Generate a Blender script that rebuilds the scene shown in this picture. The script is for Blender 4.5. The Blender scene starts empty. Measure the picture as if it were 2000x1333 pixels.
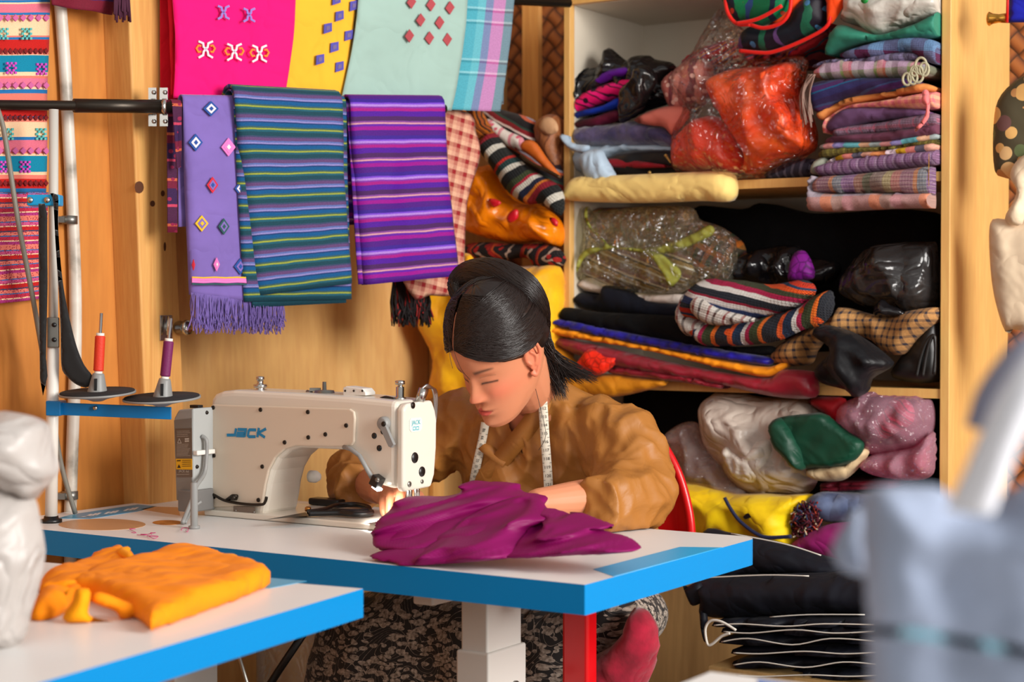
import bpy, bmesh, math, random
from mathutils import Vector, Matrix, noise, kdtree
from mathutils.geometry import delaunay_2d_cdt
random.seed(7)
SC = bpy.context.scene
COL = SC.collection
# ---------------------------------------------------------------- camera model
FPX = 3350.0; CAMZ = 1.163; TH = math.atan(69.5 / FPX); TZ = 0.76
CAM = Vector((0, 0, CAMZ))
def ray(x, y):
    return (Vector((1, 0, 0)) * (x - 1000) + Vector((0, math.sin(TH), math.cos(TH))) * (666.5 - y)
            + Vector((0, math.cos(TH), -math.sin(TH))) * FPX)
def on_z(x, y, z):
    r = ray(x, y); return CAM + r * ((z - CAMZ) / r.z)
def on_Y(x, y, Y):
    r = ray(x, y); return CAM + r * (Y / r.y)
def on_pl(x, y, p, n):
    r = ray(x, y); return CAM + r * ((p - CAM).dot(n) / r.dot(n))
PHI = math.radians(32.7)
VD = Vector((math.sin(PHI), math.cos(PHI), 0)); UD = Vector((-math.cos(PHI), math.sin(PHI), 0)); ZD = Vector((0, 0, 1))
ORG = on_z(1143, 1143, TZ)          # near right corner of the main table top
def W(u, v, z): return Vector((ORG.x, ORG.y, 0)) + UD * u + VD * v + ZD * z
def on_v(x, y, v): return on_pl(x, y, W(0, v, 0), VD)
def on_u(x, y, u): return on_pl(x, y, W(u, 0, 0), UD)
def uvz(p):
    d = p - Vector((ORG.x, ORG.y, 0)); return d.dot(UD), d.dot(VD), p.z
# ---------------------------------------------------------------- scene graph
def wloc(o):
    l = Vector((0, 0, 0))
    while o: l = l + o.location; o = o.parent
    return l
def tag(o, label, cat, group=None, kind=None):
    if label: o['label'] = label
    if cat: o['category'] = cat
    if group: o['group'] = group
    if kind: o['kind'] = kind
    return o
def thing(name, label, cat, loc, group=None):
    o = bpy.data.objects.new(name, None); COL.objects.link(o); o.location = loc
    o.empty_display_size = 0.05
    return tag(o, label, cat, group)
class MB:
    def __init__(s): s.v = []; s.f = []; s.m = []; s.uv = []; s.sm = []
    def add(s, vs, fs, mi=0, uvs=None, smooth=True):
        b = len(s.v); s.v += [Vector(p) for p in vs]
        s.uv += (uvs if uvs else [(0, 0)] * len(vs))
        for f in fs: s.f.append([b + i for i in f]); s.m.append(mi); s.sm.append(smooth)
    def box(s, a, b, mi=0):             # box between room-frame corners (u,v,z)
        p = [W(u, v, z) for u in (a[0], b[0]) for v in (a[1], b[1]) for z in (a[2], b[2])]
        s.hexa(p, mi)
    def hexa(s, p, mi=0):
        fs = [(0, 1, 3, 2), (4, 6, 7, 5), (0, 4, 5, 1), (2, 3, 7, 6), (0, 2, 6, 4), (1, 5, 7, 3)]
        s.add(p, fs, mi, [(q.dot(UD) + q.dot(VD), q.z) for q in p], False)
    def wbox(s, c, d, mi=0, rot=None):  # world box centre, full size, rotation matrix
        r = rot or Matrix.Identity(3)
        s.hexa([Vector(c) + r @ Vector((x * d[0] / 2, y * d[1] / 2, z * d[2] / 2)) for x in (-1, 1) for y in (-1, 1) for z in (-1, 1)], mi)
    def prism(s, pts, off, mi=0, smooth=False, uvs=None):     # polygon extruded by vector
        n = len(pts); o = Vector(off); a = [Vector(p) for p in pts]
        uv = uvs or [(p.dot(UD) + p.dot(VD), p.z) for p in a]
        s.add(a + [p + o for p in a], [tuple(range(n)), tuple(range(2 * n - 1, n - 1, -1))], mi, uv + uv, False)
        b = len(s.v) - 2 * n
        for i in range(n):
            j = (i + 1) % n; s.f.append([b + i, b + n + i, b + n + j, b + j]); s.m.append(mi); s.sm.append(smooth)
    def tube(s, path, r, n=10, mi=0, cap=True, flat=None):
        path = [Vector(p) for p in path]; k = len(path)
        rs = r if isinstance(r, (list, tuple)) else [r] * k
        vs = []; uvs = []; up = None; acc = 0
        for i, p in enumerate(path):
            t = (path[min(i + 1, k - 1)] - path[max(i - 1, 0)])
            if t.length < 1e-9: t = Vector((0, 0, 1))
            t.normalize()
            if up is None:
                up = Vector((0, 0, 1)) if abs(t.z) < .9 else Vector((1, 0, 0))
                if flat: up = Vector(flat[1])
            a = (up - t * up.dot(t)); a = a.normalized() if a.length > 1e-6 else t.orthogonal().normalized()
            b = t.cross(a); up = a
            if i: acc += (p - path[i - 1]).length
            for j in range(n):
                q = 2 * math.pi * j / n
                sc = flat[0] if flat else 1
                vs.append(p + a * math.cos(q) * rs[i] * sc + b * math.sin(q) * rs[i]); uvs.append((j / n, acc))
        fs = [(i * n + j, i * n + (j + 1) % n, (i + 1) * n + (j + 1) % n, (i + 1) * n + j) for i in range(k - 1) for j in range(n)]
        if cap: fs += [tuple(range(n - 1, -1, -1)), tuple(range((k - 1) * n, k * n))]
        s.add(vs, fs, mi, uvs)
    def lathe(s, base, axis, prof, n=20, mi=0):   # prof: (distance along axis, radius)
        ax = Vector(axis).normalized(); a = ax.orthogonal().normalized(); b = ax.cross(a); vs = []
        for h, r in prof:
            for j in range(n):
                q = 2 * math.pi * j / n; vs.append(Vector(base) + ax * h + (a * math.cos(q) + b * math.sin(q)) * r)
        k = len(prof)
        fs = [(i * n + j, i * n + (j + 1) % n, (i + 1) * n + (j + 1) % n, (i + 1) * n + j) for i in range(k - 1) for j in range(n)]
        fs += [tuple(range(n - 1, -1, -1)), tuple(range((k - 1) * n, k * n))]
        s.add(vs, fs, mi)
    def grid(s, fn, nu, nv, mi=0, uvf=None, closed=False):
        vs = []; uvs = []
        for j in range(nv + 1):
            for i in range(nu + (0 if closed else 1)):
                a, b = i / nu, j / nv; vs.append(fn(a, b)); uvs.append(uvf(a, b) if uvf else (a, b))
        w = nu if closed else nu + 1
        s.add(vs, [(j * w + i, j * w + (i + 1) % w, (j + 1) * w + (i + 1) % w, (j + 1) * w + i) for j in range(nv) for i in range(nu)], mi, uvs)
    def stroke(s, pts, wd, off, nrm, mi=0):       # ribbon of given width along polyline, raised by off*nrm, with thickness
        n = Vector(nrm).normalized(); P = [Vector(p) + n * off for p in pts]
        L = []; R = []
        for i, p in enumerate(P):
            t0 = (P[i] - P[i - 1]).normalized() if i else None
            t1 = (P[i + 1] - P[i]).normalized() if i < len(P) - 1 else None
            t = ((t0 or t1) + (t1 or t0)).normalized(); d = n.cross(t).normalized()
            k = 1 / max(.5, abs(d.dot(n.cross(t1 or t0).normalized())))
            L.append(p + d * wd / 2 * k); R.append(p - d * wd / 2 * k)
        m = len(P)
        s.add(L + R, [(i, i + 1, m + i + 1, m + i) for i in range(m - 1)], mi, None, False)
    def build(s, name, mats, parent=None, base=None, bevel=None, solid=None, sub=0, autosm=True):
        if not isinstance(mats, (list, tuple)): mats = [mats]
        me = bpy.data.meshes.new(name)
        if parent: org = wloc(parent)
        elif base is not None: org = Vector(base)
        else:
            c = sum(s.v, Vector()) / len(s.v); org = Vector((c.x, c.y, min(p.z for p in s.v)))
        me.from_pydata([p - org for p in s.v], [], s.f)
        for m in mats: me.materials.append(m)
        me.polygons.foreach_set('material_index', s.m); me.polygons.foreach_set('use_smooth', s.sm)
        uvl = me.uv_layers.new(name='UVMap')
        li = [0] * len(me.loops); me.loops.foreach_get('vertex_index', li)
        fl = [c for i in li for c in s.uv[i]]; uvl.data.foreach_set('uv', fl)
        me.update()
        bm = bmesh.new(); bm.from_mesh(me); bmesh.ops.recalc_face_normals(bm, faces=bm.faces); bm.to_mesh(me); bm.free()
        o = bpy.data.objects.new(name, me); COL.objects.link(o)
        if parent: o.parent = parent
        else: o.location = org
        if solid:
            q = o.modifiers.new('solid', 'SOLIDIFY'); q.thickness = solid; q.offset = 0
        if bevel:
            q = o.modifiers.new('bevel', 'BEVEL'); q.width = bevel; q.segments = 3; q.limit_method = 'ANGLE'; q.angle_limit = math.radians(38); q.harden_normals = False
        if sub:
            q = o.modifiers.new('sub', 'SUBSURF'); q.levels = sub; q.render_levels = sub
        return o
def cat(pts, k=6, closed=False):                  # Catmull-Rom
    P = [Vector(p) for p in pts]; n = len(P); out = []
    for i in range(n if closed else n - 1):
        g = (lambda q: P[q % n]) if closed else (lambda q: P[max(0, min(n - 1, q))])
        p0, p1, p2, p3 = g(i - 1), g(i), g(i + 1), g(i + 2)
        for j in range(k):
            t = j / k
            out.append(.5 * ((2 * p1) + (p2 - p0) * t + (2 * p0 - 5 * p1 + 4 * p2 - p3) * t * t + (3 * p1 - p0 - 3 * p2 + p3) * t ** 3))
    if not closed: out.append(P[-1])
    return out
def fbm(p, oct=3):
    s = 0; a = 1; q = Vector(p)
    for _ in range(oct): s += a * noise.noise(q); q = q * 2.03 + Vector((3.1, 1.7, 9.2)); a *= .5
    return s
def crumple(p): # creased film: sharp ridges
    d, _ = noise.voronoi(Vector(p)); return (d[1] - d[0])
def puff(name, px, v=1.45, tf=.05, R=.05, tb=.02, deep=0, sp=.011, wr=(), mat=None, parent=None, plane=None, uvrot=0, sharp=False, seed=None, mats=None, fn=None, lean=0, uvs=1.0, disp=None, zmin=None):
    """solid cushion-like body: outline traced in the photo, set at its own distance and given real thickness"""
    if plane is None: P0, Nn = W(0, v, 0), VD
    else: P0, Nn = plane
    Nn = Vector(Nn).normalized()
    if abs(Nn.z) > .97: ax, ay = Vector((1, 0, 0)), Vector((0, 1, 0))
    else:
        ax = Vector((0, 0, 1)).cross(Nn).normalized() * -1; ay = Nn.cross(ax) * -1
        if ay.z < 0: ay = -ay
    pw = [on_pl(x, y, P0, Nn) for x, y in px]
    c0 = sum(pw, Vector()) / len(pw)
    p2 = [Vector(((p - c0).dot(ax), (p - c0).dot(ay), 0)) for p in pw]
    cv = cat(p2, 8, True) if not sharp else sum(([p2[i].lerp(p2[(i + 1) % len(p2)], t / 8) for t in range(8)] for i in range(len(p2))), [])
    out = [cv[0]]
    for p in cv[1:]:
        if (p - out[-1]).length >= sp * .8: out.append(p)
    if (out[-1] - out[0]).length < sp * .5: out.pop()
    nb = len(out); kd = kdtree.KDTree(nb * 2)
    for i, p in enumerate(out): kd.insert(p, i); kd.insert((p + out[(i + 1) % nb]) / 2, nb + i)
    kd.balance()
    if not wr and tf > .012: wr = [(.005, 11, 'n'), (.005, 20, 'd')]
    rnd = random.Random(seed if seed is not None else hash(tuple(px[0])) % 9973)
    sd = rnd.uniform(0, 90)
    x0, x1 = min(p.x for p in out), max(p.x for p in out); y0, y1 = min(p.y for p in out), max(p.y for p in out)
    inner = []; j = 0; y = y0
    while y < y1:
        x = x0 + (sp / 2 if j % 2 else 0)
        while x < x1:
            q = Vector((x + rnd.uniform(-.15, .15) * sp, y + rnd.uniform(-.15, .15) * sp, 0))
            if kd.find(q)[2] > sp * .55: inner.append(q)
            x += sp
        y += sp * .87; j += 1
    allp = out + inner
    vs, es, fs, ov, oe, of = delaunay_2d_cdt([p.to_2d() for p in allp], [], [list(range(nb))], 1, 1e-7)
    isb = [any(k < nb for k in o) for o in ov]
    cr, sr = math.cos(uvrot), math.sin(uvrot)
    mb = MB(); front = []; back = []; uv = []
    for q, b in zip(vs, isb):
        q3 = Vector((q.x, q.y, 0)); d = 0 if b else kd.find(q3)[2]
        t = min(d / R, 1); h = math.sqrt(max(0, 1 - (1 - t) ** 2))
        f = tf * h; amp = min(1, d / (R * .5) + .12)
        for a, fr, kind in wr:
            if kind == 'n': f += a * amp * fbm((q.x * fr + sd, q.y * fr, sd))
            elif kind == 'c': f += a * amp * (crumple((q.x * fr + sd, q.y * fr, sd)) - .3)
            elif kind == 'h': f += a * amp * fbm((q.x * fr * .25 + sd, q.y * fr, sd))       # folds lying across
            elif kind == 'v': f += a * amp * fbm((q.x * fr + sd, q.y * fr * .25, sd))
            elif kind == 'd': f += a * amp * fbm(((q.x + q.y) * fr + sd, (q.x - q.y) * fr * .25, sd))
            elif kind == 'e': f += a * amp * fbm(((q.x - q.y) * fr + sd, (q.x + q.y) * fr * .25, sd))
            elif kind == 'E': f += a * amp * (.5 - 2 * abs(noise.noise(((q.x * .75 - q.y) * fr + sd, (q.x + q.y) * fr * .2 + .6 * noise.noise((q.x * 9, q.y * 9, sd)), sd))))
            elif kind == 'r': f += a * amp * (1 - 2 * abs(noise.noise((q.x * fr + sd, q.y * fr * .6, sd))))
        if fn: f += fn((q.x - x0) / (x1 - x0), (q.y - y0) / (y1 - y0)) * amp
        ln = lean * (q.y - y0)
        base = c0 + ax * q.x + ay * q.y + Nn * ln
        dv = Vector(disp) if disp else -Nn
        fp_, bp_ = base + dv * f, base - dv * (deep + tb * h)
        if zmin: fp_.z = max(fp_.z, zmin); bp_.z = max(bp_.z, zmin)
        front.append(fp_); back.append(bp_)
        uv.append(((q.x * cr - q.y * sr) * uvs, (q.x * sr + q.y * cr) * uvs))
    n = len(front)
    if deep == 0:
        mp = {}; vv = front[:]; uu = uv[:]
        for i in range(n):
            if isb[i]: mp[i] = i
            else: mp[i] = len(vv); vv.append(back[i]); uu.append(uv[i])
        mb.add(vv, [tuple(f) for f in fs] + [tuple(mp[i] for i in reversed(f)) for f in fs], 0, uu)
    else:
        ff = [tuple(f) for f in fs] + [tuple(n + i for i in reversed(f)) for f in fs]
        from collections import Counter
        ec = Counter(); 
        for f in fs:
            for i in range(len(f)): ec[(f[i], f[(i + 1) % len(f)])] += 1
        for (a, b) in list(ec):
            if (b, a) not in ec: ff.append((b, a, n + a, n + b))
        mb.add(front + back, ff, 0, uv + uv)
    return mb.build(name, mats or mat, parent)
def text_mesh(mb, s, org, ax, ay, size, mi=0, lift=.0004):
    cu = bpy.data.curves.new('t', 'FONT'); cu.body = s; cu.size = size; cu.align_x = 'CENTER'; cu.align_y = 'CENTER'; cu.resolution_u = 2
    o = bpy.data.objects.new('t', cu); COL.objects.link(o)
    bpy.context.view_layer.update()
    me = bpy.data.meshes.new_from_object(o.evaluated_get(bpy.context.evaluated_depsgraph_get()))
    nn = Vector(ax).cross(Vector(ay)).normalized()
    mb.add([Vector(org) + Vector(ax) * p.co.x + Vector(ay) * p.co.y + nn * lift for p in me.vertices], [tuple(f.vertices) for f in me.polygons], mi, None, False)
    bpy.data.objects.remove(o); bpy.data.curves.remove(cu); bpy.data.meshes.remove(me)
# ---------------------------------------------------------------- materials
def lin(c): return tuple((x / 255 / 12.92) if x / 255 <= .04045 else ((x / 255 + .055) / 1.055) ** 2.4 for x in c[:3]) + (1,)
class NT:
    def __init__(s, name):
        s.m = bpy.data.materials.new(name); s.m.use_nodes = True; s.t = s.m.node_tree; s.b = s.t.nodes['Principled BSDF']
    def n(s, kind, **kw):
        o = s.t.nodes.new('ShaderNode' + kind)
        for k, v in kw.items():
            if k.startswith('i_'):
                key = k[2:]; key = int(key) if key.isdigit() else key.replace('_', ' ')
                if hasattr(v, 'is_output'): s.t.links.new(v, o.inputs[key])
                else: o.inputs[key].default_value = v
            else: setattr(o, k, v)
        return o
    def l(s, a, b): s.t.links.new(a, b)
    def math(s, op, a, b=0.0):
        return s.n('Math', operation=op, i_0=a, i_1=b).outputs[0]
    def mix(s, f, a, b, mode='MIX'):
        o = s.t.nodes.new('ShaderNodeMix'); o.data_type = 'RGBA'; o.blend_type = mode
        for sock, v in ((o.inputs[0], f), (o.inputs[6], a), (o.inputs[7], b)):
            if hasattr(v, 'is_output'): s.t.links.new(v, sock)
            else: sock.default_value = v
        return o.outputs[2]
    def ramp(s, f, els, interp='LINEAR'):
        o = s.t.nodes.new('ShaderNodeValToRGB'); r = o.color_ramp; r.interpolation = interp
        while len(r.elements) > 1: r.elements.remove(r.elements[-1])
        for i, (p, c) in enumerate(els[:32]):
            e = r.elements[0] if i == 0 else r.elements.new(p)
            e.position = p; e.color = c if len(c) == 4 and max(c) <= 1 else lin(c)
        s.l(f, o.inputs[0]); return o.outputs[0]
    def coord(s, k='Object'): return s.n('TexCoord').outputs[k]
    def bump(s, h, strength, dist=.002):
        b = s.n('Bump', i_Strength=strength, i_Distance=dist, i_Height=h)
        old = s.b.inputs['Normal'].links
        if old: s.l(old[0].from_socket, b.inputs['Normal'])
        s.l(b.outputs[0], s.b.inputs['Normal'])
    def set(s, **k):
        for a, v in k.items(): s.b.inputs[a.replace('_', ' ')].default_value = v
        return s
def plain(name, c, rough=.5, metal=0, spec=.5, bump=None, var=0, sheen=0, coat=0, vscale=6, trans=0):
    t = NT(name); t.set(Roughness=rough, Metallic=metal); t.b.inputs['Specular IOR Level'].default_value = spec
    if sheen: t.b.inputs['Sheen Weight'].default_value = sheen; t.b.inputs['Sheen Roughness'].default_value = .4
    if coat: t.b.inputs['Coat Weight'].default_value = coat; t.b.inputs['Coat Roughness'].default_value = .12
    c = lin(c)
    if var:
        nz = t.n('TexNoise', i_Vector=t.coord(), i_Scale=vscale, i_Detail=4.0)
        d = tuple(x * (1 - var) for x in c[:3]) + (1,); e = tuple(min(1, x * (1 + var)) for x in c[:3]) + (1,)
        t.l(t.ramp(nz.outputs[0], [(.3, d), (.7, e)]), t.b.inputs['Base Color'])
    else: t.b.inputs['Base Color'].default_value = c
    if bump:
        nz = t.n('TexNoise', i_Vector=t.coord(), i_Scale=bump[0], i_Detail=3.0); t.bump(nz.outputs[0], bump[1], bump[2] if len(bump) > 2 else .002)
    return t.m
def weave(t, scale=900, strength=.25):
    uv = t.n('SeparateXYZ', i_0=t.coord('UV'))
    a = t.math('SINE', t.math('MULTIPLY', uv.outputs[0], scale)); b = t.math('SINE', t.math('MULTIPLY', uv.outputs[1], scale))
    t.bump(t.math('MULTIPLY', a, b), strength, .0006)
def cloth(name, c, rough=.75, var=.12, sheen=.05, weavesc=2500, bump=(25, .25, .004), vscale=9, spec=.25, c2=None, damask=0):
    t = NT(name); t.set(Roughness=rough); t.b.inputs['Specular IOR Level'].default_value = spec
    t.b.inputs['Sheen Weight'].default_value = sheen
    c = lin(c); nz = t.n('TexNoise', i_Vector=t.coord(), i_Scale=vscale, i_Detail=5.0)
    d = tuple(x * (1 - var) for x in c[:3]) + (1,); e = tuple(min(1, x * (1 + var)) for x in c[:3]) + (1,)
    if c2: d = lin(c2)
    col = t.ramp(nz.outputs[0], [(.35, d), (.65, e)])
    if damask:
        vo = t.n('TexVoronoi', i_Vector=t.coord('UV'), i_Scale=damask, feature='DISTANCE_TO_EDGE')
        k = t.math('LESS_THAN', vo.outputs['Distance'], .06)
        col = t.mix(k, col, tuple(x * .55 for x in c[:3]) + (1,))
    t.l(col, t.b.inputs['Base Color'])
    if bump:
        n2 = t.n('TexNoise', i_Vector=t.coord(), i_Scale=bump[0], i_Detail=3.0); t.bump(n2.outputs[0], bump[1], bump[2])
        n3 = t.n('TexNoise', i_Vector=t.coord(), i_Scale=10.0, i_Detail=2.0, i_Distortion=.6); t.bump(t.math('ABSOLUTE', t.math('SUBTRACT', n3.outputs[0], .5)), .55, .03)
    if weavesc: weave(t, weavesc, .2)
    return t.m
def seqramp(seq):
    tot = sum(w for w, _ in seq); p = 0; els = []
    for w, c in seq: els.append((p / tot, lin(c))); p += w
    return els
def stripes(name, seq, period, axis='y', rough=.75, jit=.0008, seq2=None, period2=None, mixf=.5, knit=0, motif=None, fade=.15, sheen=.04):
    """woven cloth: colour bands across uv; seq2 adds the bands of a plaid"""
    t = NT(name); t.set(Roughness=rough); t.b.inputs['Specular IOR Level'].default_value = .25; t.b.inputs['Sheen Weight'].default_value = sheen
    co = t.coord('UV'); nz = t.n('TexNoise', i_Vector=co, i_Scale=14.0, i_Detail=2.0)
    uv = t.n('SeparateXYZ', i_0=co)
    def band(ax, per, sq):
        w = t.math('ADD', uv.outputs[ax], t.math('MULTIPLY', t.math('SUBTRACT', nz.outputs[0], .5), jit * 10))
        return t.ramp(t.math('FRACT', t.math('ADD', t.math('DIVIDE', w, per), 50.0)), seqramp(sq), 'CONSTANT')
    a = 1 if axis == 'y' else 0
    col = band(a, period, seq)
    if seq2: col = t.mix(mixf, col, band(1 - a, period2 or period, seq2))
    if motif:     # (scale, threshold, colour): woven figures
        vo = t.n('TexVoronoi', i_Vector=co, i_Scale=motif[0]); k = t.math('LESS_THAN', vo.outputs['Distance'], motif[1])
        col = t.mix(k, col, lin(motif[2]))
    n2 = t.n('TexNoise', i_Vector=co, i_Scale=350.0, i_Detail=2.0)
    col = t.mix(fade, col, t.ramp(n2.outputs[0], [(.3, (0, 0, 0, 1)), (.7, (1, 1, 1, 1))]), 'OVERLAY')
    t.l(col, t.b.inputs['Base Color'])
    if knit:
        s1 = t.math('SINE', t.math('MULTIPLY', uv.outputs[0], 6.283 / knit)); s2 = t.math('SINE', t.math('MULTIPLY', t.math('ADD', uv.outputs[1], t.math('MULTIPLY', t.math('ABSOLUTE', s1), knit * .4)), 6.283 / knit * 1.3))
        t.bump(t.math('ADD', t.math('MULTIPLY', s1, .6), s2), .8, .0025)
    else: weave(t, 2800, .2)
    return t.m
def wood(name, c1, c2, grain=(14, 14, 1.2), rot=0, rough=.55, spec=.35, knots=0):
    t = NT(name); t.set(Roughness=rough); t.b.inputs['Specular IOR Level'].default_value = spec
    mp = t.n('Mapping', i_Vector=t.coord(), i_Scale=grain, i_Rotation=(0, 0, rot))
    n1 = t.n('TexNoise', i_Vector=mp.outputs[0], i_Scale=1.0, i_Detail=6.0, i_Distortion=.8)
    w = t.math('SINE', t.math('MULTIPLY', n1.outputs[0], 38.0))
    f = t.math('ADD', t.math('MULTIPLY', w, .07), t.math('MULTIPLY', n1.outputs[0], .9))
    col = t.ramp(f, [(.2, c2), (.62, c1)])
    mp2 = t.n('Mapping', i_Vector=t.coord(), i_Scale=tuple(g * 14 for g in grain), i_Rotation=(0, 0, rot))
    n2 = t.n('TexNoise', i_Vector=mp2.outputs[0], i_Scale=1.0, i_Detail=2.0)
    col = t.mix(.13, col, t.ramp(n2.outputs[0], [(.35, (.25, .25, .25, 1)), (.65, (.75, .75, .75, 1))]), 'OVERLAY')
    t.l(col, t.b.inputs['Base Color']); t.bump(n2.outputs[0], .15, .001); return t.m
def film(name, tint=(255, 255, 255), alpha=.22, rough=.12, crinkle=(45, .9), milky=0):
    """thin clear plastic: see-through sheet with fresnel gloss and creases"""
    t = NT(name); tr = t.n('BsdfTransparent', i_Color=lin(tint)); gl = t.n('BsdfGlossy', i_Roughness=rough)
    vo = t.n('TexVoronoi', i_Vector=t.coord(), i_Scale=crinkle[0], feature='SMOOTH_F1'); nz = t.n('TexNoise', i_Vector=t.coord(), i_Scale=crinkle[0] * .5, i_Detail=4.0)
    n3 = t.n('TexNoise', i_Vector=t.coord(), i_Scale=16.0, i_Detail=3.0, i_Distortion=1.5)
    b = t.n('Bump', i_Strength=crinkle[1], i_Distance=.012, i_Height=t.math('ADD', t.math('MULTIPLY', t.math('ABSOLUTE', t.math('SUBTRACT', n3.outputs[0], .5)), 5.0), t.math('ADD', vo.outputs['Distance'], nz.outputs[0])))
    t.l(b.outputs[0], gl.inputs['Normal'])
    fr = t.n('Fresnel', i_IOR=1.45); t.l(b.outputs[0], fr.inputs['Normal'])
    f = t.math('ADD', t.math('MULTIPLY', fr.outputs[0], .7), alpha * .12)
    mx = t.n('MixShader', i_0=f, i_1=tr.outputs[0], i_2=gl.outputs[0])
    df = t.n('BsdfDiffuse', i_Color=lin(tint)); mx2 = t.n('MixShader', i_0=milky, i_1=mx.outputs[0], i_2=df.outputs[0])
    t.l(mx2.outputs[0], t.t.nodes['Material Output'].inputs[0]); return t.m
def poly(name, c, rough=.3, crinkle=(30, .6), var=.1, trans=0.0, spec=.5):
    """opaque or milky carrier-bag plastic"""
    t = NT(name); t.set(Roughness=rough); t.b.inputs['Specular IOR Level'].default_value = spec
    t.b.inputs['Base Color'].default_value = lin(c)
    vo = t.n('TexVoronoi', i_Vector=t.coord(), i_Scale=crinkle[0], feature='SMOOTH_F1'); nz = t.n('TexNoise', i_Vector=t.coord(), i_Scale=crinkle[0] * .6, i_Detail=4.0)
    t.bump(t.math('ADD', t.math('MULTIPLY', vo.outputs['Distance'], .6), nz.outputs[0]), crinkle[1], .012)
    n3 = t.n('TexNoise', i_Vector=t.coord(), i_Scale=13.0, i_Detail=1.5, i_Distortion=1.0); t.bump(t.math('ABSOLUTE', t.math('SUBTRACT', n3.outputs[0], .5)), .9, .028)
    if trans:
        tl = t.n('BsdfTranslucent', i_Color=lin(c)); mx = t.n('MixShader', i_0=trans, i_1=t.b.outputs[0], i_2=tl.outputs[0])
        t.l(mx.outputs[0], t.t.nodes['Material Output'].inputs[0])
    return t.m
METAL = plain('bright_metal', (190, 188, 184), .22, 1)
DARKMETAL = plain('dark_metal', (62, 56, 50), .38, .9, bump=(60, .15))
STEEL = plain('brushed_steel', (140, 138, 132), .4, .9)
BLACKP = plain('black_plastic', (18, 17, 18), .35)
GREYP = plain('grey_plastic', (140, 140, 138), .45)
WHITEP = plain('white_plastic', (226, 222, 214), .35)
CYAN = plain('cyan_laminate', (0, 132, 200), .34, spec=.25)
WHITELAM = plain('white_laminate', (228, 227, 225), .34, spec=.22, var=.03, vscale=3)
TANLAM = plain('tan_laminate', (196, 150, 110), .3)
BLUEP = plain('blue_painted_steel', (0, 112, 176), .4, spec=.4)
# ---------------------------------------------------------------- the setting
WU = 1.318; BV = 1.838; FV = 1.418
PLY = wood('honey_plywood', (214, 168, 106), (200, 150, 88), (5, 5, .9))
PLYD = wood('orange_plywood', (204, 132, 60), (184, 110, 44), (5, 5, .7))
PINE = wood('pine_post', (228, 172, 100), (204, 142, 74), (16, 16, .9))
PLYLO = wood('pale_board', (176, 142, 92), (150, 118, 74), (8, 8, .8))
FLOORM = wood('floor_boards', (120, 90, 62), (84, 60, 40), (3, 3, 3))
def woven():
    t = NT('woven_bamboo'); t.set(Roughness=.7)
    co = t.n('Mapping', i_Vector=t.coord('UV'), i_Scale=(26.0, 26.0, 26.0), i_Rotation=(0, 0, .78))
    ch = t.n('TexChecker', i_Vector=co.outputs[0], i_Scale=1.0)
    s = t.n('SeparateXYZ', i_0=co.outputs[0])
    wa = t.math('ABSOLUTE', t.math('SINE', t.math('MULTIPLY', s.outputs[0], 3.1416))); wb = t.math('ABSOLUTE', t.math('SINE', t.math('MULTIPLY', s.outputs[1], 3.1416)))
    h = t.n('Mix', i_0=ch.outputs['Fac'], i_2=wa, i_3=wb).outputs[0]
    t.l(t.ramp(h, [(.05, (52, 28, 14)), (.6, (132, 74, 34)), (1, (158, 96, 48))]), t.b.inputs['Base Color']); t.bump(h, .7, .006)
    return t.m
WOVEN = woven()
def struct(name, mb, m, **k):
    o = mb.build(name, m, **k); o['kind'] = 'structure'; return o
mb = MB(); mb.box((-2.6, -3.2, -.05), (1.9, 2.2, 0)); struct('floor', mb, FLOORM)
pj = on_u(232, 700, WU); vj = uvz(pj)[1]
mb = MB(); mb.box((WU, -1.6, 0), (WU + .04, vj + .02, 2.6)); struct('wall_left_stained', mb, PLYD)
mb = MB(); mb.box((WU + .003, vj + .02, 0), (WU + .043, BV, 2.6)); struct('wall_left', mb, PLY)
mb = MB(); mb.box((-2.6, BV, 0), (WU + .043, BV + .04, 2.6)); struct('wall_back', mb, WOVEN)
# post standing against the wall: dark near face, bright broad face
def lerp2(a, b, y): t = (y - a[1]) / (b[1] - a[1]); return a[0] + (b[0] - a[0]) * t
UO = WU - .072
def postz(a, b, u, z):     # point of image line a-b carried on plane u to height z
    p, q = on_u(*a, u), on_u(*b, u); t = (z - p.z) / (q.z - p.z); return p.lerp(q, t)
C = ((252, 25), (288, 900)); Rr = ((327, 25), (364, 900))
pts = []
for z in (0, 2.6):
    a = postz(*C, UO, z); b = postz(*Rr, UO, z); pts += [a, b, b + UD * .074, a + UD * .074]
mb = MB(); mb.add(pts, [(0, 1, 2, 3), (7, 6, 5, 4), (0, 4, 5, 1), (1, 5, 6, 2), (2, 6, 7, 3), (3, 7, 4, 0)], 0, None, False)
# knots in the timber
post = struct('trim_post', mb, [PINE, plain('knot_wood', (92, 48, 20), .6)], bevel=.004)
KN = plain('knot', (88, 46, 20), .6)
mb = MB()
for x, y, rx, ry in ((298, 398, 5, 6), (272, 366, 9, 12), (318, 378, 4, 6), (322, 482, 2.5, 9)):
    c = on_u(x, y, UO - .0006); ps = [on_u(x + rx * math.cos(q * .52), y + ry * math.sin(q * .52), UO - .0006) for q in range(12)]
    mb.add(ps, [tuple(range(12))], 0, None, False)
k_ = mb.build('knot', KN); k_.parent = post; k_.location = k_.location - post.location
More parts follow.
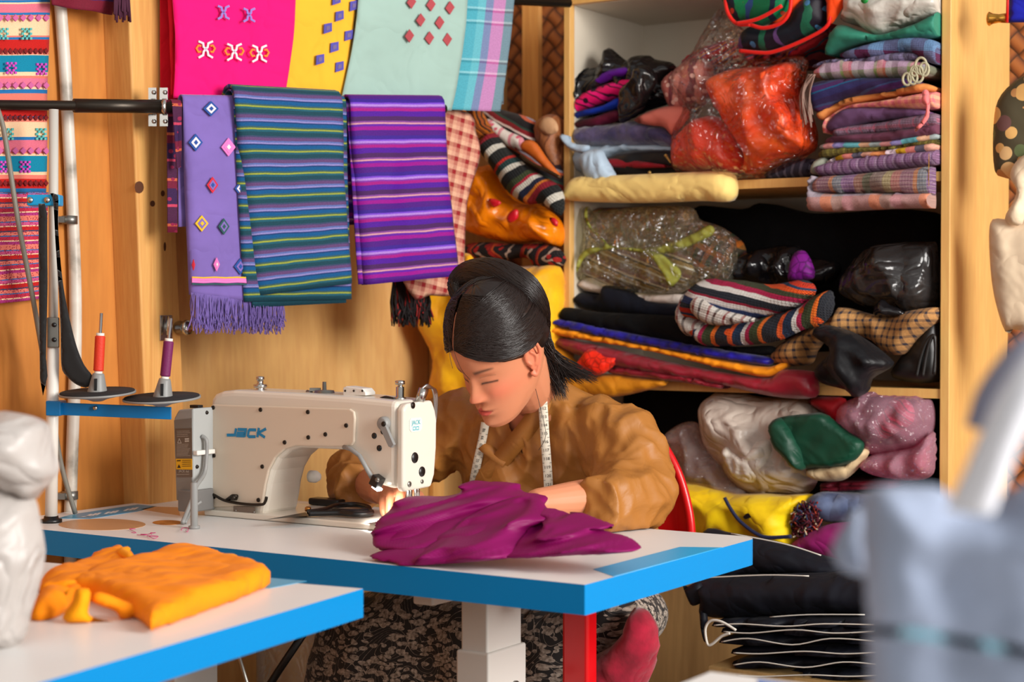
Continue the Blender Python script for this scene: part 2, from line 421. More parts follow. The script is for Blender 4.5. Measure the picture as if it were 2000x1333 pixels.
# second batten beyond the post
mb = MB(); a = on_u(838, 600, WU); v0 = uvz(a)[1]; mb.box((WU - .012, v0, 0), (WU, v0 + .05, 2.6)); struct('trim_batten', mb, PINE)
mb = MB(); a = on_v(1020, 100, BV - .02); u0 = uvz(a)[0]; mb.box((u0, BV - .02, 0), (uvz(on_v(1051, 100, BV - .02))[0], BV, 2.6)); struct('trim_corner', mb, PINE)
# white plastic water pipe with clips
pth = cat([on_u(x, y, WU - .0145) for x, y in ((114, -40), (126, 120), (133, 250), (141, 400), (147, 560), (147, 700), (142, 850), (137, 1010))], 5)
pth.append(Vector((pth[-1].x, pth[-1].y, 0.0)))
pvc = NT('white_pipe'); pvc.set(Roughness=.4)
nz = pvc.n('TexNoise', i_Vector=pvc.coord(), i_Scale=9.0, i_Detail=6.0)
pvc.l(pvc.ramp(nz.outputs[0], [(.35, (120, 112, 100)), (.47, (206, 196, 182)), (.6, (222, 214, 202))]), pvc.b.inputs['Base Color'])
t = thing('water_pipe', 'grimy white plastic water pipe running down the orange plywood wall', 'pipe', (pth[-1].x, pth[-1].y, 0))
mb = MB(); mb.tube(pth, .0122, 14); mb.build('pipe_run', pvc.m, t)
for x, y in ((136, 430), (137, 968)):
    mb = MB(); c = on_u(x, y, WU - .018); mb.lathe(c - ZD * .008, ZD, [(0, .0155), (.016, .0155)], 16); mb.wbox(c + UD * .006 - VD * .018, (.02, .02, .012)); mb.build('pipe_clip', STEEL, t)
mb = MB(); mb.tube(cat([on_u(x, y, WU - .075) for x, y in ((-14, 190), (4, 240), (15, 300), (35, 430), (60, 560), (76, 650), (100, 790), (120, 910), (147, 1003))], 5), .0048, 8)
tag(mb.build('grey_cable', plain('grey_cable', (126, 122, 112), .5)), 'grey electric cable hanging in front of the striped pink shawl', 'cable')
# black iron hanging rail with clamps on the post
RP0 = on_Y(320, 208, 3.40); RP1 = on_Y(884, 213, 3.80); RD = (RP1 - RP0).normalized(); RN = Vector((RD.y, -RD.x, 0)).normalized()
t = thing('hanging_rail', 'black iron pipe rail clamped across the pine post, carrying folded shawls', 'rail', RP0)
mb = MB(); mb.tube([RP0 + RD * -.42, RP0 + RD * .01, RP1 - RD * .02], .0095, 14); mb.build('pipe_run', DARKMETAL, t)
mb = MB(); mb.tube([RP0 + RD * -.185, RP0 + RD * .015], .0135, 14); mb.build('sleeve', DARKMETAL, t)
for k in (300, 322):
    mb = MB(); c = on_Y(k, 209, 3.397); mb.lathe(c - Vector((1, 0, 0)) * .004, (1, 0, 0), [(0, .0165), (.008, .0165)], 18)
    for dy in (-.026, .026): mb.wbox(c + ZD * dy + RN * -.004, (.016, .006, .024)); mb.lathe(c + ZD * dy * 1.1 + RN * .0, RN, [(0, .0045), (.004, .004)], 10)
    mb.build('saddle_clamp', METAL, t)
# upper rail, mostly above the frame
UP0 = on_Y(330, -34, 3.48); UP1 = on_Y(1112, 6, 4.1)
mb = MB(); mb.tube([UP0 + (UP0 - UP1) * .3, UP1], .011, 12)
tag(mb.build('curtain_rod', DARKMETAL), 'dark rod behind the checked turquoise shawl beside the top of the shelves', 'rod')
# barrel latch on the post
t = thing('door_latch', 'chrome turn latch screwed to the pine post', 'latch', on_u(320, 665, UO))
mb = MB(); p = [on_u(x, y, UO) for x, y in ((311, 616), (335, 616), (335, 666), (311, 666))]; mb.prism(p, -UD * .003); mb.build('back_plate', METAL, t, bevel=.001)
mb = MB(); mb.lathe(on_u(346, 640, UO), -UD, [(0, .012), (.006, .014), (.02, .012), (.026, .016), (.034, .014), (.036, .004)], 18); mb.build('knob', METAL, t)
mb = MB(); mb.tube([on_u(331, 618, UO - .012), on_u(329, 655, UO - .014)], .005, 8); mb.build('catch', METAL, t)
# ---------------------------------------------------------------- shelving unit
MAPLE = wood('maple_laminate', (222, 174, 104), (216, 165, 94), (9, 9, 1.0), rough=.42)
WHITEPANEL = plain('white_melamine', (216, 206, 188), .4, var=.04)
uL = uvz(on_v(1101, 300, FV))[0]; uR = uvz(on_v(1855, 500, FV))[0]
S_MID, S_UP, S_TOP, S_LOW = .985, 1.447, 1.885, .60
shelf = thing('shelving_unit', 'maple-edged white shelving unit crammed with folded cloth and bags', 'shelf', W((uL + uR) / 2, 1.63, 0))
def part(name, a, b, m, par=shelf, **k):
    mb = MB(); mb.box(a, b, 0); return mb.build(name, m, par, **k)
part('side_panel', (uR, FV, 0), (uR + .02, BV - .002, 1.95), MAPLE, bevel=.0015)
part('side_panel', (uL - .017, FV, 0), (uL, BV - .002, 1.95), MAPLE, bevel=.0015)
part('side_lining', (uL - .0185, FV + .02, .6), (uL - .0172, BV - .05, 1.90), WHITEPANEL)
part('side_lining', (uR + .0202, FV + .02, .6), (uR + .0215, BV - .05, 1.90), WHITEPANEL)
part('back_panel', (uR + .02, BV - .052, .1), (uL - .018, BV - .04, 1.90), WHITEPANEL)
for z in (S_LOW, S_MID, S_UP):
    part('shelf_board', (uR + .02, FV + .004, z - .02), (uL - .018, BV - .053, z), [MAPLE])
part('top_board', (uR + .02, FV + .004, 1.886), (uL - .018, BV - .053, 1.906), MAPLE)
part('top_lining', (uR + .022, FV + .02, 1.8845), (uL - .0195, BV - .055, 1.8858), WHITEPANEL)
part('lower_panel', (uR + .02, FV + .01, 0), (uL - .018, FV + .025, .578), PLYLO)
# ---------------------------------------------------------------- sewing tables
def rounded_rect(a, b, r, n=5):
    (x0, y0), (x1, y1) = a, b; out = []
    for cx, cy, q0 in ((x1 - r[0], y1 - r[0], 0), (x0 + r[1], y1 - r[1], 90), (x0 + r[2], y0 + r[2], 180), (x1 - r[3], y0 + r[3], 270)):
        rr = {0: r[0], 90: r[1], 180: r[2], 270: r[3]}[q0]
        if rr < 1e-4: out.append((cx, cy)); continue
        for k in range(n + 1):
            q = math.radians(q0 + 90 * k / n); out.append((cx + rr * math.cos(q), cy + rr * math.sin(q)))
    return out
def tabletop(par, poly, zt, th):
    mb = MB(); n = len(poly); a = [Vector((p.x, p.y, zt)) for p in poly]; b = [Vector((p.x, p.y, zt - th)) for p in poly]
    mb.add(a, [tuple(range(n))], 0, None, False); mb.add(b, [tuple(range(n))], 2, None, False)
    mb.build('tabletop', [WHITELAM, CYAN, plain('chipboard', (150, 116, 84), .8)], par) if False else None
    mb2 = MB(); mb2.add(a + b, [tuple(range(n)), tuple(range(2 * n - 1, n - 1, -1))], 0, None, False)
    for i in range(n): j = (i + 1) % n; mb2.f.append([i, n + i, n + j, j]); mb2.m.append(1); mb2.sm.append(False)
    return mb2.build('tabletop', [WHITELAM, CYAN], par)
TT = .0445
table = thing('sewing_table', 'white sewing table with thick blue edging carrying the sewing machine', 'table', W(.645, .3, 0))
tabletop(table, [W(u, v, 0) for u, v in rounded_rect((0, 0), (1.29, .6), (.03, .035, 0.002, .006))], TZ, TT)
def decal(par, px, m, name, lift=.0006, z=TZ):
    mb = MB(); ps = [on_z(x, y, z) for x, y in px]; mb.prism(ps, (0, 0, lift)); return mb.build(name, m, par)
def ell(cx, cy, rx, ry, n=32): return [(cx + rx * math.cos(2 * math.pi * k / n), cy + ry * math.sin(2 * math.pi * k / n)) for k in range(n)]
decal(table, [(1159, 1113), (1328, 1069.4), (1410, 1070.4), (1199, 1127)], plain('cyan_print', (40, 172, 226), .35, spec=.25), 'printed_panel')
lab = decal(table, [(112, 1013.5), (142, 1005.5), (270, 986.5), (306, 990), (272, 999), (177, 1014)], plain('blue_print', (60, 150, 190), .3), 'printed_label')
mb = MB()
for i, (x, y) in enumerate(((170, 1008), (205, 1003.5), (243, 997.5))):
    for d in (0, 10, 17):
        mb.stroke([on_z(x + d, y - d * .13 + 2, TZ), on_z(x + d + 9, y - d * .15 - 2.5, TZ)], .006, .0009, ZD)
mb.stroke([on_z(160, 1011, TZ), on_z(180, 1008.5, TZ)], .006, .0009, ZD)
mb.build('lettering', WHITELAM, lab)
decal(table, ell(199.5, 1025.5, 85, 11.2), TANLAM, 'tan_disc')
decal(table, [(275, 996), (300, 990.5), (347, 992), (352, 1008)], TANLAM, 'tan_panel')
decal(table, ell(327, 1021.7, 29, 4.6), wood('cut_edge', (190, 120, 50), (150, 90, 36), (30, 30, 30)), 'cable_hole')
PW = plain('cream_powder_coat', (208, 204, 198), .35)
def leg(par, p, du, dv, ztop, zsl):
    u, v, _ = uvz(p)
    mb = MB(); mb.box((u - du / 2, v - dv / 2, .0), (u + du / 2, v + dv / 2, ztop)); o = mb.build('leg', PW, par, bevel=.004)
    mb = MB(); mb.box((u - du / 2 - .006, v - dv / 2 - .006, .04), (u + du / 2 + .006, v + dv / 2 + .006, zsl)); mb.build('sleeve', PW, o, bevel=.004)
    mb = MB(); mb.lathe(W(u - du / 2 - .004, v + dv * .2, zsl - .07), -UD, [(0, .011), (.006, .011), (.007, .006), (.016, .006)], 12); mb.build('bolt', STEEL, o)
    mb = MB(); mb.box((u - du / 2 - .004, v - .26, 0), (u + du / 2 + .004, v + .14, .04)); mb.build('foot', PW, o, bevel=.006)
    mb = MB(); mb.box((u - .02, v - .2, ztop - .002), (u + .02, v + .2, TZ - TT)); mb.build('bracket', PW, o, bevel=.004)
leg(table, on_v(960, 1250, .29), .054, .106, TZ - TT - .03, .585)
leg(table, W(1.06, .29, .5), .054, .106, TZ - TT - .03, .585)
mb = MB(); a = on_v(700, 1160, .28); u0 = uvz(a)[0]; mb.box((u0 - .2, .30, .665), (u0 + .2, .50, TZ - TT)); mb.build('oil_pan', PW, table, bevel=.015)
mb = MB(); mb.box((.16, .27, TZ - TT - .05), (1.05, .30, TZ - TT - .02)); mb.build('crossbar', PW, table)
# neighbouring table, nearer the camera on the left
A2 = on_z(709.5, 1150.5, TZ); B2 = on_z(84, 1333, TZ); L2 = (B2 - A2).normalized(); S2 = Vector((L2.y, -L2.x, 0)); S2 = S2 if S2.x < 0 else -S2
table2 = thing('sewing_table', 'white table with blue edging in the lower left corner holding folded orange cloth', 'table', A2 + L2 * .6 + S2 * .3 - ZD * TZ)
tabletop(table2, [A2, A2 + L2 * 1.2, A2 + L2 * 1.2 + S2 * .6, A2 + S2 * .6], TZ, .041)
decal(table2, [(430, 1141), (495, 1127.3), (599, 1136.3), (528, 1150), (480, 1147.5)], plain('blue_print_pale', (72, 166, 208), .3), 'printed_panel')
for d in (.2, 1.0):
    c = A2 + L2 * d + S2 * .3; mb = MB(); r = Matrix((L2, S2, ZD)).transposed()
    mb.wbox((c.x, c.y, .358), (.05, .1, .716), 0, r); o = mb.build('leg', PW, table2, bevel=.004)
    mb = MB(); mb.wbox((c.x, c.y, .02), (.06, .5, .04), 0, r); mb.build('foot', PW, o)
# third table under the grey tote, only its far corner shows
C3 = on_z(1388, 1313, TZ)
table3 = thing('sewing_table', 'out of focus white table corner at the bottom edge under the grey tote bag', 'table', C3 - UD * .3 - VD * .6 - ZD * TZ)
tabletop(table3, [C3, C3 - UD * .7, C3 - UD * .7 - VD * 1.2, C3 - VD * 1.2], TZ, .04)
mb = MB(); mb.prism([C3 - UD * .06 - VD * .01, C3 - UD * .5 - VD * .01, C3 - UD * .46 - VD * .06, C3 - UD * .09 - VD * .06], (0, 0, .0006)); mb.build('printed_panel', plain('blue_print_deep', (40, 110, 190), .3), table3)
for d in (.2, 1.0):
    c = C3 - VD * d - UD * .35; mb = MB(); r = Matrix((VD, UD, ZD)).transposed()
    mb.wbox((c.x, c.y, .36), (.05, .1, .72), 0, r); o = mb.build('leg', PW, table3, bevel=.004)
    mb = MB(); mb.wbox((c.x, c.y, .02), (.06, .5, .04), 0, r); mb.build('foot', PW, o)
# ---------------------------------------------------------------- sewing machine
MV = .322
def mc(x, y, v=MV): return on_v(320 + x / 3.571, 700 + y / 3.571, v)
CREAM = plain('cream_enamel', (222, 214, 200), .28, spec=.5, coat=.3)
CREAMP = plain('cream_plastic_cover', (214, 198, 178), .42, spec=.4)
mach = thing('sewing_machine', 'cream industrial lockstitch sewing machine with blue lettering on the white table', 'sewing machine', W(.82, .38, TZ))
D = .1
prof = [(322, 1098), (320, 330), (326, 285), (350, 250), (400, 230), (480, 222), (900, 242), (1300, 268), (1622, 300), (1622, 915), (1560, 906), (1480, 880), (1395, 770), (1310, 662), (1270, 642), (940, 628), (870, 648), (805, 705), (760, 785), (735, 880), (720, 980), (696, 1106)]
mb = MB(); mb.prism([mc(*p) for p in prof], VD * D); mb.build('arm', CREAM, mach, bevel=.011)
cov = [(330, 1040), (328, 345), (350, 322), (700, 332), (1310, 352), (1340, 372), (1346, 420), (1340, 585), (1322, 608), (1270, 618), (930, 612), (855, 635), (790, 695), (745, 780), (722, 880), (706, 975), (690, 1030)]
mb = MB(); mb.prism([mc(*p) for p in cov], -VD * .006); cover = mb.build('cover_plate', CREAMP, mach, bevel=.003)
cv = MV - .0062
mb = MB()
for st in ([(505, 490), (470 + 27, 537), (440, 537)], [(516, 497), (572, 499), (564, 549)], [(566, 543), (515, 541), (519, 522), (566, 523)],
           [(644, 501), (600, 500), (592, 508), (588, 540), (596, 548), (640, 548)], [(664, 487), (653, 552)], [(714, 493), (660, 522), (706, 553)]):
    mb.stroke([mc(x, y, cv) for x, y in st], .0056, .0006, -VD)
mb.build('lettering', plain('logo_blue', (0, 128, 178), .4), cover)
SCR = plain('screw_dark', (44, 36, 30), .4, .6)
for x, y in ((345, 345), (675, 360), (1005, 376), (1272, 470), (1127, 532), (1008, 553), (843, 588), (350, 680), (687, 757), (660, 990), (352, 968)):
    mb = MB(); p = mc(x, y, cv); mb.lathe(p, -VD, [(0, .0042), (.0018, .0038), (.002, .0018), (.0008, .0012)], 12); mb.build('screw', SCR, cover)
for x, y, r in ((1468, 542, .0056), (1530, 512, .0056), (1503, 628, .0056), (1535, 428, .003)):
    mb = MB(); mb.lathe(mc(x, y, MV), -VD, [(0, r), (.0012, r * .95)], 16); mb.build('rubber_plug', BLACKP, mach)
# tension dial lever
mb = MB(); c = mc(1545, 455, MV); mb.lathe(c, -VD, [(0, .0125), (.008, .0125), (.012, .010), (.0125, .004)], 20); mb.prism([c - VD * .006 + o for o in (UD * .006 + ZD * -.002, UD * -.006 + ZD * .004, UD * -.028 + ZD * -.036, UD * -.022 + ZD * -.042, UD * -.016 + ZD * -.04)], -VD * .007)
lv = mb.build('thread_lever', GREYP, mach, bevel=.001)
mb = MB(); mb.lathe(mc(1533, 460, MV - .0125), -VD, [(0, .005), (.002, .004)], 12); mb.build('screw', SCR, lv)
# face plate on the needle end
ue = uvz(mc(1622, 600))[0]
def fp(v, z): return W(ue, MV + v, z)
zt = mc(1622, 300).z; zb = mc(1640, 918).z
fpoly = [(-.002, zb + .004), (.004, zb - .004), (.085, zb - .002), (.096, zb + .02), (.102, zb + .07), (.103, zb + .12), (.098, zt - .02), (.088, zt - .002), (.012, zt - .004), (.0, zt - .014)]
mb = MB(); mb.prism([fp(v, z) for v, z in fpoly], -UD * .016); face = mb.build('face_plate', CREAM, mach, bevel=.005)
uf = ue - .0162
def fq(x, y): return on_u(320 + x / 3.571, 700 + y / 3.571, uf)
for x, y, r in ((1750, 695, .010), (1800, 792, .0095), (1712, 880, .0055), (1800, 862, .004)):
    mb = MB(); mb.lathe(fq(x, y), -UD, [(0, r), (.0012, r * .95)], 18); mb.build('rubber_plug', BLACKP if r > .006 else STEEL, face)
mb = MB(); mb.lathe(fq(1737, 330), -UD, [(0, .006), (.001, .006)], 14); mb.build('screw', SCR, face)
# badge with the small lettering
bc = fq(1756, 465); mb = MB(); mb.prism([bc + VD * (.019 * a) + ZD * (.0125 * b) for a, b in ((-.7, -1), (.7, -1), (1, -.6), (1, .7), (.8, 1), (-.8, 1), (-1, .7), (-1, -.6))], -UD * .0008); bdg = mb.build('badge', plain('badge', (214, 224, 214), .3), face)
mb = MB(); text_mesh(mb, 'JACK', bc - UD * .001 + ZD * .004, VD, ZD, .0115); mb.build('lettering', plain('badge_blue', (60, 170, 190), .4), bdg)
mb = MB()
for k in (-1, 1): mb.stroke([bc + VD * (k * .005 - .004) - ZD * .0035, bc + VD * (k * .005 + .003) - ZD * .0035, bc + VD * (k * .005 + .003) - ZD * .009, bc + VD * (k * .005 - .004) - ZD * .009, bc + VD * (k * .005 - .004) - ZD * .0035], .0014, .001, -UD)
mb.build('lettering', plain('badge_blue2', (60, 170, 190), .4), bdg)
# bed and needle
ub = uvz(mc(322, 1098))[0]
mb = MB(); mb.box((ub + .005, MV - .012, TZ), (ub - .478, MV + .166, TZ + .012)); bed = mb.build('bed', CREAM, mach, bevel=.003)
def nd(du, v, z): return W(ue + du, MV + v, z)
mb = MB(); mb.box((ue - .03, MV - .02, TZ + .0122), (ue + .05, MV + .12, TZ + .0135)); mb.build('slide_plate', METAL, bed)
mb = MB(); mb.lathe(nd(-.005, .055, TZ + .045), ZD, [(0, .0055), (.05, .0055)], 12); mb.lathe(nd(-.005, .055, TZ + .03), ZD, [(0, .0012), (.016, .0018)], 8); mb.build('needle_bar', METAL, mach)
mb = MB(); mb.lathe(nd(.012, .055, TZ + .035), ZD, [(0, .0062), (.06, .0062)], 12); mb.wbox(nd(.004, .055, TZ + .022), (.014, .03, .012)); mb.wbox(nd(.004, .045, TZ + .0155), (.016, .045, .004)); mb.build('presser_foot', METAL, mach)
# lamp on a bent arm
mb = MB(); mb.tube([mc(1255, 620, MV - .008), mc(1300, 632, MV - .012), mc(1365, 680, MV - .012), mc(1460, 850, MV - .012)], .0042, 8); lamp = mb.build('lamp_arm', GREYP, mach)
c = mc(1487, 858, MV - .012); r = Matrix.Rotation(PHI, 3, 'Z').inverted() @ Matrix.Rotation(.5, 3, 'Y')
mb = MB(); mb.wbox(c, (.018, .02, .02), 0, r); hd = mb.build('lamp_head', BLACKP, lamp, bevel=.002)
em = NT('led'); em.b.inputs['Emission Color'].default_value = (1, .97, .9, 1); em.b.inputs['Emission Strength'].default_value = 14
mb = MB(); mb.wbox(c - ZD * .0125, (.014, .014, .004), 0, r); mb.build('led', em.m, lamp)
mb = MB(); mb.lathe(mc(1494, 848, MV - .022), -VD, [(0, .004), (.004, .004)], 10); mb.build('screw', STEEL, lamp)
ld = bpy.data.lights.new('machine_led', 'SPOT'); ld.energy = 3.2; ld.spot_size = 2.3; ld.spot_blend = .8; ld.shadow_soft_size = .008; ld.color = (1, .97, .92)
lo = bpy.data.objects.new('machine_led', ld); COL.objects.link(lo); lo.location = c - ZD * .02 - VD * .004
lo.rotation_euler = (nd(-.0, .05, TZ) - lo.location).to_track_quat('-Z', 'Y').to_euler()
# parts on top of the arm
mb = MB(); b = mc(672, 262, MV + .04); mb.lathe(b, ZD, [(0, .006), (.006, .006), (.007, .014), (.011, .015), (.013, .007), (.017, .013), (.021, .013), (.022, .006), (.03, .006), (.031, .008), (.036, .008), (.037, .003)], 18); mb.build('thread_tension', METAL, mach)
mb = MB(); b = mc(1120, 270, MV + .045); mb.lathe(b, ZD, [(0, .026), (.004, .026), (.005, .02), (.012, .018), (.013, .004), (.028, .0035)], 22); mb.wbox(b + UD * .022 + ZD * .013, (.02, .012, .006)); mb.tube([b + UD * .03 + ZD * .006, b + UD * .042 + ZD * .008], .004, 8); mb.build('bobbin_winder', STEEL, mach)
mb = MB(); mb.prism([mc(x, y, MV + .03) for x, y in ((1248, 272), (1248, 205), (1270, 196), (1385, 212), (1408, 240), (1408, 262), (1330, 262), (1300, 275))], VD * .03); wl = mb.build('winder_lever', WHITEP, mach, bevel=.002)
for x in (1265, 1325, 1385):
    mb = MB(); mb.lathe(mc(x, 228, MV + .029), -VD, [(0, .0022), (.001, .002)], 8); mb.build('screw', SCR, wl)
mb = MB(); b = mc(1648, 290, MV + .045); mb.lathe(b, ZD, [(0, .011), (.004, .011), (.005, .0075), (.023, .0075), (.024, .0045), (.027, .0045), (.028, .009), (.034, .009), (.035, .004)], 18); mb.build('pressure_screw', METAL, mach)
mb = MB(); mb.tube(cat([mc(1510, 283, MV + .03), mc(1550, 272, MV + .03), mc(1610, 285, MV + .03)], 4), .0025, 6); mb.build('thread_hook', BLACKP, mach)
mb = MB(); mb.tube([nd(-.006, .062, zt - .004), nd(-.012, .066, zt + .02)], .0085, 12)
for k in range(4):
    q = .006 * k; mb.tube(cat([nd(-.010, .064, zt + .02), nd(-.014, .078 + q * .6, zt + .026 - q * .3), nd(-.012, .098 + q * .5, zt + .01), nd(-.008, .106 + q * .3, zt - .03), nd(-.006, .104, zt - .075)], 5), .0022, 6)
mb.build('oil_tubes', METAL, mach)
# motor and control box at the left end
GB = plain('grey_box', (166, 168, 166), .45); GBD = plain('grey_box_dark', (128, 124, 118), .5)
bv = .262
def bx(x, y): return mc(x, y, bv)
fpts = [bx(68, 420), (bx(100, 360)), bx(205, 350), bx(205, 1078), bx(130, 1070), bx(96, 1052)]
mb = MB(); mb.prism(fpts, VD * .14); mbx = mb.build('motor_box', GB, mach, bevel=.004)
mb = MB(); mb.prism([bx(74, 432), bx(198, 420), bx(198, 990), bx(92, 990)], -VD * .0012); pn = mb.build('label_panel', GBD, mbx)
lb = bv - .0014
mb = MB(); mb.prism([mc(x, y, lb) for x, y in ((80, 492), (196, 488), (200, 830), (92, 830))], -VD * .0006); mb.build('data_label', plain('label_brown', (104, 90, 78), .5), mbx)
mb = MB(); mb.prism([mc(x, y, lb - .0007) for x, y in ((84, 702), (198, 702), (199, 778), (87, 776))], -VD * .0006); yl = mb.build('warning_label', plain('label_yellow', (226, 168, 24), .5), mbx)
mb = MB()
for y in (510, 522, 534, 546, 602, 612, 622, 632, 642, 652, 662, 672, 682, 812): mb.stroke([mc(92, y, lb), mc(188 - (y * 7) % 22, y - 2, lb)], .0006, .0009, -VD)
mb.stroke([mc(98, 592, lb), mc(110, 562, lb), mc(124, 592, lb), mc(98, 592, lb)], .0012, .0009, -VD); mb.stroke([mc(148, 565, lb), mc(178, 563, lb)], .003, .0009, -VD); mb.stroke([mc(148, 580, lb), mc(178, 578, lb)], .003, .0009, -VD)
text_mesh(mb, 'JACK A4', mc(140, 790, lb - .0008), -UD, ZD, .0068)
mb.build('small_print', plain('print_white', (190, 182, 170), .5), mbx)
mb = MB()
for y in (714, 726, 740, 754): mb.stroke([mc(128, y, lb - .0014), mc(190, y - 1, lb - .0014)], .0009, .0004, -VD)
mb.prism([mc(x, y, lb - .0015) for x, y in ((94, 766), (106, 742), (118, 766))], -VD * .0003); mb.stroke([mc(92, 716, lb - .0014), mc(118, 715, lb - .0014)], .002, .0004, -VD)
mb.build('warning_print', BLACKP, yl)
mb = MB(); p = W(uvz(bx(150, 350))[0], bv + .03, bx(150, 350).z); mb.wbox(p + ZD * .002, (.022, .014, .006), 0, Matrix.Rotation(-PHI, 3, 'Z')); mb.build('rocker_switch', BLACKP, mbx, bevel=.001)
us = uvz(bx(205, 700))[0] - .0005
def sx(x, y): return on_u(320 + x / 3.571, 700 + y / 3.571, us)
mb = MB(); mb.box((us + .03, bv - .012, sx(220, 960).z - .03), (us - .006, bv + .05, sx(220, 920).z)); mb.build('bottom_housing', plain('grey_recess', (112, 110, 108), .5), mbx, bevel=.003)
mb = MB(); mb.tube(cat([sx(262, 545) - UD * .001, sx(270, 575) - UD * .01, sx(270, 680) - UD * .01, sx(250, 800) - UD * .012, mc(228, 890, bv - .02), mc(190, 1000, bv - .03), on_z(320 + 130 / 3.571, 700 + 1150 / 3.571, TZ + .004)], 5), .0042, 8); mb.tube(cat([mc(260, 1000, bv), mc(200, 1050, bv - .02), on_z(320 + 150 / 3.571, 700 + 1148 / 3.571, TZ + .004)], 5), .003, 8); mb.build('power_cable', GREYP, mbx)
mb = MB(); c = sx(270, 655) - UD * .004; mb.wbox(c, (.012, .05, .009), 0, Matrix.Rotation(-PHI, 3, 'Z')); mb.build('cable_clip', WHITEP, mbx, bevel=.002)
mb = MB()
for x, y in ((300, 380), (232, 758), (240, 985)): mb.lathe(sx(x, y), -UD, [(0, .004), (.002, .003)], 10)
mb.build('screw', SCR, mbx)
# grey stand-up post on the table beside the motor
b = on_z(320 + 212 / 3.571, 700 + 1190 / 3.571, TZ); mb = MB(); mb.lathe(b, ZD, [(0, .0105), (.005, .0105), (.006, .0068), (.082, .0066), (.084, .004)], 16)
tag(mb.build('thread_post', GREYP), 'short grey plastic post standing on the table before the motor box', 'post')
mb = MB(); mb.tube(cat([mc(300, 935, MV - .012), mc(345, 952, MV - .012), mc(430, 995, MV - .012), mc(560, 1018, MV - .012), mc(680, 1022, MV - .012), mc(708, 1000, MV - .012), mc(716, 968, MV - .012)], 5), .0028, 8); mb.build('oil_line', DARKMETAL, mach)
mb = MB(); mb.tube([mc(440, 992, MV - .01), mc(480, 962, MV - .012), mc(510, 965, MV - .012)], .004, 8); mb.lathe(mc(500, 972, MV - .008), -VD, [(0, .006), (.01, .005)], 10); mb.build('oil_line_clip', DARKMETAL, mach)
mb = MB(); mb.prism([mc(x, y, cv) for x, y in ((487, 1032), (640, 1042), (640, 1106), (487, 1094))], -VD * .001); npl = mb.build('name_plate', plain('plate_grey', (126, 116, 106), .35, .4), mach)
for x, y in ((503, 1062), (630, 1074)):
    mb = MB(); mb.lathe(mc(x, y, cv - .001), -VD, [(0, .0022), (.001, .002)], 8); mb.build('rivet', METAL, npl)
mb = MB(); mb.lathe(W(ub - .165, MV + .102, TZ + .075), -UD, [(0, .012), (.012, .012), (.02, .008), (.021, .002)], 14); mb.build('side_knob', WHITEP, mach)
for o in mach.children_recursive:
    q = wloc(o)
    for v in o.data.vertices:
        if v.co.z + q.z < TZ + .0006: v.co.z = TZ + .0006 - q.z
# scissors with black handles lying on the bed
def sc_(x, y, z=.014): return on_z(320 + x / 3.571, 700 + y / 3.571, TZ + z)
t = thing('scissors', 'black-handled tailoring scissors lying beside the machine pillar', 'scissors', sc_(1020, 1090, .013))
mb = MB(); mb.add([sc_(690, 1130), sc_(990, 1075), sc_(1010, 1100), sc_(990, 1075, .02), sc_(1010, 1100, .02), sc_(690, 1130, .015)], [(0, 1, 2), (5, 4, 3), (0, 2, 4, 5), (0, 5, 3, 1), (1, 3, 4, 2)], 0, None, False); mb.build('blade', DARKMETAL, t)
mb = MB(); mb.lathe(sc_(1005, 1068, .016), ZD, [(0, .006), (.007, .006), (.009, .003)], 12); mb.build('pivot', plain('brass', (176, 120, 60), .3, .9), t)
for pts in (((1010, 1075), (1120, 1058), (1200, 1030), (1330, 1022), (1420, 1040), (1420, 1062), (1300, 1072), (1180, 1064)), ((1010, 1085), (1120, 1082), (1230, 1080), (1340, 1090), (1440, 1082), (1430, 1068), (1300, 1076), (1190, 1078))):
    mb = MB(); mb.tube(cat([sc_(x, y, .02) for x, y in pts], 5), .0052, 8); mb.build('handle', BLACKP, t)
# magnetic tray / black box further back on the table
mb = MB(); a = on_z(601, 985, TZ + .014); u_, v_, _ = uvz(a); mb.box((u_, v_, TZ + .0125), (u_ - .075, v_ + .03, TZ + .026)); tag(mb.build('bobbin_case', BLACKP, bevel=.004), 'flat black box on the table behind the scissors', 'box')
# ---------------------------------------------------------------- thread stand
SB = on_z(100, 1021, TZ); SY = SB.y
def st(x, y, d=0): return on_Y(x, y, SY + d)
stand = thing('thread_stand', 'tall white thread stand with blue arms at the left end of the table', 'thread stand', SB)
mb = MB(); mb.lathe(SB, ZD, [(0, .02), (.006, .02), (.007, .014), (.012, .013)], 18); mb.build('base_washer', BLACKP, stand)
mb = MB(); mb.tube([SB + ZD * .002, st(104, 640)], .0115, 14); mb.build('lower_pole', WHITEP, stand)
mb = MB(); mb.tube([st(104, 660), st(105, 214)], .0088, 14); mb.build('upper_pole', plain('pole_grey', (196, 192, 184), .35), stand)
mb = MB(); a = st(104, 650, -.013); mb.wbox(a, (.022, .008, .056)); jb = mb.build('pole_joint', STEEL, stand, bevel=.002)
for y in (635, 664):
    mb = MB(); mb.lathe(st(106, y, -.017), (0, -1, 0), [(0, .0045), (.004, .004)], 10); mb.build('screw', BLACKP, jb)
ag = plain('stand_grey', (138, 138, 136), .45)
def bar(p, q, h, d):
    mb = MB(); p, q = Vector(p), Vector(q); n = Vector((0, d, 0)); mb.hexa([a + ZD * s * h / 2 + n * t for a in (p, q) for t in (0, 1) for s in (-1, 1)]); return mb
mb = bar(st(89, 798, -.022), st(118, 799, -.022), .027, .044); arm = mb.build('arm_clamp', BLUEP, stand, bevel=.002)
mb = bar(st(116, 799, -.006), st(334, 808, -.022), .023, .006); mb.build('spool_arm', BLUEP, stand, bevel=.001)
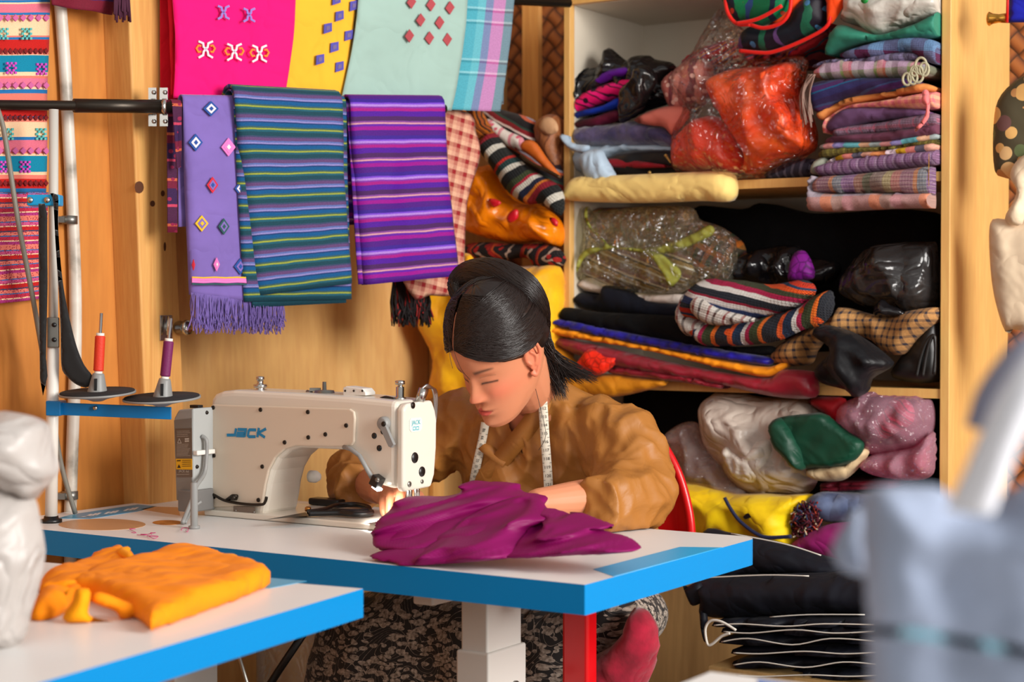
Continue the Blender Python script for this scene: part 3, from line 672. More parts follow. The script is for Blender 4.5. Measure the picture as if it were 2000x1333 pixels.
mb = bar(st(52, 391, -.016), st(116, 391, -.016), .021, .03); tb_ = mb.build('top_bracket', plain('bright_blue_paint', (0, 150, 205), .35), stand, bevel=.003)
for x in (59, 92):
    mb = MB(); mb.lathe(st(x, 391, -.017), (0, -1, 0), [(0, .006), (.003, .005)], 12); mb.build('bolt', METAL, tb_)
for x in (187, 316):
    mb = MB(); mb.lathe(st(x, 797 + (x - 187) * .06, -.012), (0, -1, 0), [(0, .0042), (.006, .004)], 10); mb.build('bolt', METAL, stand)
RED = plain('orange_red_thread', (214, 52, 24), .6, bump=(400, .5, .001)); PUR = plain('purple_thread', (112, 20, 84), .6, bump=(400, .5, .001))
for (b, tip, ring, col, lbl, r) in (((190, 770), (198, 612), (190, 767), RED, 'orange-red thread spool on the nearer pin by the stand pole', 74), ((318, 780), (334, 622), (316, 777), PUR, 'purple thread spool on the pin at the end of the blue arm', 75)):
    B = st(*b, -.02); T = st(*tip, -.02); ax = (T - B).normalized(); k = SY / FPX
    mb = MB(); c = st(*ring, -.02); tx = Vector((-.03, -.075, 1)).normalized()
    mb.lathe(c - tx * .016, tx, [(0, .01), (.004, .02), (.010, .05), (.013, r * k), (.0165, r * k), (.0166, r * k * .93)], 36); tr = mb.build('spool_tray', ag, stand)
    mb = MB(); mb.lathe(c + tx * .0006, tx, [(0, r * k * .97), (.002, r * k * .96), (.0021, .012)], 36); mb.build('foam_pad', plain('black_foam', (28, 26, 28), .9), tr)
    mb = MB(); mb.lathe(B, ax, [(0, .0185), (.004, .0182), (.034, .0115), (.038, .010)], 18); cn = mb.build('spool_cone', ag, tr)
    mb = MB(); q = ax.orthogonal(); mb.wbox(B + ax * .018 + Vector((0, -.0155, 0)), (.005, .005, .022)); mb.build('slot', BLACKP, cn)
    mb = MB(); mb.lathe(B, ax, [(0, .0028), ((T - B).length, .0028)], 10); mb.build('spool_pin', METAL, tr)
    L = (T - B).length; s = thing('thread_spool', lbl, 'thread spool', B + ax * .039, 'thread spools on the stand')
    mb = MB(); mb.lathe(B + ax * .036, ax, [(0, .0075), (.006, .0075), (.0062, .006), (.070, .006), (.0702, .0075), (.0765, .0075)], 16); mb.build('core', WHITEP, s)
    prof = [(.0425 + i * .0015, .0088 + .0004 * (i % 2) + (.0012 if i < 14 and col is RED else .0005 * math.sin(i))) for i in range(18 * 1 + 1)]
    mb = MB(); mb.lathe(B + ax * 0, ax, [(.0422, .007)] + [(h + .0, r_) for h, r_ in [(.043 + .0015 * i, .0092 + .0005 * (i % 2)) for i in range(43)]] + [(.108, .007)], 18); mb.build('thread', col, s)
# black webbing draped over the top bracket
BW = plain('black_webbing', (14, 13, 14), .8, sheen=.2)
pl = (st(80, 500, -.03), Vector((0, 1, 0)))
t = thing('webbing_strap', 'long black webbing strap looped over the top of the thread stand', 'strap', st(100, 770, -.02))
puff('strap_tail', [(75, 398), (92, 398), (93, 560), (90, 700), (93, 735), (84, 774), (78, 740), (76, 600)], tf=.002, tb=.002, R=.004, mat=BW, plane=pl, parent=t, sharp=True, sp=.006)
puff('strap_loop', [(98, 378), (108, 379), (114, 386), (114, 450), (124, 560), (145, 660), (163, 710), (182, 738), (172, 757), (150, 752), (130, 735), (120, 715), (118, 640), (114, 560), (108, 470), (104, 395)], tf=.003, tb=.003, R=.006, mat=BW, plane=(st(80, 500, -.021), Vector((0, 1, 0))), parent=t, sp=.006)
# ---------------------------------------------------------------- hanging cloth
def hp(x, y, d=0): return on_pl(x, y, RP0 + RN * d, RN)
UPD = (UP1 - UP0).normalized(); UPN = Vector((UPD.y, -UPD.x, 0)).normalized()
def up(x, y, d=0): return on_pl(x, y, UP0 + UPN * d, UPN)
def drape(name, mats, q, pl=hp, d=.013, nrm=None, wave=(.004, 3, 0), back=.25, thick=.003, nx=26, ny=40, over=True, parent=None, mi=None, extra=None, bow=0, flare=0, curl=0):
    """cloth hung over a rail: front panel, turn over the rail, short back panel"""
    nrm = nrm or (RN if pl is hp else UPN)
    c = [pl(x, y, d) for x, y in q]; wd = ((c[1] - c[0]).length + (c[2] - c[3]).length) / 2; ht = ((c[3] - c[0]).length + (c[2] - c[1]).length) / 2
    sd = q[0][0] * .013
    def front(s, t):
        x = (q[0][0] * (1 - s) + q[1][0] * s) * (1 - t) + (q[3][0] * (1 - s) + q[2][0] * s) * t
        y = (q[0][1] * (1 - s) + q[1][1] * s) * (1 - t) + (q[3][1] * (1 - s) + q[2][1] * s) * t
        x += bow * math.sin(math.pi * t)
        p = pl(x, y, d); k = min(1, t * 2.5)
        e = wave[0] * k * (math.sin(s * wave[1] * 6.283 + wave[2] + t) + 1.2 * noise.noise((s * 3 + sd, t * 2, sd)) + .5 * noise.noise((s * 7, t * 5 + sd, 1)))
        e -= curl * k * (max(0, 1 - s / .1) ** 2 + max(0, (s - .9) / .1) ** 2)
        return p + nrm * e
    rows = [(i / ny, 0) for i in range(ny, -1, -1)]
    if over: rows += [(0, math.pi * k / 6) for k in range(1, 7)] + [(-k / 8, math.pi) for k in range(1, 9)]
    def fn(a, b):
        i = min(len(rows) - 1, round(b * (len(rows) - 1))); t, th = rows[i]
        if t >= 0 and th == 0: return front(a, t)
        p = front(a, 0) - nrm * d * (1 - math.cos(th)) + ZD * d * math.sin(th)
        if t < 0: p = p + ZD * (t * back)
        return p
    L = len(rows) - 1
    def uvf(a, b):
        i = min(L, round(b * L)); t, th = rows[i]; return (a * wd, (1 - t) * ht if t >= 0 and th == 0 else ht + th * d - min(t, 0) * back)
    mb = MB(); mb.grid(fn, nx, L, 0, uvf)
    if mi: 
        for k in range(len(mb.f)): mb.m[k] = mi(rows[min(L, k // nx)][0])
    if extra: extra(mb, front, lambda x, y, o=.0032: pl(x, y, d) + nrm * o)
    o = mb.build(name, mats, parent, solid=thick); return o
def diamond(mb, P, x, y, rx, ry, m1, m2, m3=None, o=.0045):
    def dm(k, oo, mi, h=0):
        outer = [P(x + rx * k * a, y + ry * k * b, oo) for a, b in ((0, -1), (1, 0), (0, 1), (-1, 0))]
        mb.add(outer, [(0, 1, 2, 3)], mi, None, False)
    dm(1, o, m1); dm(.66, o + .0009, m2)
    if m3 is not None: dm(.3, o + .0018, m3)
def solidc(n, c): return cloth(n, c, .8, .06, .1, 0, None)
BLU, WHT, PNK, REDC, YEL, GRN, LILC, ORA = [solidc(n, c) for n, c in (('thread_blue', (36, 76, 150)), ('thread_white', (226, 214, 222)), ('thread_pink', (232, 120, 190)), ('thread_red', (205, 40, 60)), ('thread_yellow', (226, 180, 40)), ('thread_green', (40, 84, 84)), ('thread_lilac', (150, 120, 200)), ('thread_orange', (240, 130, 50)))]
LAV = cloth('lavender_weave', (122, 100, 174), .8, .08, .2, 2600, (14, .2, .004))
def lav_extra(mb, fr, P):
    for x, y, rx, ry, a, b, c in ((409, 213, 15, 15, 1, 2, 1), (379, 279, 14, 17, 1, 2, 1), (443, 288, 14, 18, 3, 3, 2), (412, 362, 11, 16, 4, 9, 1), (466, 369, 11, 14, 1, 2, 1), (391, 437, 13, 16, 5, 9, 5), (434, 443, 11, 16, 6, 9, 6), (420, 517, 6, 14, 3, 3, 2), (466, 521, 12, 16, 1, 9, 1), (375, 518, 3, 11, 4, 4, 4)):
        diamond(mb, P, x, y, rx, ry, a, b, c, .0065)
    for y, mi in ((542, 5), (546, 3), (550, 3), (555, 6)):
        mb.stroke([P(371 + k * 22, y + (1 if k % 2 else 0), .009) for k in range(6)], .0048 if mi == 3 else .0028, 0, RN, mi)
t = thing('fringed_shawl', 'lavender shawl with woven diamonds and a fringe hanging from the rail next to the post', 'shawl', hp(420, 655), 'shawls on the lower rail')
drape('cloth', [LAV, BLU, WHT, PNK, REDC, YEL, GRN, LILC, ORA, LAV], [(357, 196), (470, 198), (552, 596), (374, 576)], d=.0115, parent=t, extra=lav_extra, wave=(.0015, 1.6, 1), curl=.012)
mb = MB(); rnd = random.Random(3)
for k in range(420):
    s = rnd.random(); x = 373 + s * 180; y = 572 + s * 22; L_ = rnd.uniform(52, 82) - 22 * s
    p = [hp(x, y, .012), hp(x + rnd.uniform(-4, 4), y + L_ * .5, .012 + rnd.uniform(-.006, .012)), hp(x + rnd.uniform(-9, 9), y + L_, .012 + rnd.uniform(-.008, .016))]
    mb.tube(cat(p, 4), .0010, 4, 0, False)
fr = mb.build('fringe', LAV, t); fr['kind'] = 'stuff'
GB_ = [(10, (14, 62, 76)), (5, (24, 84, 100)), (4, (140, 150, 56)), (4, (50, 84, 84)), (9, (0, 78, 130)), (3, (20, 50, 104)), (4, (130, 124, 180)), (4, (84, 100, 160)), (8, (90, 62, 108)), (4, (50, 64, 96))]
GBM = stripes('blue_green_stripes', GB_, .045, 'y', .75, .0005)
t = thing('folded_shawl', 'folded blue and green striped shawl hanging in the middle of the lower rail', 'shawl', hp(580, 600), 'shawls on the lower rail')
drape('front_fold', GBM, [(458, 192), (668, 203), (692, 553), (502, 578)], d=.029, parent=t, wave=(.005, .8, 2), curl=.02, thick=.006)
drape('middle_fold', GBM, [(456, 194), (676, 206), (688, 585), (478, 590)], d=.0215, parent=t, wave=(.002, .8, 1), over=True, curl=.006)
drape('back_fold', GBM, [(462, 200), (660, 205), (675, 592), (492, 601)], d=.0165, parent=t, wave=(.0015, .9, 1), over=True)
PU_ = [(7, (70, 12, 120)), (5, (140, 0, 130)), (3, (90, 20, 150)), (2, (196, 140, 150)), (2, (120, 60, 140)), (6, (66, 24, 84)), (7, (72, 10, 140)), (4, (150, 10, 120)), (2, (120, 40, 150)), (3, (160, 120, 200)), (2, (110, 60, 190)), (5, (52, 24, 130))]
PUM = stripes('purple_stripes', PU_, .078, 'y', .7, .0005)
t = thing('folded_shawl', 'folded purple and magenta striped shawl at the right end of the lower rail', 'shawl', hp(800, 555), 'shawls on the lower rail')
drape('front_fold', PUM, [(684, 205), (868, 206), (903, 538), (712, 557)], d=.022, parent=t, wave=(.005, .8, 0), curl=.016, thick=.005)
drape('back_fold', PUM, [(677, 208), (862, 208), (893, 540), (699, 556)], d=.0115, parent=t, wave=(.002, .8, 0))
drp = stripes('maroon_figured', [(6, (70, 24, 60)), (1, (190, 90, 60)), (3, (110, 20, 50)), (6, (52, 24, 70)), (1, (190, 60, 90))], .09, 'y', motif=(60, .25, (140, 30, 70)))
o = drape('folded_cloth', drp, [(336, 206), (355, 207), (353, 326), (344, 330)], d=.012, wave=(.002, 1, 0)); tag(o, 'dark maroon figured cloth peeping out between the post and the lavender shawl', 'cloth')
# shawls on the upper rail
PINKM = cloth('hot_pink_weave', (250, 0, 116), .8, .03, .1, 2600, (10, .15, .003))
def pink_extra(mb, fr, P):
    for x, y, s, cs in ((432, 25, .8, 0), (482, 30, .8, 0), (397, 97, 1, 1), (453, 102, 1, 1), (502, 105, 1, 1)):
        for sx in (-1, 1):
            mb.stroke([P(x + sx * 14 * s, y - 15 * s, .010), P(x + sx * 5 * s, y - 11 * s, .010), P(x + sx * 4 * s, y - 4 * s, .010), P(x, y, .010), P(x - sx * 4 * s, y + 5 * s, .010), P(x - sx * 5 * s, y + 12 * s, .010), P(x - sx * 14 * s, y + 17 * s, .010)], .0042, 0, UPN, 1 if cs else 3)
            if cs: mb.stroke([P(x + sx * 9, y - 6, .010), P(x + sx * 14, y - 7, .010), P(x + sx * 18, y - 1, .010), P(x + sx * 14, y + 6, .010), P(x + sx * 9, y + 5, .010)], .0035, 0, UPN, 2)
def tip(g): return g
o = drape('shawl', [PINKM, WHT, ORA, LILC], [(334, -36), (578, -30), (554, 196), (338, 192)], pl=up, d=.036, parent=None, extra=pink_extra, wave=(.004, 1.2, 0), bow=4); tag(o, 'hot pink shawl with small embroidered crosses hanging from the upper rail', 'shawl', 'shawls on the upper rail')
o = drape('shawl', cloth('scarlet_weave', (226, 16, 40), .8, .05), [(326, -34), (352, -34), (352, 190), (334, 186)], pl=up, d=.016, wave=(.004, 1, 0)); tag(o, 'narrow scarlet edge of a cloth beside the pine post behind the pink shawl', 'shawl', 'shawls on the upper rail')
YELM = cloth('yellow_weave', (246, 180, 46), .8, .04, .1, 2600, (10, .15, .003)); INDIGO = solidc('thread_indigo', (84, 78, 164))
def yel_extra(mb, fr, P):
    for x, y in ((654, 0), (688, 12), (660, 32), (637, 56), (678, 70), (650, 93), (622, 117), (660, 131)):
        mb.add([P(x + a, y + b, .006) for a, b in ((-7, -8), (8, -11), (8, 6), (-8, 11))], [(0, 1, 2, 3)], 1, None, False)
        mb.add([P(x + a * .45, y + b * .45, .0068) for a, b in ((-7, -8), (8, -11), (8, 6), (-8, 11))], [(0, 1, 2, 3)], 2, None, False)
o = drape('shawl', [YELM, INDIGO, solidc('thread_grey', (110, 96, 140))], [(560, -30), (698, -24), (664, 203), (540, 196)], pl=up, d=.024, extra=yel_extra, wave=(.002, 1, 1), bow=4); tag(o, 'golden yellow shawl with rows of violet squares hanging from the upper rail', 'shawl', 'shawls on the upper rail')
AQM = cloth('aqua_weave', (156, 184, 174), .8, .04, .1, 2600, (10, .2, .004)); BRICK = solidc('thread_brick', (168, 70, 76))
def aq_extra(mb, fr, P):
    for x, y in ((800, 5), (838, 10), (875, 16), (818, 40), (855, 45), (796, 71), (835, 75), (870, 78)): mb.add([P(x + a, y + b, .007) for a, b in ((0, -13), (9, -1), (0, 13), (-9, 1))], [(0, 1, 2, 3)], 1, None, False)
o = drape('shawl', [AQM, BRICK], [(702, -26), (914, -18), (882, 216), (664, 205)], pl=up, d=.036, extra=aq_extra, wave=(.003, 1.1, 2), bow=5); tag(o, 'pale grey-green shawl with brick red diamonds hanging from the upper rail', 'shawl', 'shawls on the upper rail')
AQS = [(4, (64, 160, 178)), (2, (96, 178, 190)), (2, (120, 110, 160)), (3, (206, 104, 170)), (3, (110, 118, 128)), (2, (150, 120, 110)), (2, (90, 130, 150))]
PLD = stripes('turquoise_check', AQS, .20, 'x', .75, .0004, [(16, (90, 150, 165)), (1, (20, 40, 50)), (1, (190, 220, 220)), (4, (80, 150, 165)), (1, (20, 40, 50)), (1, (190, 220, 220))], .12, .33)
o = drape('shawl', PLD, [(905, -20), (1005, -12), (975, 218), (872, 214)], pl=up, d=.022, wave=(.002, 1, 0), bow=3); tag(o, 'turquoise checked shawl with a pink stripe at the end of the upper rail', 'shawl', 'shawls on the upper rail')
# striped shawl on the wall at the left edge
def wl(x, y, d=0): return on_u(x, y, WU - .02 - d)
SAL, CRE, TEA, DRD, BLL, MAG = (226, 120, 104), (240, 200, 160), (0, 128, 160), (190, 24, 20), (30, 110, 170), (200, 80, 170)
up_seq = [(40, SAL), (8, BLL), (6, CRE), (32, (216, 110, 130)), (10, BLL), (6, SAL), (70, CRE), (6, SAL), (10, BLL), (42, DRD), (12, SAL), (5, CRE), (60, TEA), (16, CRE), (8, SAL), (34, (214, 110, 140)), (8, CRE), (16, BLL), (54, SAL), (30, DRD), (8, BLL), (12, SAL), (58, CRE), (10, BLL), (40, (216, 108, 130)), (12, SAL), (8, CRE), (60, TEA), (10, CRE), (14, SAL), (36, DRD), (14, BLL)]
lo_seq = [(14, SAL), (3, BLL), (9, (200, 80, 130)), (3, CRE), (10, DRD), (4, (60, 60, 90)), (9, SAL), (3, BLL), (10, (190, 40, 70)), (3, CRE), (8, (170, 50, 120))]
# heights from the photo: upper part y -20..375, lower part 375..590
LSU = stripes('pink_band_weave', list(reversed(up_seq)), 1.0, 'y', .8, .0004); LSL = stripes('red_band_weave', list(reversed(lo_seq)), .055, 'y', .8, .0004, motif=(300, .35, (150, 30, 60)))
t = thing('banded_shawl', 'pink, teal and red banded shawl hanging on the wall at the left edge', 'shawl', wl(40, 590))
def panel(name, q, m, parent, pl, nrm, nx=16, ny=40, wave=.004, uvh=None, extra=None, thick=.003):
    c = [pl(x, y) for x, y in q]; wd = (c[1] - c[0]).length; ht = (c[3] - c[0]).length
    def P(s, tt): x = (q[0][0] * (1 - s) + q[1][0] * s) * (1 - tt) + (q[3][0] * (1 - s) + q[2][0] * s) * tt; y = (q[0][1] * (1 - s) + q[1][1] * s) * (1 - tt) + (q[3][1] * (1 - s) + q[2][1] * s) * tt; return pl(x, y) + nrm * (wave * (math.sin(s * 9 + tt * 2) + noise.noise((s * 4, tt * 3, q[0][0] * .1))))
    mb = MB(); mb.grid(P, nx, ny, 0, lambda a, b: (a * wd, (1 - b) * (uvh or ht)))
    if extra: extra(mb)
    return mb.build(name, m, parent, solid=thick)
def motifs(mb):
    for x, y, mi in ((52, 66, 1), (6, 66, 1), (22, 133, 2), (81, 135, 2), (16, 262, 1), (80, 262, 1), (49, 326, 2), (10, 326, 2)):
        for a in range(-2, 3):
            for b in range(-2, 3):
                if (a + b) % 2 == 0 and abs(a) + abs(b) > 0: mb.add([wl(x + a * 4 + i, y + b * 4.6 + j, .008) for i, j in ((-2, -2.3), (2, -2.3), (2, 2.3), (-2, 2.3))], [(0, 1, 2, 3)], mi, None, False)
    for y in (100, 230, 358):
        for k in range(-1, 10):
            mb.add([wl(k * 10 + i, y + j, .0085) for i, j in ((0, -6), (4, 0), (0, 6), (-4, 0))], [(0, 1, 2, 3)], 3, None, False)
    for y in (35, 167, 295):
        for k in range(-1, 7):
            mb.add([wl(k * 15 + i, y + j, .0085) for i, j in ((0, -7), (6, 0), (0, 7), (-6, 0))], [(0, 1, 2, 3)], 4, None, False)
panel('upper_cloth', [(-60, -20), (96, -20), (92, 376), (-60, 376)], [LSU, solidc('thread_teal', (90, 180, 176)), solidc('thread_magenta', (196, 70, 180)), solidc('thread_maroon', (120, 20, 24)), solidc('thread_mauve', (196, 96, 150))], t, wl, -UD, extra=motifs, uvh=1.0)
panel('lower_border', [(-60, 376), (92, 376), (90, 583), (-60, 600)], LSL, t, wl, -UD)
mrm = stripes('maroon_stripe', [(5, (110, 16, 40)), (2, (60, 30, 90)), (4, (140, 20, 50)), (1, (190, 80, 80)), (3, (70, 20, 60))], .05, 'y')
t = thing('tasselled_cloth', 'dark maroon striped cloth with tassels showing at the top edge beside the white pipe', 'cloth', on_u(230, 30, WU - .06))
panel('cloth', [(96, -40), (236, -40), (222, 29), (99, 10)], mrm, t, lambda x, y: on_u(x, y, WU - .06), -UD, ny=10)
mb = MB(); rnd = random.Random(5)
for k in range(36):
    x = rnd.uniform(224, 250); mb.tube([on_u(x, -30, WU - .085), on_u(x + rnd.uniform(-3, 6), rnd.uniform(22, 44), WU - .08 - rnd.uniform(0, .02))], .0022, 4)
tt = mb.build('tassel', plain('tassel_plum', (70, 20, 48), .8), t); tt['kind'] = 'stuff'
# checked mat behind the purple shawl
MATM = stripes('checked_mat', [(1, (150, 30, 34)), (1, (214, 160, 130)), (1, (196, 130, 110))], .03, 'x', .8, .0003, [(1, (200, 140, 118)), (1, (140, 30, 36)), (1, (222, 176, 148))], .03, .5)
pl_ = (RP0 - RN * .10, RN * -1)
o = puff('checked_mat', [(690, 225), (900, 216), (930, 260), (937, 310), (912, 400), (900, 560), (838, 578), (800, 572), (720, 400)], tf=.006, tb=.006, R=.012, plane=pl_, mat=MATM, uvrot=.2); tag(o, 'pink and red checked cloth hanging behind the purple striped shawl', 'cloth')
mb = MB(); rnd = random.Random(8); ms = [plain('tassel_black', (26, 18, 20), .8), plain('tassel_red', (150, 24, 20), .8)]
for k in range(260):
    x = rnd.uniform(768, 832); q = [on_pl(x, 548, RP0 - RN * .14, RN), on_pl(x + rnd.uniform(-6, 10), 590, RP0 - RN * (.14 + rnd.uniform(0, .03)), RN), on_pl(x + rnd.uniform(-8, 18), rnd.uniform(605, 640) , RP0 - RN * (.14 + rnd.uniform(0, .04)), RN)]
    mb.tube(q, .0016, 4, 1 if rnd.random() < .18 else 0)
o = mb.build('tassel_bunch', ms); tag(o, 'bunch of dark tassels hanging under the checked cloth beside the yellow sack', 'tassels', None, 'stuff')
# ---------------------------------------------------------------- things on the shelves and in the corner
def CR(x0, y0, s): return lambda pts: [(x0 + x / s, y0 + y / s) for x, y in pts]
cA = CR(850, 0, 2.667); cB = CR(1080, 0, 3.175); cC = CR(1300, 0, 2.666); cD = CR(1560, 0, 3.1); cE = CR(1050, 380, 2.5); cF = CR(1240, 720, 3.226); cG = CR(720, 180, 2.665); cH = CR(1200, 700, 2.106); I_ = lambda p: p
def item(name, label, ctg, c, pts, m, group=None, **k):
    o = puff(name, c(pts), mat=m, **k)
    if label: tag(o, label, ctg, group)
    return o
def group_thing(name, label, ctg, c, pts, v, group=None):
    px = c(pts); p = [on_v(x, y, v) for x, y in px]; q = sum(p, Vector()) / len(p); return thing(name, label, ctg, (q.x, q.y, min(a.z for a in p)), group)
BLKBAG = poly('black_bag_film', (24, 22, 24), .16, (26, .5)); CLEAR = film('clear_film', (250, 244, 240), .2, .1, (60, .9)); 
ORGS = cloth('orange_red_satin', (236, 62, 22), .42, .1, .2, 0, (30, .2, .004), spec=.5)
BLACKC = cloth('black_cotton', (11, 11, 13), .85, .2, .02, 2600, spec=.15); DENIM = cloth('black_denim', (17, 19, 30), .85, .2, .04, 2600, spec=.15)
# --- top compartment
t = group_thing('black_plastic_bag', 'torn black plastic bag spilling folded pink and purple cloth on the upper shelf', 'bag', cB, [(100, 700), (700, 690)], 1.6)
puff('bag_body', cB([(70, 640), (110, 520), (108, 435), (200, 430), (300, 400), (325, 320), (360, 300), (460, 378), (500, 350), (600, 345), (640, 370), (740, 390), (775, 440), (735, 500), (760, 620), (560, 700), (430, 760), (300, 740), (100, 690)]), v=1.50, tf=.05, R=.08, tb=.06, wr=[(.022, 18, 'r'), (.022, 16, 'c'), (.014, 9, 'n')], mat=BLKBAG, parent=t, sp=.008)
puff('torn_flap', cB([(415, 560), (480, 500), (500, 430), (570, 400), (650, 480), (600, 600), (550, 690), (430, 765), (405, 700)]), v=1.432, tf=.02, R=.03, tb=.012, wr=[(.012, 30, 'r'), (.01, 20, 'c')], mat=BLKBAG, parent=t, sp=.007)
HP = stripes('hot_pink_brocade', [(5, (236, 8, 110)), (1, (40, 4, 30)), (3, (246, 20, 130)), (1, (60, 6, 40))], .03, 'y', .6, .004, motif=(42, .28, (40, 6, 30)))
item('folded_cloth', 'hot pink brocade cloth bulging out of the torn black bag', 'cloth', cB, [(80, 660), (200, 570), (430, 490), (500, 478), (612, 540), (570, 590), (430, 600), (300, 645), (110, 708)], HP, 'cloth in the black bag', v=1.455, tf=.025, R=.03, tb=.03, uvrot=.3, wr=[(.006, 20, 'd')])
item('folded_cloth', 'violet cloth on top of the hot pink brocade in the black bag', 'cloth', cB, [(250, 515), (330, 440), (490, 415), (485, 465), (380, 490), (300, 520)], cloth('violet_silk', (92, 14, 150), .5, .2), 'cloth in the black bag', v=1.455, tf=.015, R=.015, wr=[(.004, 20, 'd')], sp=.007)
item('folded_cloth', 'royal blue cloth under the hot pink brocade in the black bag', 'cloth', cB, [(28, 712), (100, 700), (300, 655), (405, 605), (425, 660), (280, 705), (60, 742)], cloth('royal_blue', (6, 50, 170), .6, .5, c2=(10, 16, 60)), 'cloth in the black bag', v=1.45, tf=.02, R=.02, wr=[(.004, 20, 'd')], sp=.007)
item('folded_cloth', 'dark maroon cloth lowest under the torn black bag', 'cloth', cB, [(66, 765), (250, 725), (400, 680), (420, 745), (220, 795), (90, 785)], cloth('maroon_print', (84, 8, 40), .6, .5, c2=(24, 6, 14)), 'cloth in the black bag', v=1.45, tf=.02, R=.02, wr=[(.004, 20, 'd')], sp=.007)
item('folded_cloth', 'crushed navy velvet cloth between the black bag and the pale blue knotted bag', 'cloth', cB, [(115, 860), (130, 790), (400, 765), (500, 752), (680, 780), (772, 830), (772, 915), (600, 905), (300, 905), (180, 905)], cloth('navy_velvet', (34, 30, 70), .5, .6, .6, 0, (40, .8, .008), 22, c2=(96, 84, 120)), None, v=1.46, tf=.035, R=.03, tb=.02, deep=.16, wr=[(.008, 26, 'n')], sp=.009)
t = group_thing('knotted_bag', 'pale blue cloth bag tied in a knot at the left of the upper shelf', 'bag', cB, [(100, 1140), (400, 1140)], 1.5)
PB = cloth('pale_blue_cotton', (176, 196, 214), .7, .08, .1, 0, (30, .3, .004))
puff('bag_body', cB([(60, 980), (100, 925), (200, 905), (560, 895), (775, 910), (780, 955), (450, 950), (340, 1000), (330, 1060), (200, 1075), (110, 1065), (75, 1030)]), v=1.465, tf=.04, R=.04, tb=.02, deep=.12, wr=[(.008, 14, 'h')], mat=PB, parent=t, sp=.009)
puff('knot_end', cB([(200, 940), (300, 930), (340, 990), (390, 1080), (400, 1110), (340, 1145), (270, 1148), (210, 1110), (190, 1060), (170, 990)]), v=1.402, tf=.025, R=.03, tb=.02, wr=[(.01, 30, 'v')], mat=PB, parent=t, sp=.006)
puff('knot_ear', cB([(42, 840), (75, 838), (130, 890), (230, 905), (200, 950), (130, 940), (70, 895)]), v=1.41, tf=.015, R=.02, tb=.012, wr=[(.005, 30, 'd')], mat=PB, parent=t, sp=.006)
t = group_thing('pouch', 'black pouch with a dark red band and gold zip tassel on the yellow folded cloth', 'pouch', cB, [(400, 1075), (700, 1075)], 1.5)
puff('pouch_body', cB([(320, 995), (400, 950), (600, 930), (770, 940), (790, 1000), (785, 1055), (640, 1080), (400, 1080), (350, 1040)]), v=1.44, tf=.03, R=.03, tb=.02, deep=.08, mat=cloth('black_satin', (18, 14, 16), .4, .2, .1, 0, None), parent=t, sp=.008)
puff('band', cB([(330, 990), (400, 985), (600, 1008), (740, 1035), (560, 1045), (400, 1040), (345, 1025)]), v=1.412, tf=.008, R=.01, tb=.008, mat=cloth('dark_red_brocade', (140, 12, 30), .5, .3), parent=t, sp=.006)
gold = plain('antique_gold', (196, 160, 90), .35, .8)
for (x, y), (x2, y2) in (((700, 965), (730, 1010)), ((600, 1070), (602, 1128))):
    mb = MB(); a, b = cB([(x, y), (x2, y2)]); mb.tube([on_v(*a, 1.398), on_v(*b, 1.395)], [.0035, .0015], 8); mb.lathe(on_v(*a, 1.398), ZD, [(-.004, .001), (0, .005), (.004, .001)], 8); mb.build('zip_charm', gold, t)
item('folded_cloth', 'salmon pink satin cloth lying under the edge of the torn black bag', 'cloth', cB, [(500, 745), (600, 690), (720, 658), (810, 660), (850, 700), (800, 790), (740, 842), (690, 790), (620, 780), (550, 768)], cloth('salmon_satin', (226, 124, 110), .5, .06), v=1.425, tf=.02, R=.03, tb=.02, wr=[(.006, 14, 'd')])
item('folded_cloth', 'pale yellow folded cloth lying along the left edge of the upper shelf', 'cloth', cB, [(66, 1190), (128, 1105), (300, 1092), (700, 1075), (1000, 1065), (1110, 1090), (1102, 1240), (900, 1246), (500, 1257), (90, 1242)], cloth('butter_cotton', (240, 206, 124), .75, .05, .15, 0, (20, .2, .004)), v=1.385, tf=.028, R=.03, tb=.006, deep=.022, wr=[(.004, 10, 'e')])
# clear bag of orange cloth
t = group_thing('clear_plastic_bag', 'big clear plastic bag of orange-red cloth in the middle of the upper shelf', 'bag', cC, [(100, 925), (480, 925)], 1.5)
puff('bag_film', cC([(60, 890), (62, 700), (120, 560), (60, 500), (60, 380), (160, 280), (310, 40), (350, 110), (420, 170), (420, 300), (560, 300), (740, 305), (720, 470), (775, 620), (795, 740), (720, 830), (500, 935), (360, 945), (150, 915)]), v=1.425, tf=.10, R=.10, tb=.03, wr=[(.012, 12, 'r'), (.008, 18, 'c')], mat=CLEAR, parent=t, sp=.009)
puff('orange_cloth', cC([(245, 480), (280, 400), (400, 355), (560, 345), (690, 330), (700, 480), (760, 600), (780, 700), (770, 790), (600, 850), (500, 905), (410, 905), (420, 820), (330, 640), (270, 560)]), v=1.45, tf=.075, R=.06, tb=.05, wr=[(.036, 10, 'r'), (.024, 9, 'e'), (.012, 20, 'd')], mat=cloth('orange_satin', (255, 100, 34), .34, .12, .05, 0, (26, .3, .006), c2=(244, 62, 18), spec=.6), parent=t, sp=.008)
puff('red_cloth', cC([(75, 880), (75, 720), (200, 610), (330, 640), (420, 820), (410, 900), (250, 895)]), v=1.45, tf=.06, R=.06, tb=.04, wr=[(.036, 14, 'r'), (.02, 12, 'd')], mat=ORGS, parent=t, sp=.008)
mb = MB(); a, b = cC([(30, 480), (300, 40)]); 
SR = stripes('rainbow_stripe_weave', [(3, (190, 40, 50)), (1, (90, 60, 130)), (2, (214, 120, 60)), (1, (120, 40, 90)), (2, (206, 90, 100)), (1, (60, 90, 110)), (2, (160, 30, 40))], .035, 'y', .7, .002)
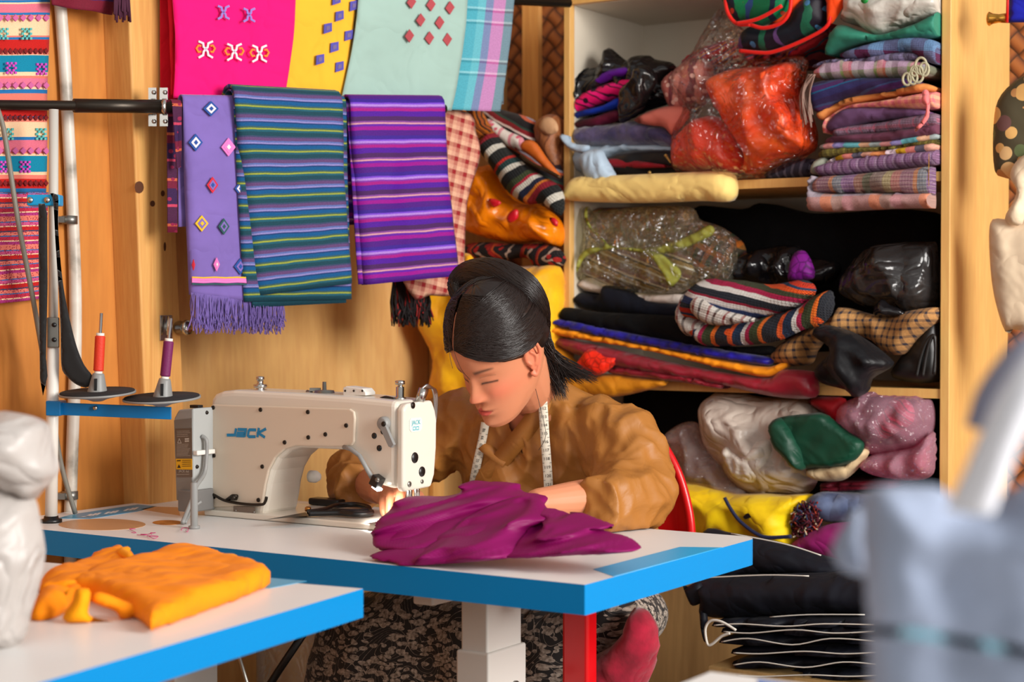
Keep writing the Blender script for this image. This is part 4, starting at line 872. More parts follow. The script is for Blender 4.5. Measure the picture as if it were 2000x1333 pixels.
item('folded_cloth', 'red striped cloth sloping behind the clear bag on the upper shelf', 'cloth', cC, [(90, 330), (170, 260), (380, 200), (560, 260), (850, 120), (845, 200), (740, 330), (560, 345), (300, 390), (110, 400)], SR, v=1.56, tf=.05, R=.05, tb=.02, deep=.1, uvrot=-.45, wr=[(.006, 12, 'd')])
item('clear_wrapped_cloth', 'rose flowered cloth in crackly clear wrapping beside the torn black bag', 'cloth', cC, [(10, 520), (-10, 430), (60, 360), (150, 300), (240, 330), (250, 430), (230, 520), (130, 600), (50, 590)], stripes('rose_sprig', [(3, (170, 96, 90)), (2, (120, 60, 70)), (2, (200, 130, 120))], .05, 'x', .25, .003, motif=(60, .3, (220, 180, 170))), v=1.47, tf=.05, R=.05, tb=.03, wr=[(.012, 24, 'c'), (.008, 20, 'r')], sp=.008)
item('folded_cloth', 'dark grey figured cloth lying under the clear bag beside the folded woollen stack', 'cloth', cC, [(505, 925), (600, 860), (740, 825), (790, 850), (770, 905), (700, 925)], stripes('charcoal_figured', [(2, (46, 44, 58)), (1, (86, 82, 96))], .02, 'x', .8, .003, motif=(70, .3, (30, 26, 40))), v=1.435, tf=.02, R=.02, deep=.12, tb=.01)
# green brocade bag with orange lining
t = group_thing('brocade_bag', 'rolled green brocade bag with red piping and orange lining above the clear bag', 'bag', cC, [(400, 280), (800, 280)], 1.45)
GRB = stripes('green_brocade', [(5, (0, 84, 50)), (2, (10, 20, 40)), (3, (0, 110, 66)), (2, (30, 60, 110))], .09, 'x', .45, .006, motif=(36, .22, (180, 60, 40)))
DKB = stripes('dark_brocade', [(5, (12, 20, 30)), (2, (20, 84, 60)), (3, (18, 12, 26)), (1, (90, 60, 110))], .11, 'x', .5, .008, motif=(30, .2, (60, 110, 150)))
puff('bag_body', cC([(385, 262), (425, 145), (520, 135), (640, 110), (680, 40), (760, -30), (840, -30), (855, 60), (830, 140), (700, 215), (560, 268), (480, 270)]), v=1.41, tf=.05, R=.05, tb=.04, mat=DKB, parent=t, wr=[(.006, 10, 'd')], sp=.009)
puff('lining', cC([(630, -40), (950, -40), (935, 20), (850, 140), (838, 60), (830, -5), (760, -20), (640, 110), (520, 150), (600, 60)]), v=1.395, tf=.025, R=.03, tb=.02, mat=cloth('vermilion_lining', (246, 76, 20), .5, .06), parent=t, sp=.008)
puff('front_flap', cC([(310, -40), (325, 60), (370, 118), (430, 122), (490, 140), (600, 90), (655, 20), (650, -40)]), v=1.375, tf=.035, R=.05, tb=.02, mat=GRB, parent=t, wr=[(.006, 10, 'n')], sp=.009)
REDP = cloth('red_piping', (214, 24, 14), .5, .05, .1, 0, None)
for pts, v in ([(308, -40), (322, 60), (368, 122), (440, 128)], 1.35), ([(368, 122), (450, 108), (520, 80), (605, 30)], 1.335), ([(440, 128), (510, 146), (600, 120), (645, 60), (655, -30)], 1.355), ([(385, 264), (480, 274), (560, 270), (700, 218), (835, 142), (856, 60), (842, -30)], 1.385):
    mb = MB(); mb.tube(cat([on_v(*p, v) for p in cC(pts)], 5), .0045, 8); mb.build('piping', REDP, t)
item('striped_cloth', 'narrow red striped cloth edge under the green brocade bag', 'cloth', cC, [(240, 352), (390, 280), (560, 285), (700, 235), (838, 150), (830, 215), (700, 290), (540, 318), (340, 330)], SR, v=1.47, tf=.03, R=.03, tb=.02, uvrot=-.5)
# --- folded woollens, right end of the upper shelf
def checks(n, a, b, p=.05, kn=0): return stripes(n, a, p, 'x', .85, .0006, b, p, .5, knit=kn)
L, Pn, Gr, Or, Sg, Pl = (164, 130, 170), (206, 130, 140), (140, 136, 146), (214, 140, 86), (150, 156, 136), (88, 52, 88)
def fold(label, pts, m, v=1.40, tf=.022, R=.016, deep=.24, name='folded_cloth', grp='folded woollens in the right hand stack', **k):
    return item(name, label, 'cloth', cD, pts, m, grp, v=v, tf=tf, R=R, deep=deep, tb=.004, sp=.0075, **k)
t = group_thing('plastic_bag', 'white plastic bag with a green print topmost on the woollen stack', 'bag', cD, [(300, 200), (860, 200)], 1.5)
WBAG = poly('white_bag_film', (206, 200, 190), .3, (24, .7), trans=.15)
puff('bag_body', cD([(255, 115), (280, 40), (300, -40), (880, -40), (872, 80), (700, 140), (500, 208), (420, 195), (360, 150), (300, 138)]), v=1.42, tf=.06, R=.07, tb=.02, deep=.12, wr=[(.012, 14, 'r'), (.008, 20, 'c')], mat=WBAG, parent=t)
mb = MB(); c = on_v(*cD([(400, -4)])[0], 1.352); mb.lathe(c, -VD, [(0, .009), (.001, .009)], 16); mb.build('green_print', plain('print_green', (30, 140, 60), .4), t)
fold('sea green cloth drooping under the white bag on the woollen stack', [(158, 312), (200, 190), (260, 150), (380, 190), (500, 208), (700, 145), (868, 70), (868, 195), (700, 232), (500, 245), (350, 262), (230, 302), (180, 332)], cloth('sea_green', (44, 122, 100), .55, .1), tf=.035, R=.04, wr=[(.008, 10, 'd')])
fold('light blue and plum chequered woollen near the top of the stack', [(250, 325), (440, 262), (600, 230), (760, 232), (866, 272), (866, 372), (800, 382), (730, 345), (640, 315), (500, 345), (300, 355)], checks('blue_plum_check', [(1, (120, 160, 205)), (1, (92, 20, 70))], [(1, (110, 150, 200)), (1, (110, 40, 90))], .062, .005), uvrot=.1)
fold('grey lilac ribbed woollen under the blue and plum one', [(80, 405), (180, 362), (400, 350), (560, 318), (700, 316), (735, 352), (500, 385), (250, 395)], stripes('grey_lilac_rib', [(3, (124, 116, 150)), (2, (150, 140, 180)), (2, (104, 96, 120))], .03, 'x', .9, .001, knit=.005))
fold('patchwork checked scarf with looped yarn ends hanging at its right', [(90, 445), (130, 400), (200, 372), (640, 366), (800, 398), (785, 452), (600, 468), (400, 472), (150, 478)], checks('multi_check', [(3, (180, 150, 180)), (1, (130, 150, 80)), (2, (206, 130, 120)), (1, (190, 40, 50)), (2, (160, 150, 160)), (2, (90, 80, 90))], [(2, (180, 150, 170)), (1, (120, 130, 90))], .075))
fold('navy striped cloth sloping in the upper part of the woollen stack', [(62, 592), (82, 505), (300, 475), (600, 472), (720, 490), (620, 545), (300, 595), (118, 682)], stripes('navy_stripe', [(4, (38, 34, 80)), (1, (20, 80, 120)), (3, (66, 30, 84)), (1, (50, 60, 100)), (3, (40, 26, 66))], .045, 'y', .8, .001), tf=.035, R=.03, uvrot=-.25)
fold('plain ochre orange cloth below the navy striped one', [(113, 682), (200, 640), (300, 592), (500, 562), (720, 508), (805, 518), (805, 548), (600, 572), (350, 612), (200, 662), (152, 722), (120, 717)], cloth('ochre', (206, 128, 66), .8, .06))
fold('pink chequered scarf tied with a pink tassel', [(148, 805), (165, 725), (300, 640), (500, 610), (862, 556), (862, 642), (700, 662), (400, 655), (235, 685), (192, 765)], checks('pink_check', [(1, (232, 150, 120)), (1, (214, 110, 120))], [(1, (236, 170, 140)), (1, (206, 100, 110))], .016), tf=.03)
fold('plain plum cloth under the pink chequered scarf', [(168, 785), (200, 712), (330, 650), (700, 660), (800, 690), (620, 715), (400, 742), (240, 785)], cloth('plum_cotton', (96, 64, 100), .85, .1))
fold('mauve and pink fine checked woollen in the middle of the stack', [(208, 802), (260, 770), (500, 740), (700, 702), (852, 690), (852, 752), (600, 792), (350, 812), (222, 828)], checks('mauve_check', [(4, (150, 116, 140)), (1, (206, 100, 130)), (3, (130, 110, 130))], [(4, (150, 120, 140)), (1, (190, 100, 120))], .03, .006))
fold('dark plum woollen in the middle of the stack', [(158, 862), (230, 820), (500, 800), (852, 752), (852, 802), (600, 852), (300, 862)], cloth('dark_plum', (100, 54, 74), .9, .15))
fold('woollen with aqua and pink blocks in the lower middle of the stack', [(128, 882), (230, 860), (500, 858), (800, 812), (832, 832), (600, 882), (300, 902), (150, 905)], stripes('aqua_block', [(2, (150, 160, 160)), (2, (206, 140, 140)), (2, (130, 120, 170)), (3, (100, 170, 180)), (2, (196, 150, 120))], .13, 'x', .85))
fold('olive green woollen below the aqua and pink blocks', [(118, 932), (200, 892), (500, 888), (830, 845), (832, 872), (500, 912), (200, 952), (130, 954)], stripes('olive_knit', [(1, (128, 116, 50)), (1, (104, 92, 40))], .012, 'x', .9, .001, knit=.006))
fold('orange, white and mustard chequered cloth low in the stack', [(158, 985), (300, 922), (500, 914), (800, 868), (812, 912), (600, 942), (300, 972), (172, 990)], stripes('orange_blocks', [(3, (206, 130, 80)), (2, (214, 190, 200)), (2, (196, 150, 30)), (2, (206, 120, 110)), (2, (90, 84, 100)), (2, (206, 150, 130))], .14, 'x', .85))
fold('grey sage cloth corner at the left edge of the woollen stack', [(70, 1042), (100, 972), (160, 955), (165, 1005), (112, 1055)], cloth('sage', (138, 140, 126), .85, .1))
fold('lilac ribbed woollen low in the stack', [(113, 1050), (120, 1000), (400, 948), (800, 915), (852, 905), (852, 985), (600, 1022), (300, 1062), (150, 1068)], stripes('lilac_rib', [(2, (150, 110, 150)), (1, (170, 140, 170)), (1, (120, 84, 120))], .02, 'x', .9, .001, knit=.006), tf=.035, R=.022)
fold('thick multicoloured ribbed woollen second from the bottom of the stack', [(93, 1162), (112, 1078), (300, 1060), (600, 1030), (820, 1010), (842, 1060), (832, 1182), (500, 1172), (120, 1172)], stripes('multi_rib', [(3, (150, 130, 120)), (2, (176, 160, 110)), (2, (190, 120, 110)), (3, (150, 104, 120)), (1, (214, 140, 90)), (2, (130, 140, 150)), (3, (150, 110, 160)), (2, (160, 110, 90)), (2, (110, 120, 90))], .19, 'x', .9, .001, [(1, (190, 170, 160)), (1, (110, 80, 90))], .008, .3, knit=.006), v=1.375, tf=.035, R=.026, deep=.02)
fold('grey and orange plaid woollen at the bottom hanging over the shelf edge', [(58, 1242), (60, 1090), (92, 1068), (120, 1165), (500, 1170), (835, 1172), (850, 1252), (600, 1262), (118, 1280)], checks('grey_orange_plaid', [(3, (150, 140, 150)), (2, (206, 134, 100)), (2, (130, 140, 140)), (2, (160, 130, 150))], [(2, (160, 146, 156)), (1, (190, 120, 100))], .11), v=1.368, tf=.035, R=.026, deep=.028)
mb = MB(); rnd = random.Random(2)
for k in range(14):
    x = rnd.uniform(20, 80); mb.tube(cat([on_v(*p, 1.375 - rnd.uniform(0, .02)) for p in cD([(70 + rnd.uniform(-10, 30), 450), (x - 10, 560), (x + rnd.uniform(-20, 20), rnd.uniform(690, 780))])], 5), .0016, 5)
o = mb.build('yarn_fringe', plain('fringe_taupe', (140, 112, 100), .9)); tag(o, 'taupe yarn fringe hanging at the left side of the woollen stack', 'fringe', None, 'stuff')
YG = plain('yarn_sage', (176, 170, 140), .9)
mb = MB()
for lx, ly, r in ((690, 470, 40), (720, 450, 50), (655, 480, 36), (760, 420, 40), (740, 400, 50), (700, 430, 30)):
    pts = [(lx + r * math.cos(q * .7) * .7, ly + r * math.sin(q * .7)) for q in range(10)]; mb.tube(cat([on_v(*p, 1.355) for p in cD(pts)], 3), .0028, 6)
o = mb.build('yarn_loops', YG); tag(o, 'loops of pale sage yarn hanging over the patchwork checked scarf', 'yarn', None, 'stuff')
PKY = cloth('pink_yarn', (240, 120, 120), .85, .1, .2, 0, None)
t = group_thing('yarn_tassel', 'coral pink tassel knotted around the pink chequered scarf', 'tassel', cD, [(720, 790), (760, 600)], 1.36)
puff('tassel', cD([(700, 785), (750, 720), (770, 660), (745, 560), (780, 545), (800, 600), (805, 670), (770, 740), (715, 795)]), v=1.352, tf=.008, tb=.006, R=.01, mat=PKY, parent=t, sp=.005, wr=[(.004, 60, 'd')])
puff('knot', cD([(745, 590), (770, 565), (805, 580), (812, 620), (780, 640), (748, 625)]), v=1.348, tf=.012, tb=.006, R=.012, mat=PKY, parent=t, sp=.005)
mb = MB(); mb.tube(cat([on_v(*p, 1.352) for p in cD([(802, 930), (800, 980), (825, 1030), (850, 1100), (862, 1120)])], 5), .0022, 6); tag(mb.build('gold_cord', plain('cord_gold', (196, 140, 40), .6)), 'gold cord hanging down the right side of the woollen stack', 'cord')
# --- middle compartment
BROWNPL = stripes('brown_plaid', [(3, (186, 134, 84)), (1, (96, 96, 106)), (2, (206, 150, 120)), (1, (140, 150, 84)), (2, (160, 116, 124))], .07, 'x', .6, .001, [(3, (190, 140, 90)), (1, (170, 170, 84)), (2, (140, 124, 130))], .05, .35)
BROWNST = stripes('brown_stripe', [(3, (126, 98, 66)), (1, (200, 190, 176)), (2, (156, 124, 60)), (1, (70, 64, 54)), (1, (214, 196, 184)), (2, (130, 90, 86))], .04, 'y', .6, .001)
ORGPL = stripes('orange_green_check', [(2, (190, 100, 30)), (2, (60, 80, 40)), (2, (120, 60, 50)), (1, (30, 30, 30))], .04, 'x', .6, .001, [(2, (200, 110, 40)), (2, (50, 60, 40)), (2, (80, 40, 60))], .04, .5)
YF = film('yellow_tint_film', (252, 250, 232), .8, .1, (60, 1.0), .03)
t = group_thing('wrapped_cloth_pack', 'clear wrapped packs of brown plaid cloth knotted in yellow-green film in the middle shelf', 'pack', cE, [(200, 480), (900, 480)], 1.6)
puff('plaid_roll', cE([(228, 105), (260, 70), (500, 62), (740, 62), (765, 130), (720, 205), (500, 222), (250, 225)]), v=1.55, tf=.06, R=.06, tb=.04, mat=BROWNPL, parent=t)
puff('striped_fold', cE([(195, 400), (240, 290), (400, 250), (700, 270), (790, 330), (780, 430), (660, 475), (450, 482), (280, 442)]), v=1.52, tf=.05, R=.05, tb=.04, mat=BROWNST, parent=t, uvrot=.35, wr=[(.008, 12, 'e')])
puff('checked_fold', cE([(745, 150), (830, 135), (950, 190), (1015, 260), (1000, 380), (940, 425), (800, 425), (740, 330)]), v=1.55, tf=.06, R=.06, tb=.04, mat=ORGPL, parent=t, uvrot=.5)
puff('bag_film', cE([(192, 410), (205, 300), (228, 200), (225, 95), (245, 55), (290, 85), (500, 60), (745, 62), (800, 125), (920, 170), (975, 260), (945, 425), (780, 445), (660, 492), (400, 485), (260, 435)]), v=1.475, tf=.045, R=.06, tb=.02, wr=[(.012, 16, 'r'), (.01, 20, 'c')], mat=YF, parent=t, sp=.009)
YK = film('knot_film', (222, 224, 110), .3, .15, (40, .9), .30)
puff('knotted_strip', cE([(243, 58), (252, 140), (330, 228), (370, 252), (520, 268), (620, 300), (700, 380), (665, 445), (640, 440), (600, 370), (540, 300), (470, 278), (375, 270), (300, 280), (230, 310), (192, 380), (195, 320), (240, 265), (330, 245), (255, 170), (228, 100)]), v=1.425, tf=.007, R=.012, tb=.004, wr=[(.006, 40, 'd')], mat=YK, parent=t, sp=.005)
puff('knotted_strip', cE([(520, 268), (640, 235), (760, 190), (840, 150), (860, 190), (760, 250), (640, 290), (560, 292)]), v=1.43, tf=.007, R=.012, tb=.004, wr=[(.006, 40, 'd')], mat=YK, parent=t, sp=.005)
item('folded_cloth', 'white printed cloth squeezed under the wrapped plaid packs', 'cloth', cE, [(195, 430), (250, 408), (330, 440), (500, 485), (700, 490), (695, 535), (560, 535), (330, 490), (225, 468)], cloth('off_white', (214, 200, 190), .8, .05), v=1.47, tf=.03, R=.03, deep=.1, tb=.01)
item('folded_cloth', 'black denim cloth folded on the black cloth at the left of the middle shelf', 'cloth', cE, [(165, 530), (200, 482), (305, 490), (315, 448), (400, 455), (560, 525), (700, 545), (700, 620), (500, 605), (300, 575)], DENIM, v=1.455, tf=.03, R=.03, deep=.14, tb=.01, wr=[(.006, 14, 'd')])
item('folded_cloth', 'plain black cloth lying on the royal blue folded cloth', 'cloth', cE, [(112, 582), (140, 552), (300, 575), (600, 590), (720, 610), (900, 735), (1140, 740), (1155, 785), (900, 765), (500, 692), (120, 622)], BLACKC, v=1.398, tf=.024, R=.03, deep=.006, tb=.008)
item('folded_cloth', 'royal blue folded cloth on the orange one at the middle shelf', 'cloth', cE, [(88, 616), (120, 610), (500, 688), (900, 758), (1130, 798), (1142, 825), (1100, 836), (900, 806), (500, 732), (92, 642)], cloth('royal_blue_damask', (30, 20, 150), .45, .2, .2, 0, None, c2=(16, 10, 90), vscale=40), v=1.388, tf=.025, R=.014, deep=.024, tb=.003, sp=.008)
item('folded_cloth', 'bright orange folded cloth between the royal blue one and the crimson rolls', 'cloth', cE, [(80, 658), (95, 646), (500, 732), (900, 806), (1110, 842), (1192, 824), (1212, 840), (1122, 894), (900, 850), (500, 756), (85, 687)], cloth('marigold', (250, 150, 14), .6, .06, .1, 0, None), v=1.385, tf=.028, R=.018, deep=.026, tb=.003, sp=.008)
CRIM = cloth('crimson_satin', (140, 6, 34), .35, .15, .2, 0, (40, .3, .004), spec=.6)
item('cloth_roll', 'crimson satin roll hanging below the orange folded cloth', 'cloth', cE, [(90, 702), (300, 738), (700, 832), (1100, 897), (1190, 858), (1340, 866), (1362, 900), (1350, 992), (1150, 987), (900, 932), (600, 882), (380, 842), (140, 762)], CRIM, 'crimson rolls', v=1.385, tf=.03, R=.03, deep=.01, tb=.016, wr=[(.006, 20, 'd')])
item('cloth_roll', 'thinner crimson roll under the larger crimson satin roll', 'cloth', cE, [(345, 850), (420, 838), (600, 862), (920, 930), (900, 950), (700, 918), (500, 896), (360, 876)], CRIM, 'crimson rolls', v=1.385, tf=.02, R=.014, tb=.02, sp=.008)
item('bright_red_cloth', 'bright red crumpled cloth beside the woman under the crimson roll', 'cloth', cE, [(190, 832), (230, 770), (270, 756), (335, 790), (395, 802), (330, 872), (240, 888), (198, 872)], cloth('bright_red', (236, 40, 14), .55, .15, damask=60), v=1.36, tf=.025, R=.03, tb=.02, wr=[(.01, 20, 'd')], sp=.008)
item('mustard_cloth', 'mustard cloth hanging in a fold from the middle shelf behind the woman', 'cloth', cE, [(60, 740), (140, 760), (250, 880), (345, 876), (500, 896), (640, 915), (600, 940), (375, 990), (200, 980), (60, 900)], cloth('mustard', (206, 130, 20), .55, .12), v=1.385, tf=.025, R=.03, tb=.02, wr=[(.01, 10, 'd')])
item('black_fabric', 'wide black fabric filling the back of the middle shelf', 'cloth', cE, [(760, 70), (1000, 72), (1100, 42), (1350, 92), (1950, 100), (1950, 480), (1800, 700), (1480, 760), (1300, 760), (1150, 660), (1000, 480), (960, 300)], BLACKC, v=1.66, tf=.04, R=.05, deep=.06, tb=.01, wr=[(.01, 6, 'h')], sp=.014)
t = group_thing('black_plastic_bag', 'crumpled black plastic bag with purple cloth behind the knitted bag', 'bag', cE, [(960, 430), (1350, 430)], 1.55)
puff('bag_body', cE([(940, 430), (1000, 300), (1140, 255), (1270, 248), (1310, 300), (1480, 340), (1440, 430), (1300, 450), (1100, 450)]), v=1.53, tf=.05, R=.06, tb=.04, wr=[(.034, 18, 'c'), (.026, 16, 'r')], mat=BLKBAG, parent=t, sp=.008)
puff('purple_cloth', cE([(1220, 400), (1250, 290), (1310, 280), (1352, 370), (1340, 415), (1240, 425)]), v=1.475, tf=.02, R=.03, tb=.02, mat=cloth('purple_lace', (120, 20, 130), .5, .2, damask=50), parent=t, sp=.007)
KN1 = stripes('knit_bands', [(3, (30, 34, 44)), (2, (226, 220, 214)), (2, (170, 20, 70)), (2, (60, 64, 40)), (2, (220, 80, 20)), (1, (30, 60, 90)), (2, (200, 50, 20)), (2, (40, 50, 60)), (3, (40, 60, 110)), (2, (230, 224, 220)), (1, (150, 20, 50))], .115, 'y', .9, .0012, knit=.0075)
KN2 = stripes('knit_cross_bands', [(3, (34, 36, 44)), (1, (226, 90, 30)), (2, (30, 50, 80)), (1, (226, 222, 216)), (1, (180, 30, 80)), (2, (60, 70, 40)), (1, (230, 110, 30))], .11, 'x', .9, .0012, knit=.0075, motif=(26, .2, (220, 80, 20)))
KNW = stripes('knit_white_diamond', [(3, (222, 214, 204)), (1, (150, 50, 50)), (2, (226, 220, 212)), (1, (60, 50, 50))], .04, 'x', .9, .001, [(3, (222, 214, 204)), (1, (120, 60, 50))], .035, .3, knit=.007)
t = group_thing('knitted_bag', 'chunky multicoloured striped knitted bag lying on the edge of the middle shelf', 'bag', cE, [(700, 740), (1400, 740)], 1.45)
puff('bag_body', cE([(700, 560), (730, 490), (780, 432), (850, 412), (1000, 420), (1140, 440), (1300, 418), (1362, 460), (1330, 520), (1250, 570), (1050, 620), (900, 640), (800, 620), (740, 640)]), v=1.38, tf=.07, R=.07, tb=.04, mat=KN1, parent=t, uvrot=.22, wr=[(.006, 10, 'h')], sp=.009)
puff('bag_base', cE([(740, 660), (800, 630), (1000, 620), (1250, 560), (1345, 500), (1430, 468), (1447, 500), (1442, 575), (1385, 640), (1300, 662), (1150, 722), (900, 742), (800, 732)]), v=1.365, tf=.05, R=.05, tb=.04, mat=KN2, parent=t, uvrot=.25, sp=.009)
puff('bag_side', cE([(680, 590), (715, 490), (745, 470), (740, 560), (790, 610), (850, 640), (780, 690), (715, 680)]), v=1.36, tf=.04, R=.04, tb=.03, mat=KNW, parent=t, sp=.008)
puff('white_panel', cE([(745, 560), (770, 500), (830, 510), (900, 560), (1010, 590), (1090, 615), (1000, 628), (880, 640), (800, 620)]), v=1.322, tf=.016, R=.02, tb=.01, mat=KNW, parent=t, uvrot=.3, sp=.007)
t = group_thing('black_plastic_bag', 'shiny dark grey plastic bag at the right end of the middle shelf', 'bag', cE, [(1500, 590), (1900, 590)], 1.55)
puff('bag_body', cE([(1480, 490), (1500, 380), (1600, 270), (1700, 240), (1900, 232), (1955, 262), (1955, 535), (1800, 592), (1760, 560), (1600, 550)]), v=1.47, tf=.06, R=.08, tb=.04, wr=[(.026, 10, 'r'), (.02, 14, 'c')], mat=poly('charcoal_bag_film', (44, 42, 42), .2, (24, .5)), parent=t, sp=.009)
puff('bag_knot', cE([(1640, 560), (1680, 510), (1720, 540), (1760, 555), (1800, 590), (1700, 600), (1650, 598)]), v=1.41, tf=.02, R=.02, tb=.01, wr=[(.01, 34, 'c')], mat=BLKBAG, parent=t, sp=.006)
HT = stripes('brown_check', [(2, (176, 128, 76)), (1, (44, 40, 50))], .0165, 'x', .85, .0015, [(2, (176, 128, 76)), (1, (50, 44, 50))], .0165, .5)
item('checked_cloth', 'brown and navy small checked cloth draped at the right of the middle shelf', 'cloth', cE, [(1140, 775), (1200, 720), (1330, 655), (1440, 598), (1470, 553), (1600, 585), (1700, 602), (1800, 572), (1955, 553), (1955, 610), (1860, 700), (1790, 780), (1700, 770), (1600, 700), (1420, 690), (1340, 760), (1300, 832), (1160, 832)], HT, v=1.42, tf=.04, R=.05, tb=.03, deep=.04, wr=[(.028, 8, 'e'), (.014, 14, 'r')])
item('black_garment', 'black satin garment hanging over the right part of the middle shelf edge', 'cloth', cE, [(1340, 685), (1400, 638), (1560, 680), (1720, 795), (1735, 840), (1640, 900), (1622, 960), (1545, 992), (1500, 955), (1385, 922), (1350, 860), (1430, 760)], cloth('black_satin_dress', (16, 16, 20), .45, .2, .03, 0, (14, .3, .006)), v=1.37, tf=.045, R=.06, tb=.03, wr=[(.034, 8, 'd'), (.02, 14, 'r')])
t = group_thing('black_bag', 'black leather bag with looped handles in the right corner of the middle shelf', 'bag', cE, [(1750, 895), (1950, 895)], 1.5)
BLE = plain('black_leather', (22, 20, 20), .45, bump=(60, .2))
puff('bag_body', cE([(1735, 895), (1760, 810), (1850, 705), (1910, 630), (1955, 610), (1955, 900)]), v=1.44, tf=.03, R=.04, tb=.02, deep=.06, mat=BLE, parent=t)
for k in range(2):
    mb = MB(); mb.tube(cat([on_v(*p, 1.405) for p in cE([(1850 + k * 30, 890), (1870 + k * 25, 800), (1900 + k * 15, 720), (1935, 690), (1945, 760), (1935, 880)])], 5), .004, 8); mb.build('handle', BLE, t)
# --- lower compartment
item('interior_shade_sheet', 'black sheet added to stand for the shade at the back of the bottom compartment', 'cloth', cF, [(-60, 120), (450, 90), (1150, 180), (1900, 150), (1900, 800), (1000, 820), (-60, 780)], BLACKC, v=1.70, tf=.03, R=.06, deep=.04, tb=.01, wr=[(.02, 8, 'n')], sp=.02)  # added black sheet, stands in for the shadowed interior behind the bags
t = group_thing('plastic_bag', 'large off-white plastic bag with a crumpled open mouth in the bottom compartment', 'bag', cF, [(500, 800), (1100, 800)], 1.55)
OWB = poly('off_white_film', (206, 190, 176), .35, (20, .6), trans=.12)
puff('bag_body', cF([(428, 300), (440, 215), (520, 150), (620, 138), (800, 180), (1090, 190), (1180, 260), (1230, 330), (1200, 560), (1180, 640), (1100, 785), (900, 802), (760, 800), (640, 722), (560, 610), (460, 480)]), v=1.47, tf=.10, R=.13, tb=.05, wr=[(.026, 8, 'r'), (.022, 8, 'd'), (.016, 14, 'c')], mat=OWB, parent=t, sp=.01)
puff('bag_mouth', cF([(553, 540), (600, 470), (662, 500), (720, 465), (855, 452), (872, 560), (830, 662), (740, 722), (640, 695), (595, 622)]), v=1.385, tf=.03, R=.04, tb=.015, wr=[(.028, 20, 'c'), (.016, 24, 'r')], mat=poly('white_film_mouth', (232, 222, 208), .3, (26, .7), trans=.1), parent=t, sp=.006)
mb = MB(); q = [on_v(*p, 1.405) for p in cF([(455, 215), (490, 205), (480, 245), (450, 255), (455, 215)])]; mb.stroke(q, .0025, 0, -VD); mb.build('print_mark', plain('print_navy', (60, 60, 90), .5), t)
t = group_thing('clear_plastic_bag', 'clear plastic bag of dusty pink cloth behind the red chair', 'bag', cF, [(300, 800), (650, 800)], 1.5)
puff('pink_cloth', cF([(200, 460), (250, 390), (340, 350), (395, 370), (430, 480), (550, 590), (640, 740), (580, 790), (480, 765), (335, 735), (300, 620)]), v=1.47, tf=.06, R=.08, tb=.04, wr=[(.014, 14, 'd')], mat=cloth('dusty_rose', (150, 104, 92), .8, .15), parent=t)
puff('bag_film', cF([(183, 450), (240, 375), (340, 335), (405, 355), (445, 470), (565, 570), (610, 700), (730, 795), (580, 806), (480, 775), (328, 744), (295, 620), (258, 540)]), v=1.43, tf=.05, R=.07, tb=.02, wr=[(.014, 20, 'r'), (.014, 22, 'c')], mat=film('pink_film', (250, 232, 226), .25, .1, (60, .9), .12), parent=t, sp=.008)
GREEN = 'folded_cloth.' + '%03d' % sum(1 for q in bpy.data.objects if q.name.split('.')[0] == 'folded_cloth')
item('folded_cloth', 'emerald green satin cloth folded on the white plastic bag', 'cloth', cF, [(848, 370), (900, 312), (1100, 285), (1200, 288), (1335, 390), (1445, 480), (1350, 602), (1070, 634), (1000, 630), (950, 570), (880, 490)], cloth('emerald_satin', (0, 60, 40), .5, .2, .05, 0, (20, .3, .005), spec=.4), v=1.365, tf=.022, R=.012, tb=.03, wr=[(.012, 6, 'e')], sp=.008)
puts = puff('rolled_edge', cF([(848, 370), (900, 312), (945, 330), (1000, 410), (1050, 520), (1072, 634), (1000, 632), (950, 570), (880, 490)]), v=1.345, tf=.03, R=.018, tb=.03, wr=[(.008, 24, 'd')], mat=bpy.data.materials['emerald_satin'], parent=bpy.data.objects[GREEN], sp=.007)
item('folded_cloth', 'cream satin cloth under the emerald green one', 'cloth', cF, [(1078, 640), (1200, 608), (1340, 590), (1350, 512), (1430, 493), (1475, 540), (1340, 692), (1200, 712), (1110, 692)], cloth('cream_satin', (206, 180, 140), .5, .1, .05, 0), v=1.385, tf=.03, R=.03, tb=.02, wr=[(.01, 18, 'd')], sp=.008)
item('red_cloth', 'dark red cloth wedged between the white bag and the pink bag', 'cloth', cF, [(1090, 212), (1140, 178), (1250, 168), (1335, 200), (1320, 310), (1252, 345), (1200, 290)], cloth('dark_red', (150, 8, 20), .6, .1), v=1.43, tf=.03, R=.03, tb=.02)
PKF = film('pink_tint_film', (236, 176, 196), .28, .1, (70, .9), .25)
t = group_thing('pink_plastic_bag', 'crinkled pink plastic bag in the right corner of the bottom compartment', 'bag', cF, [(1350, 530), (1850, 530)], 1.5)
puff('contents', cF([(1320, 250), (1450, 190), (1640, 165), (1850, 190), (1880, 330), (1820, 470), (1700, 515), (1500, 535), (1440, 480), (1340, 390)]), v=1.49, tf=.07, R=.09, tb=.05, wr=[(.012, 14, 'd')], mat=cloth('magenta_bundle', (120, 40, 70), .7, .3, c2=(60, 24, 40), vscale=14), parent=t)
puff('pink_bundle', cF([(1500, 350), (1560, 270), (1640, 180), (1740, 220), (1760, 330), (1660, 400), (1550, 450)]), v=1.415, tf=.03, R=.05, tb=.02, wr=[(.02, 30, 'd')], mat=stripes('pink_white_yarn', [(2, (226, 90, 130)), (1, (240, 210, 214)), (2, (200, 60, 100)), (1, (120, 60, 70))], .02, 'y', .5, .004), parent=t, sp=.007, uvrot=.7)
